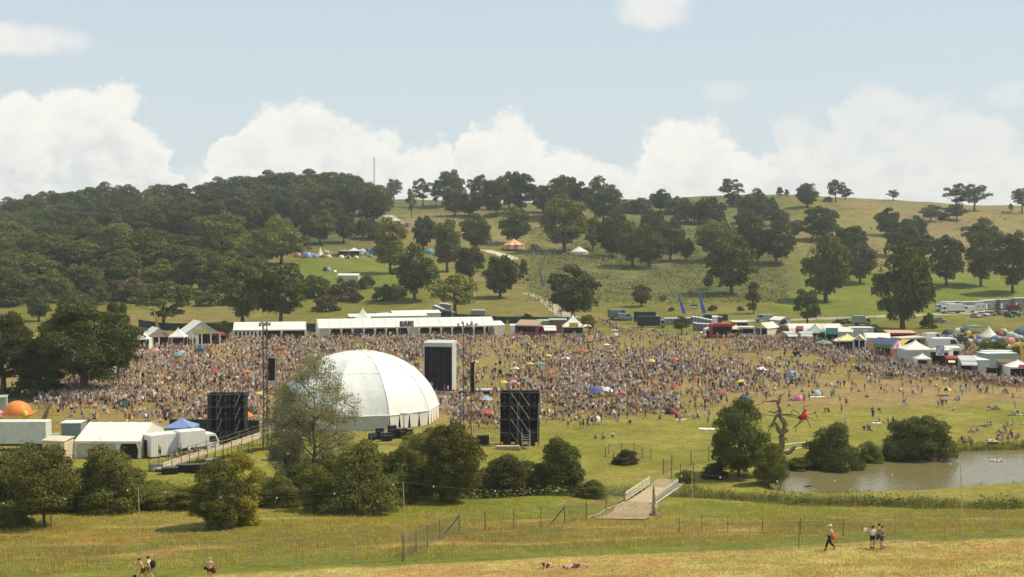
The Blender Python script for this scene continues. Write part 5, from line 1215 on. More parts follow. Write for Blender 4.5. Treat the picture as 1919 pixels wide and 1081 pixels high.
# camp at the right behind the market
G2 = 'camping tents behind the right hand market'
cs = [(1752, 636, 1.3, PNK, 'pink dome tent beside the dark tree'), (1764, 633, 1.2, BRN, 'brown tent behind the pink dome'), (1776, 626, 1.7, DBL, 'navy dome tent left of the white awning tent'), (1786, 634, 1.4, LBL, 'pale blue tent low in the left camp'),
      (1797, 622, 1.6, CW, 'white tent with a pink flap at the back of the camp'), (1800, 632, 1.2, LGR, 'light green tent below the white one with the pink flap'), (1806, 639, 1.3, OLV, 'olive tent beside the small bush in the camp'), (1816, 626, 1.3, YEL, 'yellow and grey dome tent under the green awning'),
      (1822, 634, 1.2, SAL, 'salmon tent left of the blue one'), (1817, 643, 1.5, CRM, 'cream tent nearest the path by the bush'), (1833, 634, 1.1, BLU, 'bright blue tent left of the white bell tent'), (1829, 643, 1.4, BRN, 'brown tent below the bright blue one'),
      (1840, 644, 1.5, CG, 'grey white tent in front of the bell tent, left side'), (1850, 640, 1.3, LSB, 'slate tent in front of the bell tent'), (1858, 644, 1.4, LBL, 'pale blue tent in front of the bell tent, right side'), (1868, 636, 1.4, GRY, 'grey tent right of the bell tent'),
      (1874, 629, 2.0, MAR, 'dark red brown tent right of the bell tent'), (1878, 641, 1.4, PUR, 'purple tent left of the salmon dome'), (1896, 642, 1.9, SAL, 'large salmon dome tent near the right edge'), (1893, 628, 1.3, CW, 'white tent behind the salmon dome'),
      (1900, 631, 1.3, LGR, 'pale green tent right of the white one behind the salmon dome'), (1909, 635, 1.4, CG, 'pale grey tent right of the salmon dome'), (1916, 626, 2.6, LSB, 'big grey green tent at the right edge'), (1914, 640, 1.4, OLV, 'olive tent at the right edge above the flag'),
      (1885, 648, 1.2, CW, 'little white tent in the lowest row of the camp'), (1866, 650, 1.2, GRY, 'little grey tent in the lowest row of the camp'), (1770, 642, 1.2, GRY, 'grey tent above the motorhome'), (1907, 648, 1.2, YEL, 'little yellow tent near the yellow feather flag'),
      (1790, 641, 1.3, BLU, 'blue tent above the motorhome nose'), (1846, 650, 1.2, OLV, 'olive tent on the camp edge right of the bush'), (1810, 619, 1.3, LSB, 'slate blue tent at the back left of the green awning'), (1880, 622, 1.3, CRM, 'cream pointed tent at the back right of the bell tent')]
for px, py, s, m, l in cs: dome_tent(px, py, s * .92, m, l, G2, h=.85)
ridge_tent(1853, 634, 5.6, .5, 3.6, 'tall white bell tent in the right hand camp', [CC, CW], poles=False, sides=12, group=G2)
pagoda(1826, 623, 5.0, 2.0, 2.6, 'flat green awning beside the bell tent', paint('dull_green_cloth', (.16, .24, .17)), wall=None, open_=False, group=G2)

# ------------------------------------------------------------------ the dome stage
def dome():
    c = G(670, 795); c = at_depth(672, 205); e = empty('dome_stage', c, 0, 'large white ten sided canvas dome covering the stage', 'stage'); n = 10
    prof = [(12.9, 2.2), (12.3, 3.9), (11.5, 5.4), (10.3, 6.9), (8.9, 8.3), (7.3, 9.3), (5.6, 10.15), (3.6, 10.75), (1.9, 11.0), (0.02, 11.15)]
    a0 = math.radians(-90 - 8.5); V = []; cl = MB(); sub = 6
    def P(i, f, j, puff=1.0):
        A = a0 + 2 * math.pi * i / n; B = a0 + 2 * math.pi * (i + 1) / n; r, z = prof[j]
        p = Vector((math.cos(A) * r, math.sin(A) * r, z)).lerp(Vector((math.cos(B) * r, math.sin(B) * r, z)), f)
        t = j / (len(prof) - 1); k = 1 - .020 * math.sin(math.pi * f) * math.sin(math.pi * min(1, t * 1.25)) * puff     # cloth sucked in between the arches
        k += .0032 * math.sin(f * 17 + t * 9 + i * 2.1) * math.sin(math.pi * f) + .0028 * math.sin(f * 9 - t * 21 + i) * math.sin(math.pi * f)
        return Vector((p.x * k, p.y * k, p.z * (1 - .5 * (1 - k)) + .03 * math.sin(f * 9 + i + j * 2)))
    prof = [tuple(np.interp(q, range(len(prof)), [v[k] for v in prof]) for k in (0, 1)) for q in np.linspace(0, len(prof) - 1, 19)]
    for i in range(n): cl.loft([[P(i, s / 12, j) for s in range(13)] for j in range(len(prof))], closed=False, caps=False)
    cloth = cl.build('canvas', DCV, e, smooth=True)
    for i in range(n):                                # laced seams standing proud of the cloth
        s = MB(); pts = [P(i, 0, j) * 1.004 for j in range(len(prof))]; s.path(pts, .028, 5); s.build('seam', DCV, e)
    h = MB()                                          # hem ropes, one low, one at the shoulder
    for i in range(n): h.path([P(i, k / 4, 0) * 1.003 for k in range(5)], .07, 4)
    h.build('hem', DCV, e); h = MB()
    for i in range(n): h.path([P(i, k / 6, 8) * 1.003 for k in range(7)], .02, 4)
    h.build('shoulder_seam', DCV, e)
    for i in range(n):                                # skirt panels with slits between them
        A = a0 + 2 * math.pi * i / n; B = a0 + 2 * math.pi * (i + 1) / n; r = 12.9
        p, q = Vector((math.cos(A) * r, math.sin(A) * r, 0)), Vector((math.cos(B) * r, math.sin(B) * r, 0)); sk = MB(); k = 4 if i in (1, 2, 3) else 1
        for u in range(k):
            f0, f1 = u / k, (u + 1) / k; g = .035 if k > 1 else .004
            b0, b1, t0, t1 = p.lerp(q, f0 + g), p.lerp(q, f1 - g), p.lerp(q, f0 + .004), p.lerp(q, f1 - .004)
            sk.poly([b0, b1, t1 + Vector((0, 0, 2.2)), t0 + Vector((0, 0, 2.2))])
        if i not in (5, 6): sk.build('skirt_panel', CG if i == 0 else CW, e)  # front panel of the white skirt is coloured grey to paint in its shade
    for i in range(n):
        A = a0 + 2 * math.pi * i / n; MB().tube((math.cos(A) * 12.75, math.sin(A) * 12.75, 0), (math.cos(A) * 12.75, math.sin(A) * 12.75, 2.3), .12, n=6).build('arch_foot', DS, e)
    MB().box(-8, 8, -7, 7, 0, 1.5).build('stage_deck', SH, e)
    MB().box(-6.0, 6.0, -6.1, -5.9, 1.51, 6).build('back_drop', BK, e)
DCV = mat('dome_canvas', (.83, .80, .71), .5, .05, .25, bump=.6, bscale=.9, trans=.08)
for nd in DCV.node_tree.nodes:
    if nd.type == 'BUMP': nd.inputs['Distance'].default_value = .14; nd.inputs['Strength'].default_value = .6
dome()
# things standing behind the dome's near foot
for i, (px, py, w, h, l) in enumerate(((712, 822, 1.2, 1.6, 'black flight case left of the gap in front of the dome'), (724, 826, 1.6, 1.2, 'wide black flight case in front of the dome'), (735, 822, 1.0, 2.0, 'tall black flight case against the dome skirt'), (752, 820, 1.4, 1.4, 'black flight case with a lid near the dome lamp post'), (700, 824, 1.5, 1.0, 'low black flight case left of the others by the dome'), (768, 820, 1.1, 1.3, 'black flight case right of the dome lamp post'))):
    e = empty('flight_case', G(px, py), .3 * i, l, 'flight case', 'flight cases before the dome'); MB().box(-w / 2, w / 2, -.5, .5, .12, h).build('case_body', BKP, e, bevel=.03); MB().box(-w / 2 - .02, w / 2 + .02, -.52, .52, h * .7, h * .7 + .05).build('metal_edge', AL, e)
    for sx in (-1, 1): MB().tube((sx * w * .35, -.4, .06), (sx * w * .35, .4, .06), .06, n=6).build('castor', RUB, e)
lp = lamp_post(757, 822, 3.4, 'short post with a square lamp in front of the dome', m=DS)
# ------------------------------------------------------------------ black scaffold wings, masts, delay tower
def wing(px, py, w, h, label, dots, mirror=1, rz=0.0):
    e = empty('scaffold_wing', G(px, py), rz, label, 'scaffold'); D = 2.4
    MB().box(-w / 2, w / 2, D - .06, D, .2, h).build('scrim', BK, e)
    MB().box(-w / 2, -w / 2 + .06, .2, D - .1, h * .28, h).box(w / 2 - .06, w / 2, .2, D - .1, h * .28, h).build('side_scrim', BK, e)
    nx = 4; ps = MB()
    for i in range(nx + 1):
        for y in (0, D - .2): ps.tube((-w / 2 + w * i / nx, y, 0), (-w / 2 + w * i / nx, y, h + .1), .05, n=5)
    ps.build('upright', DS, e); lg = MB()
    for k in range(1, 5):
        for y in (0, D - .2): lg.tube((-w / 2, y, h * k / 4.05), (w / 2, y, h * k / 4.05), .045, n=4)
        for i in range(nx + 1): lg.tube((-w / 2 + w * i / nx, 0, h * k / 4.05), (-w / 2 + w * i / nx, D - .2, h * k / 4.05), .04, n=4)
    lg.build('ledger', DS, e); br = MB(); hb = h / 4.05
    for k in range(4):
        for i in ((1, 3) if mirror > 0 else (2, 3)):
            x0 = -w / 2 + w * i / nx; x1 = x0 + w / nx * (.55 if mirror > 0 else -.9)
            br.tube((x0, -.06, hb * k + .1), (x1, -.06, hb * (k + 1)), .05, n=5)
    if mirror < 0: br.tube((-w * .05, -.1, .1), (-w * .05, -.1, h * .78), .05, n=5).tube((w / 2 - .2, -.1, .1), (w / 2 - .1, -.1, h * .8), .05, n=5)
    br.build('brace', AL, e)
    for i in range(dots[0]):
        for k in range(dots[1]): MB().box(-w / 2 + w * (i + .5) / dots[0] - .06, -w / 2 + w * (i + .5) / dots[0] + .06, D - .12, D - .065, h * (.55 + .42 * k / dots[1]), h * (.55 + .42 * k / dots[1]) + .14).build('clamp', AL, e)
    sp = MB()
    for i, x in enumerate((-w * .33, -w * .02, w * .3)): sp.box(x - .55, x + .55, .5, 1.6, 0, 1.5 + .2 * i)
    sp.build('speaker_stack', BKP, e, bevel=.03); return e
wing(424, 832, 5.2, 7.1, 'black scaffold wing left of the dome with zigzag braces', (4, 3), 1)
wl = wing(974, 836, 5.4, 7.6, 'black scaffold wing right of the dome with a mesh stair', (5, 4), -1)
stair = MB()
for k in range(6): stair.box(.3 + .0, 1.4, -.4 - .35 * k, -.1 - .35 * k, 1.6 - .27 * k, 1.65 - .27 * k)
stair.tube((.3, -.1, 2.6), (.3, -2.2, 1.0), .03, n=4).tube((1.4, -.1, 2.6), (1.4, -2.2, 1.0), .03, n=4).tube((.3, -.1, 1.6), (.3, -2.2, .05), .05, n=4).tube((1.4, -.1, 1.6), (1.4, -2.2, .05), .05, n=4)
stair.build('stair', AL, wl)
def mast_(px, py, h, w, label, arr, side):
    e = empty('lighting_mast', G(px, py), 0, label, 'mast'); m = MB(); b = MB()
    for sx in (-1, 1):
        for sy in (-1, 1): m.tube((sx * w / 2, sy * w / 2, 0), (sx * w / 2, sy * w / 2, h), .045, n=5)
    m.build('chord', DS, e); k = int(h / w / 1.1)
    for i in range(k):
        z0, z1 = h * i / k, h * (i + 1) / k; s = 1 if i % 2 else -1
        for sy in (-1, 1): b.tube((-s * w / 2, sy * w / 2, z0), (s * w / 2, sy * w / 2, z1), .028, n=4)
        for sx in (-1, 1): b.tube((sx * w / 2, -s * w / 2, z0), (sx * w / 2, s * w / 2, z1), .028, n=4)
    b.build('lattice', DS, e); t = MB()
    for i in range(5): t.box(-w * 1.2 + i * w * .6 - .14, -w * 1.2 + i * w * .6 + .14, -.35, .05, h - .4 + .25 * (i % 2), h + .05 + .25 * (i % 2))
    t.tube((-w * 1.6, 0, h - .5), (w * 1.6, 0, h - .1), .05, n=4); t.build('head_lights', AL, e)
    z0, z1 = arr; a_ = MB(); n = 9
    for i in range(n):                                # curved hang of loudspeakers
        z = z1 - (z1 - z0) * i / n; y = .0 + .35 * (i / n) ** 2; a_.box(side * (w / 2 + .15), side * (w / 2 + 1.1), .1 - y, .85 - y, z - (z1 - z0) / n * .94, z) if side > 0 else a_.box(side * (w / 2 + 1.1), side * (w / 2 + .15), .1 - y, .85 - y, z - (z1 - z0) / n * .94, z)
    a_.build('line_array', BKP, e); MB().tube((0, 0, z1 + .35), (side * (w / 2 + .7), .4, z1 + .25), .05, n=4).build('hang_bar', DS, e); return e
mast_(498, 832, 17.2, .55, 'slim left lighting mast with a hanging black speaker column', (9.0, 12.2), 1)
mast_(876, 828, 17.0, 1.05, 'wider right lighting mast with a hanging black speaker column', (7.2, 11.4), .6)
p = G(821, 737); e = empty('delay_tower', p, -.18, 'black screened tower with a white frame rising from the crowd', 'tower')
MB().box(-2.6, 2.6, .0, .08, .5, 9.0).build('black_screen', BK, e); MB().box(-2.75, -2.62, -.1, 3.4, .3, 9.6).build('left_frame', WP, e)
MB().poly([(2.62, -.05, .2), (2.62, 3.6, .2), (2.62, 3.6, 8.9), (2.62, -.05, 9.3)]).poly([(2.70, 3.6, .2), (2.70, -.05, .2), (2.70, -.05, 9.3), (2.70, 3.6, 8.9)]).build('side_canvas', CG, e)
MB().loft([[(-2.8, -.25, 8.75), (2.8, -.25, 8.75), (2.8, 3.8, 9.2), (-2.8, 3.8, 9.2)], [(-2.8, -.25, 9.5), (2.8, -.25, 9.5), (2.8, 3.8, 9.75), (-2.8, 3.8, 9.75)]]).build('top_cover', CG, e)
b = MB()
for k in (2.6, 4.4, 6.6): b.tube((-2.6, -.03, k), (2.6, -.03, k), .04, n=4)
for x in (-1.3, 0, 1.3): b.tube((x, -.03, .5), (x, -.03, 9), .035, n=4)
b.build('scaffold_tube', DS, e); MB().box(-2.7, 2.7, -.5, 3.5, 0, .35).build('base', GRY, e); MB().box(-1.6, -.9, -.25, -.1, 1.4, 2.1).build('desk', GRY, e)
p = G(909, 739); e = empty('platform', p, .02, 'low railed platform beside the black screened tower', 'platform'); MB().box(-2.9, 2.9, 0, 2.5, .6, .85).build('deck', CG, e); MB().box(-2.9, 2.9, .05, .1, 0, .58).build('skirt', SH, e)
b = MB()
for i in range(8): b.tube((-2.8 + .8 * i, 2.4, .85), (-2.8 + .8 * i, 2.4, 1.9), .03, n=4)
b.tube((-2.8, 2.4, 1.9), (2.8, 2.4, 1.9), .03, n=4).build('railing', DS, e)
e = empty('thin_mast', G(937, 738), 0, 'thin black pole with small lamps right of the platform', 'mast'); MB().tube((0, 0, 0), (0, 0, 7.3), .06, n=5).build('pole', DS, e); MB().box(-.3, .3, -.2, .2, 3.8, 4.6).box(-.25, .25, -.2, .2, 5.6, 6.2).build('lamp_head', BKP, e)
# crowd barrier between dome and right wing
def barrier(pts, h, step, label, m=DS, name='crowd_barrier', rails=(1.0, .15), group=None):
    P = [G(*p) for p in pts]; e = empty(name, P[0], 0, label, 'barrier', group); rl = MB(); br = MB()
    for i in range(len(P) - 1):
        A, B = P[i] - P[0], P[i + 1] - P[0]; n = max(1, int((B - A).length / step))
        for r_ in rails: rl.tube(A + Vector((0, 0, h * r_)), B + Vector((0, 0, h * r_)), .035, n=4)
        for k in range(n + 1): q = A.lerp(B, k / n); br.tube(q, q + Vector((0, 0, h)), .022, n=4)
    rl.build('rail', m, e); br.build('bars', m, e); return e
barrier(((822, 822), (880, 824), (936, 826)), 1.9, .32, 'dark barred barrier between the dome and the right black wing')
barrier(((458, 838), (500, 836)), 1.1, .4, 'short barrier right of the left black wing')
e = empty('dark_crate', G(905, 832), .2, 'black crate in front of the barred barrier', 'crate'); MB().box(-.8, .8, -.5, .5, .05, 1.2).build('crate_body', BKP, e, bevel=.04); MB().box(-.82, .82, -.52, .52, 1.2, 1.26).build('lid', DS, e)
e = empty('timber_stack', G(950, 842), .05, 'flat stack of pale boards left of the mesh stair', 'boards')
for k in range(3): MB().box(-1.9 + .2 * k, 1.9 - .1 * k, -.5, .6, .05 + .16 * k, .18 + .16 * k).build('board', WD, e)
# ------------------------------------------------------------------ backstage yard
tnt = marquee(142, 858, 262, 860, 11, 2.3, 4.0, 3, 'big white backstage tent nearest the camera', closed=(0, 1))[0]; tnt.name = 'backstage_tent'
truck(30, 842, 9.0, 4.0, 'long white lorry trailer partly hidden by the left bushes', paint('off_white_panel', (.64, .63, .54)), WP, math.pi + .03)
box_stall(-30, 800, 12, 800, 3, 4.5, 'pale green container at the left edge behind the orange inflatable', MIN, roof=MIN, open_=False, name='container', cat='container', slope=0)
box_stall(115, 832, 152, 832, 2.6, 3.0, 'small grey cabin with a dark window left of the backstage tent', paint('slate_grey_panel', (.24, .27, .27)), open_=False, name='site_cabin', cat='cabin', slope=.0)
e = empty('golf_buggy', G(98, 838), .1, 'golf buggy with a mint canopy beside the small grey cabin', 'buggy')
MB().box(-1.1, 1.1, -.55, .55, .3, .75).build('body', WP, e, bevel=.08); MB().box(-1.15, .9, -.65, .65, 1.8, 1.9).build('canopy', paint('mint_canopy', (.22, .42, .34)), e, bevel=.04); MB().box(-.6, .2, -.5, .5, .75, 1.3).build('seat', CW, e)
for sx in (-1.05, .8):
    for sy in (-.5, .5): MB().tube((sx, sy, .7), (sx, sy, 1.8), .035, n=4).build('canopy_post', WP, e)
for sx in (-.75, .75):
    for sy in (-.5, .5): MB().tube((sx, sy - .08, .25), (sx, sy + .08, .25), .25, n=10).build('wheel', RUB, e)
box_stall(80, 862, 121, 864, 2.2, 2.6, 'cream cabin low behind the left bushes', paint('cream_panel', (.66, .54, .36)), open_=False, name='site_cabin', cat='cabin', slope=.3, roof=paint('cream_panel', (.66, .54, .36)))
def container2(px, py, L_, w, h, rz, label, m, door=True):
    e = empty('white_container', G(px, py), rz, label, 'container'); b = MB().box(-L_ / 2, L_ / 2, -w / 2, w / 2, .15, h); k = int(L_ / .35)
    for i in range(k): b.box(-L_ / 2 + L_ * (i + .25) / k, -L_ / 2 + L_ * (i + .75) / k, -w / 2 - .03, -w / 2 - .002, .2, h - .1)
    b.build('body', m, e)
    if door: MB().box(-L_ / 2 - .05, -L_ / 2 - .01, -.3, .6, .2, 2.3).build('open_doorway', SH, e)
    return e
container2(313, 852, 6.0, 2.5, 3.0, .75, 'ribbed white container turned sideways right of the backstage tent', WP)
truck(369, 848, 5.6, 3.2, 'white box van with an orange edged tail beside the container', WP, WP, .62)
pagoda(340, 824, 4.2, 2.0, 3.4, 'blue peaked gazebo behind the white box van', paint('mid_blue_cloth', (.20, .27, .46)), wall=None, open_=False)
# orange inflatable: a ball with four flared wings
e = empty('inflatable', G(36, 806), 0, 'orange and yellow inflatable stage top with flared wings at the left edge', 'inflatable'); e.scale = (1.1, 1.0, 1.0)
MB().ball((-.2, 0, 2.6), 1.9, 1.9, 1.9, 16, 8, -.2).build('dome_top', ORA, e, smooth=True)
OY = paint('orange_yellow_cloth', (.85, .48, .10))
w1 = MB(); w1.loft([[(-.5, -1.6, 2.2), (.0, 1.6, 2.4)], [(2.2, -1.9, 2.6), (2.6, 1.5, 3.0)], [(4.6, -1.7, 4.1), (4.4, .4, 4.2)]], closed=False, caps=False).build('right_wing', ORA, e)
w1 = MB(); w1.loft([[(4.7, -1.8, 4.1), (4.5, .3, 4.2)], [(3.4, -1.6, 1.5), (3.6, .6, 1.6)], [(3.2, -1.2, 0), (3.4, .9, 0)]], closed=False, caps=False).build('wing_back', BRN, e)
w1 = MB(); w1.loft([[(.4, -1.8, 2.3), (0, 1.6, 2.4)], [(-2.4, -2.0, 2.4), (-2.6, 1.2, 2.7)], [(-5.0, -1.6, 3.8), (-4.6, .6, 4.0)]], closed=False, caps=False).build('left_wing', SAL, e)
MB().loft([[(-2.8, -2.1, .2), (2.8, -2.1, .2)], [(-1.4, -1.9, 2.5), (1.6, -1.9, 2.5)]], closed=False, caps=False).build('front_skirt', OY, e)
MB().ball((1.4, -1.7, 2.6), .5, .5, .7, 8, 5, -.9).build('yellow_star', YEL, e, smooth=True)
# scaffold walkway
def walkway():
    P = [G(292, 884), G(345, 872), G(395, 862), G(440, 856), G(498, 842), G(545, 838)]; Z = [.3, .8, 1.2, 1.7, 2.2, 2.3]; o = P[0]
    e = empty('walkway', o, 0, 'raised timber walkway on scaffold legs running to the dome', 'walkway'); dk = MB(); rl = MB(); w = 1.1
    for i in range(len(P) - 1):
        A = Vector((P[i].x, P[i].y, P[i].z + Z[i])) - o; B = Vector((P[i + 1].x, P[i + 1].y, P[i + 1].z + Z[i + 1])) - o; n = Vector((-(B - A).y, (B - A).x, 0)).normalized() * w
        dk.loft([[A - n, A + n, A + n + Vector((0, 0, .12)), A - n + Vector((0, 0, .12))], [B - n, B + n, B + n + Vector((0, 0, .12)), B - n + Vector((0, 0, .12))]])
        for k in range(3):
            for s in (-1, 1):
                q = A.lerp(B, k / 3) + n * s; MB().tube((q.x, q.y, -.3), (q.x, q.y, q.z + 1.15), .05, n=5).build('leg', DS, e)
        for s in (-1, 1):
            for hh in (.6, 1.1): rl.tube(A + n * s + Vector((0, 0, hh)), B + n * s + Vector((0, 0, hh)), .035, n=4)
    dk.build('deck', WD, e); rl.build('handrail', DS, e)
walkway()
for i, (px, py, w, h, l) in enumerate(((352, 884, 2.6, .9, 'long dark cable trunk under the left end of the walkway'), (385, 886, 3.4, 1.1, 'longest black trunk under the walkway'), (318, 888, 2.0, .8, 'black trunk at the foot of the walkway'), (398, 872, 1.6, .8, 'silver topped case behind the long black trunk'), (520, 862, 1.9, 1.7, 'tall dark generator right of the walkway'), (548, 868, 1.4, 1.2, 'dark crate below the silvery sapling'), (292, 882, 1.3, .7, 'pale case at the left end of the walkway'))):
    e = empty('equipment_trunk', G(px, py), .12 * i, l, 'trunk', 'equipment under the walkway'); MB().box(-w / 2, w / 2, -.6, .6, .05, h).build('trunk_body', BKP if i not in (3, 6) else GRY, e, bevel=.04); MB().box(-w / 2 - .03, w / 2 + .03, -.63, .63, h, h + .06).build('lid', AL if i in (3, 5) else DS, e)

# ------------------------------------------------------------------ footbridge
def bridge():
    A, B, C, D = G(1172, 946), G(1227, 950), G(1218, 914), G(1269, 918)
    A, B, C, D = [Vector(flat_at(*q, .15)).to_3d() for q in ((1172, 942), (1227, 946), (1218, 911), (1269, 916))]
    for v in (A, B, C, D): v.z = .15
    o = (A + B) / 2; e = empty('footbridge', o, 0, 'wooden footbridge over the ditch with white rails', 'bridge'); a, b, c, d = A - o, B - o, C - o, D - o
    dk = MB(); n = 26
    for i in range(n):
        t0, t1 = i / n + .002, (i + 1) / n - .002; dk.loft([[a.lerp(c, t0) + Vector((0, 0, z)), b.lerp(d, t0) + Vector((0, 0, z)), b.lerp(d, t1) + Vector((0, 0, z)), a.lerp(c, t1) + Vector((0, 0, z))] for z in (-.12, 0)])
    dk.build('deck', WD, e); bm = MB()
    for t in (.1, .9): bm.tube(a.lerp(b, t) + Vector((0, 0, -.3)), c.lerp(d, t) + Vector((0, 0, -.3)), .16, n=6)
    bm.build('beam', DW, e)
    def rail(p, q, name, solid):
        L_ = (q - p).length; r = MB()
        for h in ((1.12, .92, .62, .35) if solid else (1.1, .95)): r.loft([[p + Vector((0, -.04, h - .07)), p + Vector((0, .04, h - .07)), p + Vector((0, .04, h + .07)), p + Vector((0, -.04, h + .07))], [q + Vector((0, -.04, h - .07)), q + Vector((0, .04, h - .07)), q + Vector((0, .04, h + .07)), q + Vector((0, -.04, h + .07))]])
        if not solid: r.tube(p + Vector((0, 0, .15)), q + Vector((0, 0, .15)), .07, n=4)
        rl = r.build(name, mat('pale_rail_wood', (.62, .56, .42), .8, .12, 2), e); k = 6 if solid else 14; s = MB()
        for i in range(k + 1): t = p.lerp(q, i / k); s.box(t.x - .05, t.x + .05, t.y - .05, t.y + .05, -.4, 1.15)
        s.build('post', MATS['pale_rail_wood'], e)
    rail(a, c, 'left_rail', True); rail(b + Vector((.1, 0, 0)), d + Vector((.1, 0, 0)), 'right_rail', False)
    return o
bo = bridge()
M_TROD = mat('trodden_earth', (.33, .24, .135), .95, .18, 1.0, bump=.15, bscale=4)
strip('path', [flat_at(1200, 944, .1), G(1190, 956), G(1172, 968), G(1160, 974)], lambda t: 3.6 + 1.2 * t, M_TROD, dz=.10, step=.6)
strip('path', [flat_at(1243, 913, .1), G(1252, 908), G(1262, 901)], lambda t: 3.2, M_TROD, dz=.12, step=.6)
strip('kerb_board', [G(1102, 972), G(1136, 956), flat_at(1171, 943, .1)], .18, MATS['pale_rail_wood'], dz=.12, step=1.0)
e = empty('gate_post', G(1225, 966), 0, 'weathered plank post leaning at the right foot of the footbridge', 'post'); MB().loft([[(-.16, -.05, -.1), (.16, -.05, -.1), (.16, .05, -.1), (-.16, .05, -.1)], [(-.12, -.05, 2.6), (.08, -.05, 2.6), (.08, .05, 2.6), (-.12, .05, 2.6)], [(-.05, -.03, 3.1), (.0, -.03, 3.1), (.0, .03, 3.1), (-.05, .03, 3.1)]]).build('plank', mat('grey_plank', (.30, .23, .15), .9, .3, 5), e)
MB().box(-.45, .35, -.2, .2, .02, .12).build('foot_block', SH, e)
e = empty('leaning_rail', G(1241, 972), 0, 'two short leaning rails right of the plank post', 'rail'); MB().tube((-.5, 0, 0), (-.8, .3, 1.6), .05, n=5).build('rail', WD, e); MB().tube((.0, 0, 0), (-.3, .3, 1.6), .05, n=5).build('rail', WD, e)

# ------------------------------------------------------------------ fences
def mesh_fence(pts, h, label, post=.03, mm=DS, cell=.25, sm=.0045, name='mesh_fence', cat='fence', top=True, wobble=True, pm=None):
    P = [G(*p) for p in pts]; o = P[0]; e = empty(name, o, 0, label, cat)
    for i, p in enumerate(P):
        q = p - o; m = MB().tube(q + Vector((0, 0, -.2)), q + Vector((0, 0, h + .08)), post, n=6)
        m.build('post', pm or AL, e)
    for i in range(len(P) - 1):
        a, b = P[i] - o, P[i + 1] - o; L_ = (b - a).length; m = MB(); n = max(2, int(L_ / cell)); k = max(2, int(h / cell))
        for j in range(1, n): q = a.lerp(b, j / n); m.tube(q + Vector((0, 0, .1)), q + Vector((0, 0, h)), sm, n=3, cap=False)
        for j in range(1, k): z = h * j / k; m.tube(a + Vector((0, 0, z)), b + Vector((0, 0, z)), sm * .8, n=3, cap=False)
        m.tube(a + Vector((0, 0, h)), b + Vector((0, 0, h)), .016, n=4).tube(a + Vector((0, 0, .1)), b + Vector((0, 0, .1)), .012, n=4)
        m.build('mesh_panel', mm, e)
    return e
FM = mat('dull_fence_wire', (.20, .20, .16), .7, .1, 4, metal=.2)
mesh_fence([(-84, 1084), (10, 1079), (103, 1075), (195, 1072), (290, 1069), (382, 1065), (475, 1062), (567, 1060), (663, 1056), (754, 1053)], 1.95, 'long temporary mesh fence crossing the near bank on the left', mm=FM)
mesh_fence([(754, 1053), (848, 1050), (941, 1047), (1034, 1044), (1127, 1040), (1221, 1038), (1315, 1035), (1405, 1032), (1497, 1028)], 1.95, 'temporary mesh fence crossing the near bank in the middle', mm=FM)
mesh_fence([(1497, 1028), (1590, 1024), (1679, 1018), (1770, 1012), (1860, 1008), (1960, 1002)], 1.95, 'temporary mesh fence crossing the near bank on the right', mm=FM)
DPM = mat('fence_post_wood', (.19, .16, .085), .9, .2, 3)
mesh_fence([(757, 1051), (780, 1036), (801, 1025), (824, 1012), (861, 1000), (909, 995), (963, 992), (1014, 987), (1058, 982), (1099, 974)], 1.75, 'chain link fence climbing from the near bank to the footbridge', post=.045, mm=FM, cell=.16, sm=.007, name='chain_link_fence', pm=DPM)
mesh_fence([(1099, 974), (1136, 957), (1170, 942)], 1.5, 'short wire fence beside the kerb board at the footbridge', post=.05, mm=FM, cell=.3, name='wire_fence', pm=DPM)
mesh_fence([(1243, 889), (1259, 881), (1295, 873), (1328, 866), (1345, 864)], 1.9, 'green wire fence on the grass behind the footbridge', post=.06, mm=FM, cell=.2, name='wire_fence', pm=DPM)
mesh_fence([(1258, 898), (1275, 893), (1299, 889)], 1.5, 'short wire fence just past the right rail of the footbridge', post=.05, mm=FM, cell=.2, name='wire_fence', pm=DPM)
mesh_fence([(1134, 857), (1141, 852), (1165, 849), (1188, 850), (1204, 857), (1220, 863), (1180, 870), (1150, 868), (1134, 857)], 1.35, 'small wire enclosure round the bramble heap', post=.05, mm=FM, cell=.35, name='wire_fence', pm=DPM)
mesh_fence([(1273, 1000), (1315, 996), (1364, 997), (1429, 1000), (1500, 1002), (1580, 1004), (1679, 1000)], 1.3, 'low wire fence halfway up the near bank at the right', post=.038, mm=FM, cell=.45, name='wire_fence', pm=DPM)
mesh_fence([(1480, 602), (1530, 600), (1570, 598), (1640, 595)], 1.3, 'thin post and wire fence along the track behind the market', post=.08, mm=DPM, cell=.5, sm=.02, name='wire_fence', pm=DPM)
for (px, py, s) in ((861, 1000, -1), (1058, 982, -1)):
    e = empty('brace_post', G(px, py), 0, 'slanting timber brace of the chain link fence, %s one' % ('left' if px < 900 else 'right'), 'brace'); MB().tube((0, .1, 1.6), (-1.35, .1, -.05), .06, n=5).build('brace_timber', DPM, e)
strip('white_tape', [G(1460, 837), G(1490, 832), G(1522, 828)], .25, WP, dz=.12, step=1.5)
strip('white_tape', [G(1470, 845), G(1515, 838)], .18, WP, dz=.12, step=1.5)
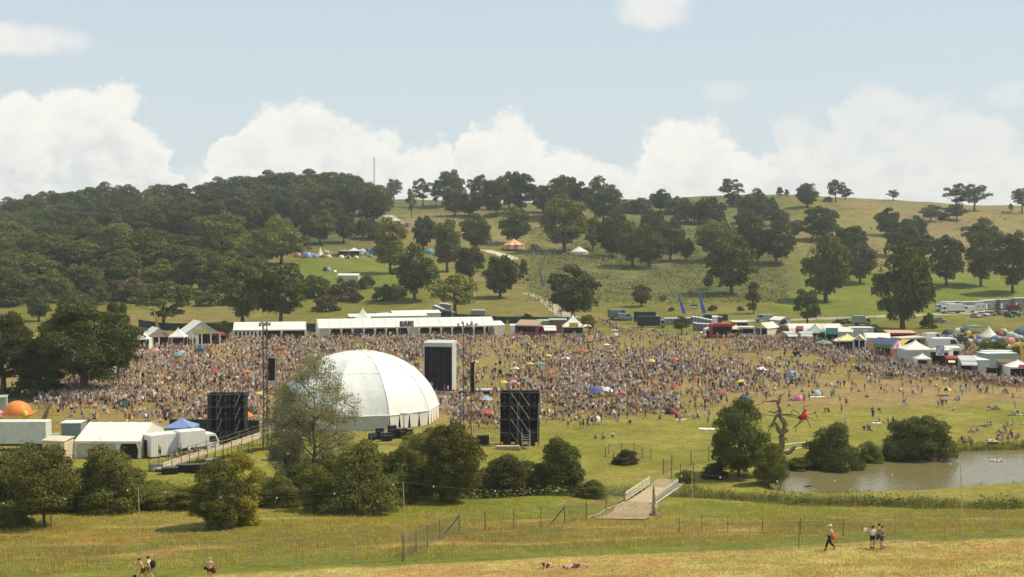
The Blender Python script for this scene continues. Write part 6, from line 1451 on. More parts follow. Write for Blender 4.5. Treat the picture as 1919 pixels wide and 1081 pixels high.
# festoon poles with a sagging wire and bulbs
def festoon():
    F_ = [(-270, 1075, 6.3), (267, 1064, 6.2), (763, 1058, 6.1), (1303, 1041, 6.0), (1805, 1021, 6.0), (2330, 1000, 6.0)]; T = []
    for i, (px, py, h) in enumerate(F_):
        p = G(px, py); ln = -.28
        lab = ['', 'thin festoon pole left of the walking couple', 'thin festoon pole at the corner of the chain link fence', 'thin festoon pole right of the footbridge', 'thin festoon pole in front of the pond', ''][i]
        T.append(p + Vector((ln, 0, h)))
        if lab:
            e = empty('festoon_pole', p, 0, lab, 'pole', 'festoon poles on the near bank'); MB().tube((0, 0, -.2), (ln, 0, h), .035, .028, n=6).build('pole', WD, e)
    for i in range(len(T) - 1):
        a, b = T[i], T[i + 1]; e = empty('festoon_wire', a, 0, ['sagging bulb wire left of the walking couple', 'sagging bulb wire above the left bushes', 'sagging bulb wire left of the footbridge', 'sagging bulb wire in front of the pond bushes', 'sagging bulb wire at the right over the pond'][i], 'wire', 'festoon wires between the poles'); pts = []; k = 28
        for j in range(k + 1):
            t = j / k; q = (b - a) * t; q.z -= 4 * .95 * t * (1 - t); pts.append(q)
        MB().path(pts, .0055, 4).build('cable', FM, e)
        for j in range(3, k, 6): MB().ball(pts[j] + Vector((0, 0, -.07)), .05, .05, .07, 8, 6).build('bulb', WP, e, smooth=True)
festoon()
e = empty('tree_stake_guard', G(82, 988), 0, 'two dark stakes guarding the young tree at the left', 'stakes')
for x in (-1.1, .75): MB().tube((x, -.1, -.1), (x, -.1, 1.5), .06, n=5).build('stake', DPM, e)
MB().tube((-1.1, -.1, 1.3), (.75, -.1, 1.3), .03, n=4).build('cross_bar', DPM, e)

# ------------------------------------------------------------------ dead tree with the red spider
def deadtree():
    o = G(1469, 868); s = o.y / F; e = empty('dead_tree', o, 0, 'bleached bare dead tree with twisted limbs on the pond bank', 'tree')
    def W(px, py, dy=0): return Vector(((px - 1469) * s, dy, -(py - 868) * s * 1.0))
    def limb(name, pts, rad, n=7):
        m = MB(); Q = [W(*p) for p in pts]; S = []; Rr = []
        for i in range(len(Q) - 1):
            for k in range(3): t = k / 3; v = Q[i].lerp(Q[i + 1], t); v += Vector((R.uniform(-1, 1), R.uniform(-1, 1), R.uniform(-1, 1))) * .05; S.append(v); Rr.append((rad[i] * (1 - t) + rad[i + 1] * t) * (1.1 if name == 'limb' else 1))
        S.append(Q[-1]); Rr.append(rad[-1]); rings = []
        for i, p in enumerate(S):
            d = (S[min(i + 1, len(S) - 1)] - S[max(i - 1, 0)]); q = d.to_track_quat('Z', 'Y')
            rings.append([p + q @ Vector((math.cos(2 * math.pi * a / n), math.sin(2 * math.pi * a / n), 0)) * Rr[i] * (1 + .12 * math.sin(a * 2 + i)) for a in range(n)])
        m.loft(rings); return m.build(name, M_DEAD, e, smooth=True)
    limb('trunk', [(1469, 872), (1463, 850), (1466, 825), (1464, 812), (1472, 805), (1469, 792), (1461, 780), (1461, 768), (1457, 755), (1460, 742), (1463, 738)], [.75, .50, .42, .40, .38, .33, .27, .26, .24, .2, .10], 9)
    limb('limb', [(1458, 752), (1450, 749), (1440, 751), (1432, 750), (1425, 757)], [.18, .14, .11, .08, .04])
    limb('limb', [(1466, 776), (1474, 775), (1484, 776), (1496, 779)], [.16, .12, .09, .05])
    limb('limb', [(1464, 812), (1458, 805), (1455, 795), (1449, 792), (1442, 797), (1437, 800)], [.3, .28, .2, .14, .1, .05])
    limb('limb', [(1461, 772), (1453, 780), (1447, 792), (1450, 800)], [.2, .18, .12, .06])
    limb('limb', [(1459, 768), (1450, 773), (1443, 770), (1438, 771)], [.1, .09, .07, .04])
    limb('limb', [(1472, 850), (1480, 846), (1488, 838), (1494, 834)], [.3, .26, .2, .05])
    limb('limb', [(1466, 826), (1473, 820), (1476, 828)], [.1, .07, .03])
    limb('limb', [(1460, 745), (1466, 737), (1471, 735)], [.12, .08, .03])
    limb('limb', [(1449, 793), (1440, 806), (1436, 818)], [.1, .06, .02])
    limb('limb', [(1425, 757), (1416, 757), (1408, 762)], [.05, .04, .02]); limb('limb', [(1450, 778), (1436, 776), (1420, 783)], [.05, .04, .02])
    return o, s, W
o, s, W_ = deadtree()
e = empty('spider_sculpture', o + W_(1507, 778), 0, 'red bodied spider sculpture with long thin legs hung from the dead tree', 'sculpture')
def wr(px, py, dy=0): return W_(px, py, dy) - W_(1507, 778)
MB().ball((.0, 0, .05), .42, .5, .62, 12, 8).build('body', paint('scarlet_paint', (.75, .06, .02), .4), e, smooth=True); MB().ball((-.45, 0, -.25), .42, .38, .32, 10, 6).build('abdomen', MAR, e, smooth=True); MB().ball((.1, -.2, .75), .14, .14, .2, 8, 6).build('head', MATS['scarlet_paint'], e, smooth=True)
for pts in ([(1503, 781), (1492, 770), (1484, 766), (1481, 776), (1466, 776)], [(1500, 783), (1490, 781), (1480, 779), (1470, 778)], [(1500, 784), (1497, 793), (1484, 801)], [(1504, 786), (1492, 798), (1490, 811)], [(1512, 784), (1515, 792), (1519, 801)], [(1512, 780), (1522, 784), (1529, 791)], [(1511, 775), (1524, 775), (1527, 770), (1531, 783)], [(1507, 772), (1505, 762), (1515, 758)]):
    MB().path([wr(*p, dy=.3 * ((i % 2) - .5)) for i, p in enumerate(pts)], [.07, .055, .05, .04, .03][:len(pts)], 5).build('leg', BRN, e)
# a floating log and reeds edge
e = empty('floating_log', Vector((*flat_at(1515, 912, WATER_Z), WATER_Z)), .3, 'small dark log floating in the pond', 'log'); MB().path([(-.5, 0, .02), (0, .05, .06), (.5, 0, .03)], [.08, .14, .06], 7).build('log', mat('wet_wood', (.05, .045, .025)), e, smooth=True)
for i, (px, py) in enumerate(((1858, 864), (1864, 864), (1871, 865), (1877, 864), (1769, 857), (1773, 857), (1753, 862))):
    e = empty('white_bird', Vector((*flat_at(px, py, WATER_Z), WATER_Z)), i * .5, 'tiny white water bird %s' % ('far out on the right of the pond' if px > 1800 else 'by the largest pond bush'), 'bird', 'birds on the right of the pond' if px > 1800 else 'birds by the pond bush')
    b = MB(); b.loft([[(x, math.cos(t) * r, .10 + z + math.sin(t) * r) for t in np.linspace(0, 2 * math.pi, 7)[:-1]] for x, r, z in ((-.3, .02, .08), (-.18, .10, 0), (0, .13, 0), (.14, .09, .02), (.2, .045, .10), (.22, .035, .22), (.27, .045, .27), (.33, .02, .26))]); b.build('bird_body', WP, e, smooth=True)
# ------------------------------------------------------------------ people
def skin_mesh(name, J, E, rad, sub=0):
    keys = list(J); me = bpy.data.meshes.new('skeleton'); me.from_pydata([J[k] for k in keys], [(keys.index(a), keys.index(b)) for a, b in E], [])
    o = bpy.data.objects.new('skeleton', me); COL.objects.link(o); o.modifiers.new('skin', 'SKIN')
    if not me.skin_vertices: raise RuntimeError('no skin layer')
    for i, k in enumerate(keys):
        r = rad[k]; me.skin_vertices[0].data[i].radius = r if isinstance(r, tuple) else (r, r); me.skin_vertices[0].data[i].use_root = (i == 0)
    o.modifiers['skin'].use_smooth_shade = True
    if sub: s = o.modifiers.new('sub', 'SUBSURF'); s.levels = sub; s.render_levels = sub
    dg = bpy.context.evaluated_depsgraph_get(); dg.update(); m = bpy.data.meshes.new_from_object(o.evaluated_get(dg)); m.name = name
    bpy.data.objects.remove(o); return m
RAD = dict(pelvis=(.155, .115), belly=(.135, .10), chest=(.17, .115), neck=.056, head1=(.080, .092), head2=(.078, .09), sh=.066, el=.043, wr=.031, ha=(.040, .022), hip=.095, kn=.062, an=.042, to=(.045, .035))
SEG = [('pelvis', 'belly'), ('belly', 'chest'), ('chest', 'neck'), ('neck', 'head1'), ('head1', 'head2')] + [(a + s if a not in ('chest', 'pelvis') else a, b + s) for s in 'LR' for a, b in (('chest', 'sh'), ('sh', 'el'), ('el', 'wr'), ('wr', 'ha'), ('pelvis', 'hip'), ('hip', 'kn'), ('kn', 'an'), ('an', 'to'))]
def pose(kind, k=1.0):
    J = dict(pelvis=(0, 0, .96), belly=(0, .01, 1.13), chest=(0, 0, 1.36), neck=(0, .0, 1.49), head1=(0, .02, 1.60), head2=(0, .01, 1.70),
             shL=(-.19, 0, 1.41), elL=(-.25, -.03, 1.14), wrL=(-.25, .05, .90), haL=(-.24, .08, .82), shR=(.19, 0, 1.41), elR=(.25, -.03, 1.14), wrR=(.25, .05, .90), haR=(.24, .08, .82),
             hipL=(-.10, 0, .90), knL=(-.11, .03, .50), anL=(-.12, 0, .08), toL=(-.13, .14, .04), hipR=(.10, 0, .90), knR=(.11, .03, .50), anR=(.12, 0, .08), toR=(.13, .14, .04))
    u = J.update
    if kind == 'walk': u(dict(knL=(-.10, .24, .53), anL=(-.10, .34, .10), toL=(-.10, .48, .08), knR=(.10, .0, .50), anR=(.10, -.34, .14), toR=(.10, -.24, .05), elL=(-.25, -.15, 1.17), wrL=(-.23, -.12, .92), haL=(-.22, -.10, .84), elR=(.25, .05, 1.15), wrR=(.23, .24, .97), haR=(.22, .30, .93)))
    if kind == 'arms': u(dict(elL=(-.33, .06, 1.60), wrL=(-.30, .10, 1.85), haL=(-.28, .12, 1.94), elR=(.33, .06, 1.60), wrR=(.32, .10, 1.86), haR=(.30, .12, 1.95)))
    if kind == 'drink': u(dict(elR=(.27, .10, 1.16), wrR=(.16, .27, 1.28), haR=(.14, .30, 1.36), elL=(-.30, -.06, 1.18), wrL=(-.18, .04, 1.04), haL=(-.12, .08, 1.02), knL=(-.13, .08, .50)))
    if kind in ('sit', 'cross', 'back'):
        dz = .82; J = {a: (x, y - .0, z - dz) for a, (x, y, z) in J.items()}; u = J.update
        lean = {'sit': .12, 'cross': .16, 'back': -.22}[kind]
        for a in ('belly', 'chest', 'neck', 'head1', 'head2', 'shL', 'shR', 'elL', 'elR', 'wrL', 'wrR', 'haL', 'haR'): x, y, z = J[a]; J[a] = (x, y + lean * (z - .12) / .5, z - .02)
        if kind == 'sit': u(dict(hipL=(-.11, .05, .13), knL=(-.14, .42, .50), anL=(-.13, .62, .10), toL=(-.13, .74, .05), hipR=(.11, .05, .13), knR=(.14, .42, .50), anR=(.13, .62, .10), toR=(.13, .74, .05), elL=(-.24, .28, .42), wrL=(-.12, .46, .42), haL=(-.04, .50, .42), elR=(.24, .28, .42), wrR=(.12, .46, .42), haR=(.04, .50, .41)))
        if kind == 'cross': u(dict(hipL=(-.11, .05, .13), knL=(-.36, .30, .20), anL=(-.06, .46, .08), toL=(.06, .50, .06), hipR=(.11, .05, .13), knR=(.36, .30, .20), anR=(.08, .38, .09), toR=(-.06, .40, .06), elL=(-.30, .18, .36), wrL=(-.28, .36, .26), haL=(-.24, .42, .24), elR=(.30, .18, .36), wrR=(.26, .38, .28), haR=(.20, .44, .26)))
        if kind == 'back': u(dict(hipL=(-.11, .05, .12), knL=(-.13, .46, .34), anL=(-.13, .82, .08), toL=(-.14, .90, .16), hipR=(.11, .05, .12), knR=(.13, .50, .16), anR=(.13, .92, .08), toR=(.14, .98, .17), elL=(-.30, -.34, .32), wrL=(-.28, -.42, .10), haL=(-.30, -.48, .04), elR=(.30, -.34, .32), wrR=(.28, -.42, .10), haR=(.30, -.48, .04)))
    if kind == 'lie': J = {a: (x, z - .9, .12 - y * .4) for a, (x, y, z) in J.items()}; J.update(elL=(-.42, .42, .10), wrL=(-.30, .66, .10), haL=(-.22, .72, .10), knL=(-.12, -.40, .20), toL=(-.13, -.86, .14), toR=(.13, -.86, .14))
    if kind == 'kneel': J = {a: (x, y, z - .44) for a, (x, y, z) in J.items()}; J.update(knL=(-.12, .14, .08), anL=(-.12, -.28, .08), toL=(-.12, -.40, .06), knR=(.12, .14, .08), anR=(.12, -.28, .08), toR=(.12, -.40, .06))
    return {a: Vector(v) for a, v in J.items()}
def rad_of(J): return {k: RAD[k.rstrip('LR')] if k not in RAD else RAD[k] for k in J}
def region_faces(m, J):
    """0 skin, 1 top, 2 bottom, 3 hair for each face, by the nearest bone"""
    reg = {('pelvis', 'belly'): 2, ('belly', 'chest'): 1, ('chest', 'neck'): 1, ('neck', 'head1'): 0, ('head1', 'head2'): 3}
    for s in 'LR': reg.update({('chest', 'sh' + s): 1, ('sh' + s, 'el' + s): 1, ('el' + s, 'wr' + s): 0, ('wr' + s, 'ha' + s): 0, ('pelvis', 'hip' + s): 2, ('hip' + s, 'kn' + s): 2, ('kn' + s, 'an' + s): 0, ('an' + s, 'to' + s): 0})
    A = np.array([J[a] for a, b in SEG]); B = np.array([J[b] for a, b in SEG]); D = B - A; LL = (D * D).sum(1)
    rr = np.array([(np.mean(RAD[a.rstrip('LR')] if a not in RAD else RAD[a]) + np.mean(RAD[b.rstrip('LR')] if b not in RAD else RAD[b])) / 2 for a, b in SEG])
    h1, h2 = J['head1'], J['head2']; out = []
    for p in m.polygons:
        c = np.array(p.center); t = np.clip(((c - A) * D).sum(1) / LL, 0, 1); d = np.linalg.norm(A + D * t[:, None] - c, axis=1) / rr; i = int(np.argmin(d)); g = reg[SEG[i]]
        if SEG[i] == ('pelvis', 'belly') and t[i] > .45: g = 1
        if SEG[i][0][:3] == 'hip' and t[i] > .8: g = 0
        if SEG[i][0][:2] == 'sh' and t[i] > .6: g = 0
        if (Vector(p.center) - h1).length < .16 and SEG[i][1][:4] in ('head',):
            up = (h2 - h1).normalized(); v = Vector(p.center) - h1; g = 3 if (v.dot(up) > .055 or v.y < -.02) else 0
        out.append(g)
    return out
SKINS = [mat('fair_skin', (.58, .40, .26), .6), mat('pink_skin', (.56, .35, .23), .6), mat('tanned_skin', (.46, .29, .17), .6), mat('brown_skin', (.20, .11, .07), .6)]
HAIRS = {'dark': mat('dark_hair', (.03, .022, .016), .7), 'brown': mat('brown_hair', (.09, .055, .03), .7), 'fair': mat('fair_hair', (.42, .32, .15), .7)}
CLO = {'white': (.74, .72, .66), 'cream': (.60, .52, .38), 'grey': (.25, .235, .20), 'black': (.02, .02, .022), 'navy': (.03, .04, .09), 'pale blue': (.33, .38, .44), 'blue': (.08, .11, .22), 'red': (.42, .08, .06), 'pink': (.58, .25, .28), 'orange': (.60, .22, .06), 'yellow': (.62, .48, .10), 'green': (.10, .20, .08), 'khaki': (.26, .22, .13), 'brown': (.12, .08, .05), 'maroon': (.18, .03, .03), 'turquoise': (.10, .34, .34), 'tan': (.42, .30, .19), 'purple': (.15, .08, .22)}
CM = {k: mat(k.replace(' ', '_') + '_clothing', v, .9, .08, 4) for k, v in CLO.items()}
CM['bare'] = None
POSES = ['stand', 'walk', 'arms', 'drink', 'sit', 'cross', 'back', 'lie', 'kneel']
LOW = {}; MID = {}
for k in POSES:
    J = pose(k); r_ = rad_of(J); m = skin_mesh('person_low', J, SEG, r_, 0)
    V = np.empty(len(m.vertices) * 3, np.float32); m.vertices.foreach_get('co', V); T = []; g = region_faces(m, J); Gt = []
    for p, gi in zip(m.polygons, g):
        vs = list(p.vertices)
        for q in range(1, len(vs) - 1): T.append((vs[0], vs[q], vs[q + 1])); Gt.append(gi)
    LOW[k] = (V.reshape(-1, 3), np.array(T), np.array(Gt)); bpy.data.meshes.remove(m)
    m = skin_mesh('person', J, SEG, r_, 1); g = region_faces(m, J); m.materials.clear()
    for _ in range(4): m.materials.append(SKINS[0])
    m.polygons.foreach_set('material_index', g); m.update(); MID[k] = m

# crowd density read off the photograph, rows of pixel height, columns of 80 px
DROW = [628, 635, 650, 665, 680, 695, 710, 725, 740, 755, 770, 785, 800, 815]
DEN = ['000000000000000000000000', '000233455542232224689300', '001333367742443345479660', '013656667752454543368850', '025877778861576664343686', '136888888851688764433589', '156899888852799876423458', '178899988863899876421223', '188899998899999874211111', '177899998899998752100000', '033799998999998620000000', '012489999999986300000000', '000456728995530000000000', '000000000000000000000000']
DEN = np.array([[int(c) for c in r_] for r_ in DEN], float)
def density(px, py):
    fx = np.clip(px / 80 - .5, 0, 22.999); fy = np.interp(py, DROW, np.arange(len(DROW))); i = np.clip(fy.astype(int), 0, 12); j = fx.astype(int); a, b = fy - i, fx - j
    d = (DEN[i, j] * (1 - a) + DEN[i + 1, j] * a) * (1 - b) + (DEN[i, j + 1] * (1 - a) + DEN[i + 1, j + 1] * a) * b
    d = np.where((py < DROW[0]) | (py > 812), 0, d)
    return d
def make_crowd():
    rs = np.random.RandomState(77); n = 130000
    y = rs.uniform(190, 392, n); x = rs.uniform(-.43, .43, n) * y; z = hfun(x, y)
    zc = y * math.cos(PITCH) - (z - H) * math.sin(PITCH); yc = y * math.sin(PITCH) + (z - H) * math.cos(PITCH); px = 959.5 + F * x / zc; py = 540.5 - F * yc / zc
    d = density(px, py)
    d = d * np.clip(-.25 + 2.3 * fbm(x, y, 9, 31), .08, 2.0); d = np.where(fbm(x, y, 3.2, 40) < .40, d * .2, d * 1.15)
    area = (.86 * (392 ** 2 - 190 ** 2) / 2) / n                  # metres of ground behind each sample, on average
    w = y / y.mean(); keep = rs.uniform(size=n) < d / 9 * (d / 9).clip(.1, 1.2) ** .5 * 1.08 * area * w * 1.0
    # keep out of the built things
    cx = (672 - 959.5) / F * 205
    def boxp(px0, px1, y0, y1): return (px > px0) & (px < px1) & (y > y0) & (y < y1)
    keep &= ~(np.hypot(x - cx, y - 205) < 15) & ~boxp(790, 862, 238, 250) & ~boxp(880, 940, 238, 248) & ~boxp(380, 465, 180, 196) & ~boxp(930, 1012, 178, 194) & ~boxp(300, 490, 180, 194)
    keep &= ~((px > 500) & (px < 840) & (y < 205))
    return x[keep], y[keep], z[keep], px[keep], py[keep], rs
cx_, cy_, cz_, cpx, cpy, crs = make_crowd()
# queue lines in front of the stalls and the people on the hill path
ex = []
for (x0, y0, x1, y1, n) in ((1380, 640, 1480, 648, 60), (1480, 652, 1560, 662, 80), (1560, 664, 1700, 686, 190), (1700, 690, 1919, 722, 220), (600, 637, 930, 634, 150), (968, 636, 1050, 638, 40), (1060, 640, 1104, 642, 26), (262, 656, 412, 654, 45), (440, 642, 570, 641, 45), (1125, 600, 1180, 628, 60), (1182, 620, 1240, 625, 16), (985, 548, 1055, 590, 26), (700, 745, 701, 746, 1), (960, 480, 1040, 476, 30), (820, 600, 960, 606, 8), (1108, 616, 1150, 650, 30)):
    for _ in range(n):
        t = crs.uniform(); p = G(x0 + (x1 - x0) * t + crs.normal() * 3, y0 + (y1 - y0) * t + abs(crs.normal()) * 3.5); ex.append((p.x, p.y, p.z))
for _ in range(520):   # the shaded pack under the big oaks
    p = G(crs.uniform(75, 260), crs.normal(744, 9)); ex.append((p.x, p.y, p.z))
ex = np.array(ex)
# sparse people placed one by one: pixel, pose
HAND = [(1577, 775, 'stand'), (1574, 756, 'stand'), (1588, 759, 'walk'), (1586, 762, 'stand'), (1558, 747, 'stand'), (1562, 746, 'stand'), (1507, 755, 'stand'), (1584, 793, 'sit'), (1547, 772, 'sit'), (1553, 772, 'back'), (1634, 771, 'sit'), (1648, 772, 'sit'), (1652, 773, 'back'), (1636, 787, 'stand'),
        (1620, 806, 'back'), (1626, 804, 'sit'), (1631, 806, 'cross'), (1637, 807, 'lie'), (1642, 790, 'lie'), (1649, 791, 'sit'), (1655, 792, 'lie'), (1666, 791, 'sit'), (1672, 789, 'sit'), (1699, 761, 'stand'), (1694, 765, 'stand'), (1758, 764, 'stand'), (1762, 761, 'stand'), (1766, 766, 'drink'), (1769, 758, 'stand'), (1773, 760, 'stand'), (1759, 739, 'stand'), (1728, 741, 'walk'), (1711, 743, 'walk'), (1707, 724, 'stand'), (1720, 735, 'stand'), (1674, 738, 'walk'),
        (1788, 750, 'sit'), (1794, 750, 'cross'), (1799, 751, 'sit'), (1787, 769, 'back'), (1853, 768, 'back'), (1859, 767, 'sit'), (1865, 768, 'sit'), (1870, 768, 'back'), (1902, 768, 'stand'), (1898, 752, 'stand'), (1892, 778, 'lie'), (1900, 779, 'back'), (1908, 777, 'sit'), (1915, 779, 'lie'), (1845, 799, 'lie'), (1852, 799, 'sit'), (1857, 798, 'sit'), (1817, 810, 'sit'), (1822, 811, 'back'), (1829, 809, 'sit'),
        (1880, 803, 'sit'), (1887, 799, 'sit'), (1893, 798, 'cross'), (1898, 797, 'back'), (1876, 812, 'sit'), (1881, 815, 'sit'), (1886, 811, 'cross'), (1893, 813, 'sit'), (1897, 818, 'sit'), (1857, 826, 'lie'), (1866, 824, 'sit'), (1872, 823, 'sit'), (1878, 824, 'back'), (1888, 823, 'sit'), (1895, 822, 'sit'), (1903, 823, 'cross'), (1908, 821, 'sit'), (1915, 795, 'lie'), (1804, 827, 'sit'), (1811, 828, 'cross'), (1817, 827, 'sit'), (1822, 828, 'back'),
        (1117, 823, 'sit'), (1129, 823, 'sit'), (1133, 821, 'cross'), (1147, 819, 'sit'), (1285, 781, 'stand'), (1321, 782, 'stand'), (1329, 784, 'stand'), (1327, 798, 'walk'), (1268, 783, 'sit'), (1273, 784, 'cross'), (1279, 783, 'sit'), (1300, 785, 'sit'), (1306, 784, 'sit'), (1345, 779, 'sit'), (1238, 783, 'sit'),
        (1489, 748, 'sit'), (1494, 749, 'back'), (1534, 740, 'sit'), (1528, 741, 'lie'), (1620, 735, 'stand'), (1604, 728, 'stand'), (1598, 727, 'drink'), (1575, 727, 'stand'), (1582, 728, 'stand'), (1566, 727, 'stand'), (1570, 728, 'stand'), (1660, 705, 'stand'), (1632, 722, 'stand'), (1640, 727, 'walk'), (1648, 722, 'stand'), (1730, 712, 'stand'), (1745, 722, 'walk'), (1780, 735, 'stand'), (1790, 738, 'stand'), (1800, 736, 'walk'), (1810, 733, 'stand'), (1840, 735, 'sit'), (1850, 737, 'stand'), (1880, 741, 'stand'), (1912, 745, 'stand'),
        (78, 808, 'stand'), (91, 806, 'sit'), (387, 862, 'stand'), (318, 856, 'sit'), (326, 855, 'sit'), (333, 858, 'sit'), (340, 854, 'stand'), (347, 857, 'sit'), (354, 856, 'stand'), (360, 858, 'sit'), (366, 855, 'sit'), (371, 858, 'sit'), (299, 858, 'stand'), (182, 790, 'stand'), (158, 795, 'walk')]
hand_xyz = np.array([tuple(G(a, b)) for a, b, _ in HAND])
# the 292 people who show largest stand as objects of their own
front = np.argsort(cy_ - 0 * cx_); cand = [i for i in front if cpx[i] > 1000 or (230 < cpx[i] < 500) or (830 < cpx[i] < 935)]
NIND = 292 - len(HAND); ind = set(cand[:NIND]); rest = np.array([i for i in range(len(cx_)) if i not in ind])
MARKS = [(424, 800, 'the left black wing'), (340, 812, 'the blue gazebo'), (250, 800, 'the backstage tent roof'), (498, 800, 'the left lighting mast'), (160, 760, 'the broad old oak'), (876, 800, 'the right lighting mast'), (905, 815, 'the barred barrier'), (970, 790, 'the right black wing'), (1050, 800, 'the grass before the bridge'), (1130, 822, 'the bramble enclosure'), (1215, 790, 'the crowd front edge'), (1300, 790, 'the white ground sheet'), (1385, 760, 'the big pond bush'), (1400, 735, 'the blue dome tent'), (1462, 745, 'the dead tree'), (1508, 775, 'the red spider'), (1558, 790, 'the dome shaped pond bush'), (1590, 740, 'the open lawn middle'), (1640, 790, 'the low pond bush'), (1720, 765, 'the largest pond bush'), (1690, 720, 'the round grey sign'), (1765, 745, 'the yellow parasol'), (1810, 827, 'the pond reed bank'), (1880, 820, 'the pond bank picnic group'), (1890, 760, 'the right lawn edge'), (1850, 735, 'the grey awning stall'), (1620, 700, 'the yellow column'), (30, 800, 'the orange inflatable'), (360, 850, 'the white box van'), (1910, 795, 'the right edge grass'), (1835, 800, 'the lawn above the pond')]
PW = {'stand': 'standing', 'walk': 'walking', 'arms': 'arms raised', 'drink': 'drinking', 'sit': 'sitting', 'cross': 'cross legged', 'back': 'leaning back', 'lie': 'lying', 'kneel': 'kneeling'}
TOPS = ['white', 'white', 'white', 'cream', 'grey', 'black', 'black', 'navy', 'pale blue', 'blue', 'red', 'pink', 'orange', 'yellow', 'green', 'khaki', 'maroon', 'turquoise', 'tan', 'purple', 'bare', 'bare', 'bare']
BOTS = ['black', 'navy', 'khaki', 'blue', 'brown', 'grey', 'white', 'tan', 'pale blue', 'green']
seen = set()
def add_person(x, y, z, kind, px, py, i):
    mk = min(MARKS, key=lambda m: (m[0] - px) ** 2 + ((m[1] - py) * 2) ** 2)[2]
    for _ in range(60):
        t, b, hr = R.choice(TOPS), R.choice(BOTS), R.choice(['dark', 'dark', 'brown', 'brown', 'fair']); key = (mk, kind, t, b)
        if key not in seen: break
    seen.add(key); sk = R.choice(SKINS[:3] + SKINS[:2])
    lab = ('bare chested ' if t == 'bare' else '') + '%s person in %s%s shorts by %s' % (PW[kind], '' if t == 'bare' else t + ' top and ', b, mk)
    o = link('person', MID[kind]); o.location = (x, y, z); o.rotation_euler = (0, 0, R.uniform(0, 6.28) if kind not in ('stand', 'arms', 'drink') else R.uniform(1.8, 4.6) + (0 if px > 880 else 0)); s = R.uniform(.93, 1.06); o.scale = (s, s, s)
    for k, m in enumerate((sk, CM[t] or sk, CM[b], HAIRS[hr])): o.material_slots[k].link = 'OBJECT'; o.material_slots[k].material = m
    tag(o, lab, 'person', 'festival goers nearest the camera')
for i, (h_, p_) in enumerate(zip(HAND, hand_xyz)): add_person(*p_, h_[2], h_[0], h_[1], i)
def rpose(rs_, near):
    return rs_.choice(POSES, p=[.30, .08, .06, .10, .20, .13, .06, .05, .02]) if near else rs_.choice(POSES, p=[.36, .08, .06, .12, .18, .12, .04, .02, .02])
for i in ind: add_person(cx_[i], cy_[i], cz_[i], str(rpose(crs, True)), cpx[i], cpy[i], i)
def crowd_mass():
    X = np.concatenate([cx_[rest], ex[:, 0]]); Y = np.concatenate([cy_[rest], ex[:, 1]]); Z = np.concatenate([cz_[rest], ex[:, 2]]); n = len(X)
    pal = SKINS + [HAIRS['dark'], HAIRS['brown'], HAIRS['fair']] + [CM[k] for k in CLO]; names = list(CLO); base = 7
    kinds = crs.choice(POSES, n, p=[.38, .08, .06, .12, .17, .11, .04, .02, .02]); kinds[len(rest):] = crs.choice(['stand', 'walk', 'drink'], len(ex), p=[.6, .25, .15])
    VV, FF, MM = [], [], []; off = 0; tw = np.array([15, 9, 2.5, 7, 2.5, 2, 1.2, 2.2, 2.2, .7, .6, .8, 4, 5, 1.6, .5, 7, .5]); tw = tw / tw.sum(); bw = np.array([3, 3, 4, 7, 4, 1.5, 1.6, .3, .3, .2, .2, 1.0, 7, 7, .3, .1, 6, .1]); bw = bw / bw.sum()
    for i in range(n):
        V, T, g = LOW[kinds[i]]; a = crs.uniform(0, 6.283); s = crs.uniform(.93, 1.05); c_, s_ = math.cos(a) * s, math.sin(a) * s
        W = np.empty_like(V); W[:, 0] = V[:, 0] * c_ - V[:, 1] * s_ + X[i]; W[:, 1] = V[:, 0] * s_ + V[:, 1] * c_ + Y[i]; W[:, 2] = V[:, 2] * s + Z[i]
        sk = crs.choice(4, p=[.42, .33, .20, .05]); tp_ = sk if crs.uniform() < .30 else base + crs.choice(18, p=tw); bt = base + crs.choice(18, p=bw); hr = 4 + crs.choice(3, p=[.45, .38, .17])
        VV.append(W); FF.append(T + off); MM.append(np.array([sk, tp_, bt, hr])[g]); off += len(V)
    me = np_mesh('crowd', np.concatenate(VV), np.concatenate(FF), pal, np.concatenate(MM)); tag(link('crowd', me), 'dense festival crowd sitting and standing across the field', 'crowd', kind='stuff')
    print('crowd', n, 'faces', off)
crowd_mass()
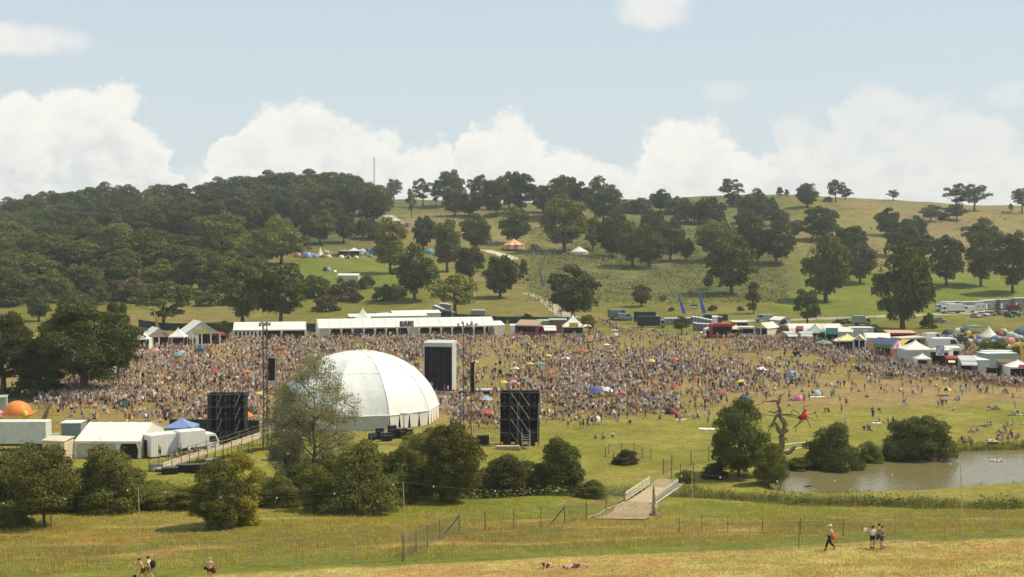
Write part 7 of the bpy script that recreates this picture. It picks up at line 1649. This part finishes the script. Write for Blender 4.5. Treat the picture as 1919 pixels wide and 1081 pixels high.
# things lying or standing among the crowd
GP = 'parasols in the crowd'
for px, py, r_, h_, ms, l in ((1113, 741, 1.9, 2.1, ['blue'], 'large bright blue parasol in the middle of the crowd'), (291, 664, 1.5, 2.0, ['pink'], 'pink parasol near the pink fascia stall'), (333, 672, 1.6, 1.9, ['turquoise'], 'turquoise parasol left of the slate blue kiosk'), (341, 668, 1.5, 1.9, ['pale blue'], 'pale blue parasol beside the turquoise one'), (402, 706, 1.3, 1.9, ['red'], 'red parasol in the left crowd'), (208, 696, 2.0, 2.2, ['red', 'white'], 'red and white parasol under the left oaks'),
    (908, 788, 1.5, 2.1, ['red'], 'red parasol before the barred barrier'), (911, 762, 1.5, 2.1, ['pale blue'], 'pale blue parasol left of the right black wing'), (1163, 751, 1.1, 2.0, ['red'], 'red parasol right of the bright blue one'), (1092, 668, 1.6, 2.2, ['red'], 'dark red parasol in the middle distance of the crowd'), (1060, 681, 1.5, 2.0, ['red', 'white'], 'red and white parasol left of the dark red one'), (1027, 676, 1.3, 2.0, ['yellow'], 'lime yellow parasol behind the crowd middle'),
    (1014, 691, 1.7, 1.9, ['turquoise'], 'pale turquoise parasol in the crowd'), (994, 692, 1.2, 1.9, ['yellow'], 'small yellow parasol beside the pale turquoise one'), (1034, 715, 1.1, 1.9, ['red'], 'small red parasol left of the bright blue one'), (1099, 714, 1.1, 2.0, ['pink'], 'pink parasol above the bright blue one'), (1264, 684, 1.3, 2.2, ['red', 'orange'], 'red and orange parasol right of the crowd middle'), (1221, 684, 1.4, 1.8, ['yellow'], 'pale yellow parasol near the red and orange one'),
    (1351, 745, 1.5, 1.6, ['red'], 'red parasol near the blue dome tent in the crowd'), (1390, 727, 1.4, 2.0, ['yellow'], 'yellow parasol above the blue dome tent'), (1773, 738, 1.6, 1.6, ['yellow', 'black'], 'yellow parasol on the open lawn at the right'), (1267, 736, 1.2, 1.9, ['red'], 'red parasol at the right front of the crowd'), (1226, 756, 1.2, 1.6, ['purple'], 'purple parasol at the right front of the crowd'), (966, 700, 1.3, 1.8, ['yellow', 'white'], 'yellow and white parasol right of the platform'),
    (463, 707, 1.2, 1.9, ['orange'], 'orange parasol left of the left lighting mast'), (485, 750, 1.3, 1.9, ['yellow'], 'orange yellow parasol just left of the left mast'), (460, 790, 1.5, 1.9, ['orange'], 'orange parasol right of the left black wing'), (525, 662, 1.4, 2.0, ['red'], 'red parasol behind the left mast'), (534, 667, 1.3, 1.8, ['red', 'orange'], 'orange red parasol beside the red one behind the mast'), (589, 676, 1.9, 2.1, ['white'], 'white parasol above the left shoulder of the dome'),
    (685, 664, 1.4, 1.9, ['yellow'], 'lime parasol just over the dome top'), (747, 672, 1.1, 1.8, ['orange'], 'salmon parasol right of the dome top'), (889, 690, 1.3, 2.2, ['yellow', 'black'], 'yellow and black parasol right of the black screened tower'), (1138, 655, 1.4, 2.0, ['white'], 'white parasol at the back of the crowd'), (1427, 700, 1.6, 1.8, ['white'], 'white parasol in the right crowd'), (1438, 680, 1.2, 1.8, ['pink'], 'pink parasol in the right crowd'), (1315, 630, 1.5, 1.9, ['white', 'red'], 'white parasol with a red patch left of the red stall'), (1137, 740, 1.3, 1.8, ['white'], 'white parasol right of the bright blue one'), (942, 730, 1.0, 2.2, ['yellow'], 'lime flag parasol above the right black wing'), (962, 728, 1.0, 2.0, ['pink'], 'pink parasol above the right black wing')):
    parasol(px, py + 3, r_ * .8, h_, l, [CM[k] for k in ms], GP, tilt=R.uniform(-.25, .25), flat=.5)
G3 = 'small tents in the crowd'
dome_tent(1395, 751, 1.0, BLU, 'blue dome tent at the right front of the crowd', G3); dome_tent(1484, 706, 1.3, LBL, 'blue shade tent in the right crowd', G3); dome_tent(1485, 718, 1.2, DGR, 'dark green tent below the blue shade tent', G3); dome_tent(1532, 741, 1.0, CG, 'low grey pop up tent on a white sheet', G3)
dome_tent(1261, 668, 1.2, GRY, 'grey dome tent in the middle right crowd', G3); dome_tent(1232, 667, 1.1, BLU, 'dark blue tent left of the grey dome in the crowd', G3); dome_tent(1115, 789, .8, CW, 'tiny rainbow and white tent at the crowd front', G3); dome_tent(1258, 775, .9, MAR, 'maroon tent at the right front of the crowd', G3); dome_tent(228, 765, 1.2, DGR, 'dark green tent in the crowd by the broad oak', G3); dome_tent(1497, 750, .9, PNK, 'pink and dark tent left of the spider', G3); dome_tent(1281, 692, .9, BLU, 'blue and white beach tent in the middle right crowd', G3)
def sheet(px, py, w, d, m, label):
    e = empty('ground_sheet', G(px, py), R.uniform(-.3, .3), label, 'blanket'); q = MB(); n = 6
    for i in range(n):
        for j in range(n): q.poly([(-w / 2 + w * a / n, -d / 2 + d * b / n, .05 + .03 * math.sin(a * 1.7 + b) + .02 * math.cos(b * 2.1)) for a, b in ((i, j), (i + 1, j), (i + 1, j + 1), (i, j + 1))])
    q.build('cloth', m, e)
sheet(1324, 804, 2.4, 1.6, WP, 'white ground sheet left of the big pond bush'); sheet(1277, 787, 1.8, 1.2, CG, 'grey white sheet at the right front of the crowd'); sheet(1532, 744, 3.0, 1.2, CW, 'white sheet under the grey pop up tent'); sheet(1645, 793, 1.6, 1.2, CW, 'white towel on the lawn above the pond'); sheet(1860, 827, 1.7, 1.3, CW, 'white towel at the left of the picnic group'); sheet(1290, 779, 1.4, 1.0, TEA, 'teal mat behind the white ground sheet')

# ------------------------------------------------------------------ the eight people on the near bank
FING = {}
def near_person(px, py, J, label, top, bottom, hair, skin, face=0.0, s=1.0, topseg='short', botseg='shorts', cap=None):
    """J in metres; the hands get five bent fingers each"""
    J = dict(J); E = list(SEG); r_ = rad_of(J); r_['haL'] = r_['haR'] = (.042, .02)
    for sd in 'LR':
        w, h = J['wr' + sd], J['ha' + sd]; d = (h - w).normalized(); sx = -1 if sd == 'L' else 1; ac = d.cross(Vector((sx, 0, 0)));
        ac = Vector((0, 1, 0)) if ac.length < .1 else ac.normalized(); nrm = d.cross(ac).normalized()
        for f, (o, ln) in enumerate(((.030, .070), (.010, .080), (-.010, .075), (-.030, .058))):
            a = 'f%d%s' % (f, sd); J[a + 'a'] = h + d * .035 + ac * o; J[a + 'b'] = J[a + 'a'] + d * ln * .55 + nrm * .008; J[a + 'c'] = J[a + 'b'] + d * ln * .40 + nrm * .022; E += [('ha' + sd, a + 'a'), (a + 'a', a + 'b'), (a + 'b', a + 'c')]
            r_[a + 'a'] = .011; r_[a + 'b'] = .010; r_[a + 'c'] = .008
        t = 'th' + sd; J[t + 'a'] = w.lerp(h, .55) + ac * .045; J[t + 'b'] = J[t + 'a'] + d * .035 + ac * .028; E += [('ha' + sd, t + 'a'), (t + 'a', t + 'b')]; r_[t + 'a'] = .013; r_[t + 'b'] = .010
    up = (J['head2'] - J['head1']).normalized(); fw = Vector((0, 1, 0)) if abs(up.y) < .9 else Vector((0, 0, 1))
    J['nose'] = J['head1'] + fw * .105 + up * .0; E.append(('head1', 'nose')); r_['nose'] = .014
    for sx, nm in ((-1, 'earL'), (1, 'earR')): J[nm] = J['head1'] + Vector((sx * .085, -.005, .01)); E.append(('head1', nm)); r_[nm] = .018
    m = skin_mesh('person', J, E, r_, 1); m.materials.clear(); m.materials.append(skin)
    o = link('person', m); o.location = G(px, py); o.rotation_euler = (0, 0, face); o.scale = (s,) * 3; tag(o, label, 'person')
    def wear(name, keys, seg, grow, mt):
        JJ = {k: J[k] for k in keys}; rr = {}
        for k in keys: q = r_[k]; rr[k] = (q[0] + grow, q[1] + grow) if isinstance(q, tuple) else q + grow
        g = skin_mesh(name, JJ, seg, rr, 1); g.materials.clear(); g.materials.append(mt); return link(name, g, o)
    if top:
        for sd in 'LR': J['mid' + sd] = J['sh' + sd].lerp(J['el' + sd], .55 if topseg == 'short' else .98); r_['mid' + sd] = .06 if topseg == 'short' else .046
        J['bot'] = J['belly'].lerp(J['pelvis'], .55); r_['bot'] = (.145, .11)
        wear('shirt', ['belly', 'bot', 'chest', 'shL', 'shR', 'midL', 'midR'], [('belly', 'bot'), ('belly', 'chest'), ('chest', 'shL'), ('chest', 'shR'), ('shL', 'midL'), ('shR', 'midR')], .014, top)
    if bottom:
        tt = {'shorts': .75, 'trousers': 1.0, 'skirt': .55}[botseg]
        for sd in 'LR': J['cuf' + sd] = J['hip' + sd].lerp(J['kn' + sd], tt); r_['cuf' + sd] = .082 if botseg != 'skirt' else .12
        ks = ['pelvis', 'hipL', 'hipR', 'cufL', 'cufR']; sg_ = [('pelvis', 'hipL'), ('pelvis', 'hipR'), ('hipL', 'cufL'), ('hipR', 'cufR')]
        if botseg == 'trousers':
            for sd in 'LR': J['low' + sd] = J['kn' + sd].lerp(J['an' + sd], .93); r_['low' + sd] = .055; ks.append('low' + sd); sg_.append(('cuf' + sd, 'low' + sd))
        wear('trousers' if botseg == 'trousers' else botseg, ks, sg_, .016, bottom)
    h = MB(); c = J['head1'].lerp(J['head2'], .62) - fw * .018; h.ball(c, .098, .112, .105, 12, 8, -.55); h.build('hair', hair, o, smooth=True)
    if cap: k = MB(); k.ball(c + up * .02, .104, .118, .105, 12, 6, .0).loft([[c + Vector((x, y, 0)) + up * .02 for x, y in ((-.07, .09), (.07, .09), (.05, .20), (-.05, .20))], [c + Vector((x, y, .015)) + up * .02 for x, y in ((-.07, .09), (.07, .09), (.05, .20), (-.05, .20))]]).build('cap', cap, o, smooth=False)
    for sd in 'LR': a, t = J['an' + sd], J['to' + sd]; MB().path([a - (t - a).normalized() * .05 + Vector((0, 0, -.03)), a.lerp(t, .5) + Vector((0, 0, -.03)), t], [.05, .052, .042], 8).build('shoe', CM['black'] if sd else None, o, smooth=True)
    return o, J
def bag(o, J, at, size, m, label, strap=None, name='shoulder_bag', cat='bag'):
    """the bag rests against its carrier and is a thing of its own"""
    M = Matrix.LocRotScale(o.location, o.rotation_euler, o.scale); p = M @ Vector(at); e = empty(name, p, o.rotation_euler[2], label, cat)
    w, d, h = size; n = 10; b = MB()
    b.loft([[(math.cos(2 * math.pi * i / n) * w / 2 * k, math.sin(2 * math.pi * i / n) * d / 2 * k, z * h) for i in range(n)] for z, k in ((-.5, .55), (-.42, .9), (-.1, 1), (.25, .92), (.45, .62), (.5, .3))]); b.build('bag_body', m, e, smooth=True)
    if strap: q = [Vector(s_) - Vector(at) for s_ in strap]; MB().path(q, .014, 4).build('strap', m, e)
    return e
Wk = pose('walk')
o, J = near_person(1556, 1030, Wk, 'walking person in a white cap and beige top with dark trousers, carrying a red bag', CM['cream'], CM['black'], HAIRS['fair'], SKINS[2], face=math.pi / 2, s=1.03, topseg='long', botseg='trousers', cap=WP)
bag(o, J, (-.30, -.10, .96), (.50, .32, .40), paint('red_bag_cloth', (.58, .07, .04)), 'bulging red shoulder bag on the hip of the person in the white cap', strap=[(-.30, -.10, 1.12), (-.2, -.12, 1.36), (.12, -.04, 1.50), (.16, .08, 1.36), (-.05, .14, 1.15), (-.28, .02, 1.08)])
Dk = pose('drink'); Dk['elL'] = Vector((-.30, .08, 1.22)); Dk['wrL'] = Vector((-.34, .26, 1.30)); Dk['haL'] = Vector((-.34, .33, 1.34))
o, J = near_person(1635, 1027, Dk, 'dark haired person in white top and dark shorts holding up white paper', CM['white'], CM['black'], HAIRS['dark'], SKINS[2], face=.35, s=.92)
M = Matrix.LocRotScale(o.location, o.rotation_euler, o.scale); e = empty('paper', M @ Vector((-.36, .38, 1.40)), .35, 'white paper held up by the dark haired person by the pond fence', 'paper'); MB().loft([[(-.16, -.004, -.12), (.14, -.004, -.12), (.14, .0, -.12), (-.16, .0, -.12)], [(-.15, .03, .13), (.15, .03, .13), (.15, .034, .13), (-.15, .034, .13)]]).build('sheet', WP, e)
W2 = pose('walk'); o, J = near_person(1647, 1028, W2, 'tall person in a tan top and dark shorts walking behind the one with the paper', CM['tan'], CM['black'], HAIRS['dark'], SKINS[1], face=math.pi / 2 - .3, s=1.03)
W3 = pose('stand'); W3['knL'] = Vector((-.10, .16, .52)); W3['anL'] = Vector((-.10, .12, .1)); W3['toL'] = Vector((-.1, .26, .06)); o, J = near_person(1653, 1029, W3, 'person in a khaki top carrying a white carrier bag, rightmost of the group of three', CM['khaki'], CM['brown'], HAIRS['brown'], SKINS[1], face=math.pi / 2 + .5, s=.95)
bag(o, J, (.25, .05, .58), (.26, .16, .44), WP, 'long white carrier bag hanging from the rightmost of the three walkers', strap=[(.25, .05, .78), (.25, .08, .84), (.25, .02, .84)], name='carrier_bag')
B1 = pose('walk')
for k in ('belly', 'chest', 'neck', 'head1', 'head2', 'shL', 'shR'): v = B1[k]; B1[k] = Vector((v.x, v.y + (v.z - .96) * .42, v.z - (v.z - .96) * .09))
for sd, x in (('L', -.22), ('R', .22)): c = B1['sh' + sd]; B1['el' + sd] = c + Vector((x * .2, .10, -.27)); B1['wr' + sd] = c + Vector((x * .1, .22, -.48)); B1['ha' + sd] = c + Vector((x * .05, .27, -.55))
o, J = near_person(269, 1090, B1, 'bare backed dark haired person leaning forward in maroon shorts over a dark bag', None, CM['maroon'], HAIRS['dark'], SKINS[2], face=math.pi / 2 + .1, s=1.0)
bag(o, J, (.0, .62, .30), (.5, .3, .40), CM['black'], 'dark holdall hanging low before the leaning person at the lower left', name='holdall')
W4 = pose('walk')
for k in ('belly', 'chest', 'neck', 'head1', 'head2', 'shL', 'shR', 'elL', 'elR', 'wrL', 'wrR', 'haL', 'haR'): v = W4[k]; W4[k] = Vector((v.x, v.y + (v.z - .96) * .18, v.z))
o, J = near_person(281, 1089, W4, 'person in a cream top and grey shorts wearing a round black backpack', CM['cream'], CM['grey'], HAIRS['dark'], SKINS[1], face=math.pi / 2 - .15, s=1.02)
bag(o, J, (0, -.22, 1.22), (.36, .40, .52), CM['black'], 'round black backpack on the person in the cream top at the lower left', strap=[(-.14, .06, 1.42), (-.15, .2, 1.32), (-.14, .10, 1.08)], name='backpack')
S5 = pose('stand'); S5['elL'] = Vector((-.27, .02, 1.2)); S5['wrL'] = Vector((-.20, .20, 1.34)); S5['haL'] = Vector((-.14, .22, 1.42))
o, J = near_person(393, 1090, S5, 'fair haired person with a bare back in a black skirt, alone at the lower left', None, CM['black'], HAIRS['fair'], SKINS[1], face=.5, s=.98, botseg='skirt')
MB().path([(-.13, .09, 1.33), (0, .13, 1.31), (.13, .09, 1.33), (.17, -.02, 1.33), (.12, -.11, 1.32), (0, -.125, 1.31), (-.12, -.11, 1.32), (-.17, -.02, 1.33), (-.13, .09, 1.33)], .02, 5).build('bikini_top', CM['black'], o)
bag(o, J, (.30, -.06, .78), (.30, .2, .40), CM['maroon'], 'dark red bag hanging at the side of the fair haired person', strap=[(.30, -.06, .96), (.28, -.03, 1.2), (.17, -.02, 1.46), (.28, .02, 1.2), (.30, -.02, .96)])
bag(o, J, (-.26, .16, .98), (.2, .2, .24), CM['black'], 'small black pouch in front of the fair haired person', name='pouch')
L6 = pose('lie'); L6.update(knL=Vector((-.22, -.42, .52)), anL=Vector((-.20, -.66, .10)), toL=Vector((-.20, -.80, .06)), knR=Vector((.22, -.42, .56)), anR=Vector((.24, -.66, .10)), toR=Vector((.24, -.80, .06)))
o, J = near_person(1024, 1064, L6, 'person lying back with both bare knees raised on the dry grass', CM['khaki'], CM['brown'], HAIRS['dark'], SKINS[0], face=-.55, s=1.0)
L7 = pose('lie'); L7.update(knL=Vector((-.14, -.42, .34)), anL=Vector((-.16, -.78, .10)))
o, J = near_person(1078, 1064, L7, 'person lying flat in the dry grass right of the one with raised knees', CM['pink'], CM['brown'], HAIRS['brown'], SKINS[0], face=math.pi / 2 + .12, s=1.0)

# ------------------------------------------------------------------ grasses, reeds, weeds, bracken (nobody could count them)
def blades(name, X, Y, hmin, hmax, wid, leafm, label, cat, n=3, spread=.12, seed=1, lean=.35):
    rs = np.random.RandomState(seed); Z = hfun(X, Y); m = len(X) * n; X = np.repeat(X, n) + rs.normal(size=m) * spread; Y = np.repeat(Y, n) + rs.normal(size=m) * spread; Z = np.repeat(Z, n)
    h = rs.uniform(hmin, hmax, m); a = rs.uniform(0, np.pi, m); w = wid * rs.uniform(.6, 1.4, m); lx, ly = rs.normal(size=m) * h * lean, rs.normal(size=m) * h * lean
    dx, dy = np.cos(a) * w / 2, np.sin(a) * w / 2; B = Z - .04
    V = np.stack([np.stack([X - dx, Y - dy, B], 1), np.stack([X + dx, Y + dy, B], 1), np.stack([X + lx, Y + ly, Z + h], 1)], 1).reshape(-1, 3)
    me = np_mesh(name, V, np.arange(m * 3).reshape(-1, 3), [leafm]); return tag(link(name, me), label, cat, kind='stuff')
def scatter(n, y0, y1, umax=.46, seed=0, f=None):
    rs = np.random.RandomState(seed); Y = np.sqrt(rs.uniform(y0 ** 2, y1 ** 2, n)); X = rs.uniform(-umax, umax, n) * Y
    if f is not None: k = f(X, Y, rs.uniform(size=n)); X, Y = X[k], Y[k]
    return X, Y
ybl = lambda X, Y: 92.5 + np.interp(X / Y, [-.5, .5], [-3.0, 3.0])
X, Y = scatter(95000, 58, 97, .66, seed=3, f=lambda X, Y, r: Y < ybl(X, Y)); blades('dry_grass', X, Y, .05, .16, .035, LEAF['straw'], 'dry straw coloured grass on the near bank', 'grass', 3, .10, 1)
X, Y = scatter(60000, 90, 140, seed=4, f=lambda X, Y, r: (Y > ybl(X, Y) + 5) & (fbm(X, Y, 3.5, 8) + (r - .5) * .5 > .47)); blades('rough_grass', X, Y, .10, .34, .05, LEAF['grass'], 'rough grass tufts on the slope above the ditch', 'grass', 3, .15, 2)
def dist_ditch(X, Y): return np.abs(Y - np.interp(X, DX, DY))
X, Y = scatter(60000, 128, 156, seed=5, f=lambda X, Y, r: (dist_ditch(X, Y) < 1.2 + 3.2 * fbm(X, Y, 4, 15)) & ~((X > 10) & (X < 20)) & (r < np.where(X > 20, .85, .7))); blades('reeds', X, Y, .25, .95, .06, LEAF['reed'], 'reeds and rank grass filling the ditch', 'reeds', 3, .15, 3, .25)
def fp(X, Y, r):
    sd = pond_sd(X, Y); return (sd > -.25) & (sd < 1.6) & (r < np.where(Y < 166, .35 * (fbm(X, Y, 3, 19) > .5) + .06, .95)) & (X > 20)
X, Y = scatter(90000, 145, 200, seed=6, f=fp); blades('reeds', X, Y, .25, .85, .07, LEAF['weed'], 'reeds fringing the pond bank', 'reeds', 3, .12, 4, .25)
def leafy(name, X, Y, size, hmax, leafm, label, cat, seed, k=1):
    rs = np.random.RandomState(seed); m = len(X) * k; X = np.repeat(X, k) + rs.normal(size=m) * size; Y = np.repeat(Y, k) + rs.normal(size=m) * size
    C = np.stack([X, Y, hfun(X, Y) + rs.uniform(0, 1, m) ** .7 * hmax * (.4 + .9 * fbm(X, Y, 2.5, seed))], 1); nn = rs.normal(size=(m, 3)) * .6; nn[:, 2] += .8; nn /= np.linalg.norm(nn, axis=1)[:, None]
    V, Fq = leaves(C, nn, size, rs); return tag(link(name, np_mesh(name, V, Fq, [leafm])), label, cat, kind='stuff')
X, Y = scatter(26000, 132, 158, seed=7, f=lambda X, Y, r: (X < 8) & (np.abs(Y - np.interp(X, DX, DY) - 1.0) < 2.2 + 3.5 * fbm(X, Y, 6, 16)) & (fbm(X, Y, 5, 55) > .38)); leafy('weeds', X, Y, .22, 1.5, LEAF['weed'], 'tall nettles and weeds along the left ditch', 'weeds', 9, 3)
X, Y = scatter(80000, 480, 760, seed=8, f=lambda X, Y, r: (X / Y > .012) & (X / Y < .215) & (fbm(X, Y * .6, 13, 61) + (r - .5) * .35 > .44)); leafy('bracken', X, Y, .62, 1.25, LEAF['bracken'], 'bracken covering the middle of the far slope', 'bracken', 10, 2)
X, Y = scatter(9000, 640, 900, seed=9, f=lambda X, Y, r: (np.abs(X / Y) < .43) & (fbm(X, Y * .6, 18, 66) + (r - .5) * .3 > .60)); leafy('bracken', X, Y, .75, 1.4, LEAF['bracken'], 'patches of bracken on the dry hilltop', 'bracken', 11, 2)
X, Y = scatter(16000, 385, 560, seed=12, f=lambda X, Y, r: fbm(X, Y * .5, 9, 71) + (r - .5) * .3 > .63); blades('tussocks', X, Y, .15, .5, .16, LEAF['reed'], 'coarse tussocks in the park meadow', 'grass', 3, .3, 13)
X, Y = scatter(30000, 131, 150, seed=17, f=lambda X, Y, r: (X > 21) & (dist_ditch(X, Y) < 2.6) & (fbm(X, Y, 4.5, 57) + (r - .5) * .2 > .52)); leafy('weeds', X, Y, .20, 1.3, LEAF['dark'], 'dark clumps of weeds in the ditch below the pond', 'weeds', 19, 3)
# trampled litter on the arena floor
def litter():
    rs = np.random.RandomState(91); n = 2600; y = rs.uniform(210, 385, n); x = rs.uniform(-.36, .41, n) * y; z = hfun(x, y); u, v = [], []
    for i in range(n): u.append(proj(x[i], y[i], z[i]))
    u = np.array(u); k = rs.uniform(size=n) < np.clip(density(u[:, 0], u[:, 1]) / 7, 0, 1); x, y, z = x[k], y[k], z[k]; C = np.stack([x, y, z + .07], 1); nn = rs.normal(size=C.shape) * .4; nn[:, 2] += 1; nn /= np.linalg.norm(nn, axis=1)[:, None]
    V, Fq = leaves(C, nn, .16, rs); tag(link('litter', np_mesh('litter', V, Fq, [WP])), 'pale cups and paper scattered on the trodden field', 'litter', kind='stuff')
litter()

# ------------------------------------------------------------------ the summer haze
def haze():
    m = bpy.data.materials.new('summer_haze'); m.use_nodes = True; nt = m.node_tree; nt.nodes.clear()
    v = nt.nodes.new('ShaderNodeVolumePrincipled'); v.inputs['Color'].default_value = (.93, .95, .97, 1); v.inputs['Density'].default_value = .00013
    v.inputs['Anisotropy'].default_value = .2
    o = nt.nodes.new('ShaderNodeOutputMaterial'); nt.links.new(v.outputs[0], o.inputs['Volume'])
    tag(MB().box(-3000, 3000, -120, 4600, -4, 96).build('haze', m), kind='stuff')
haze()
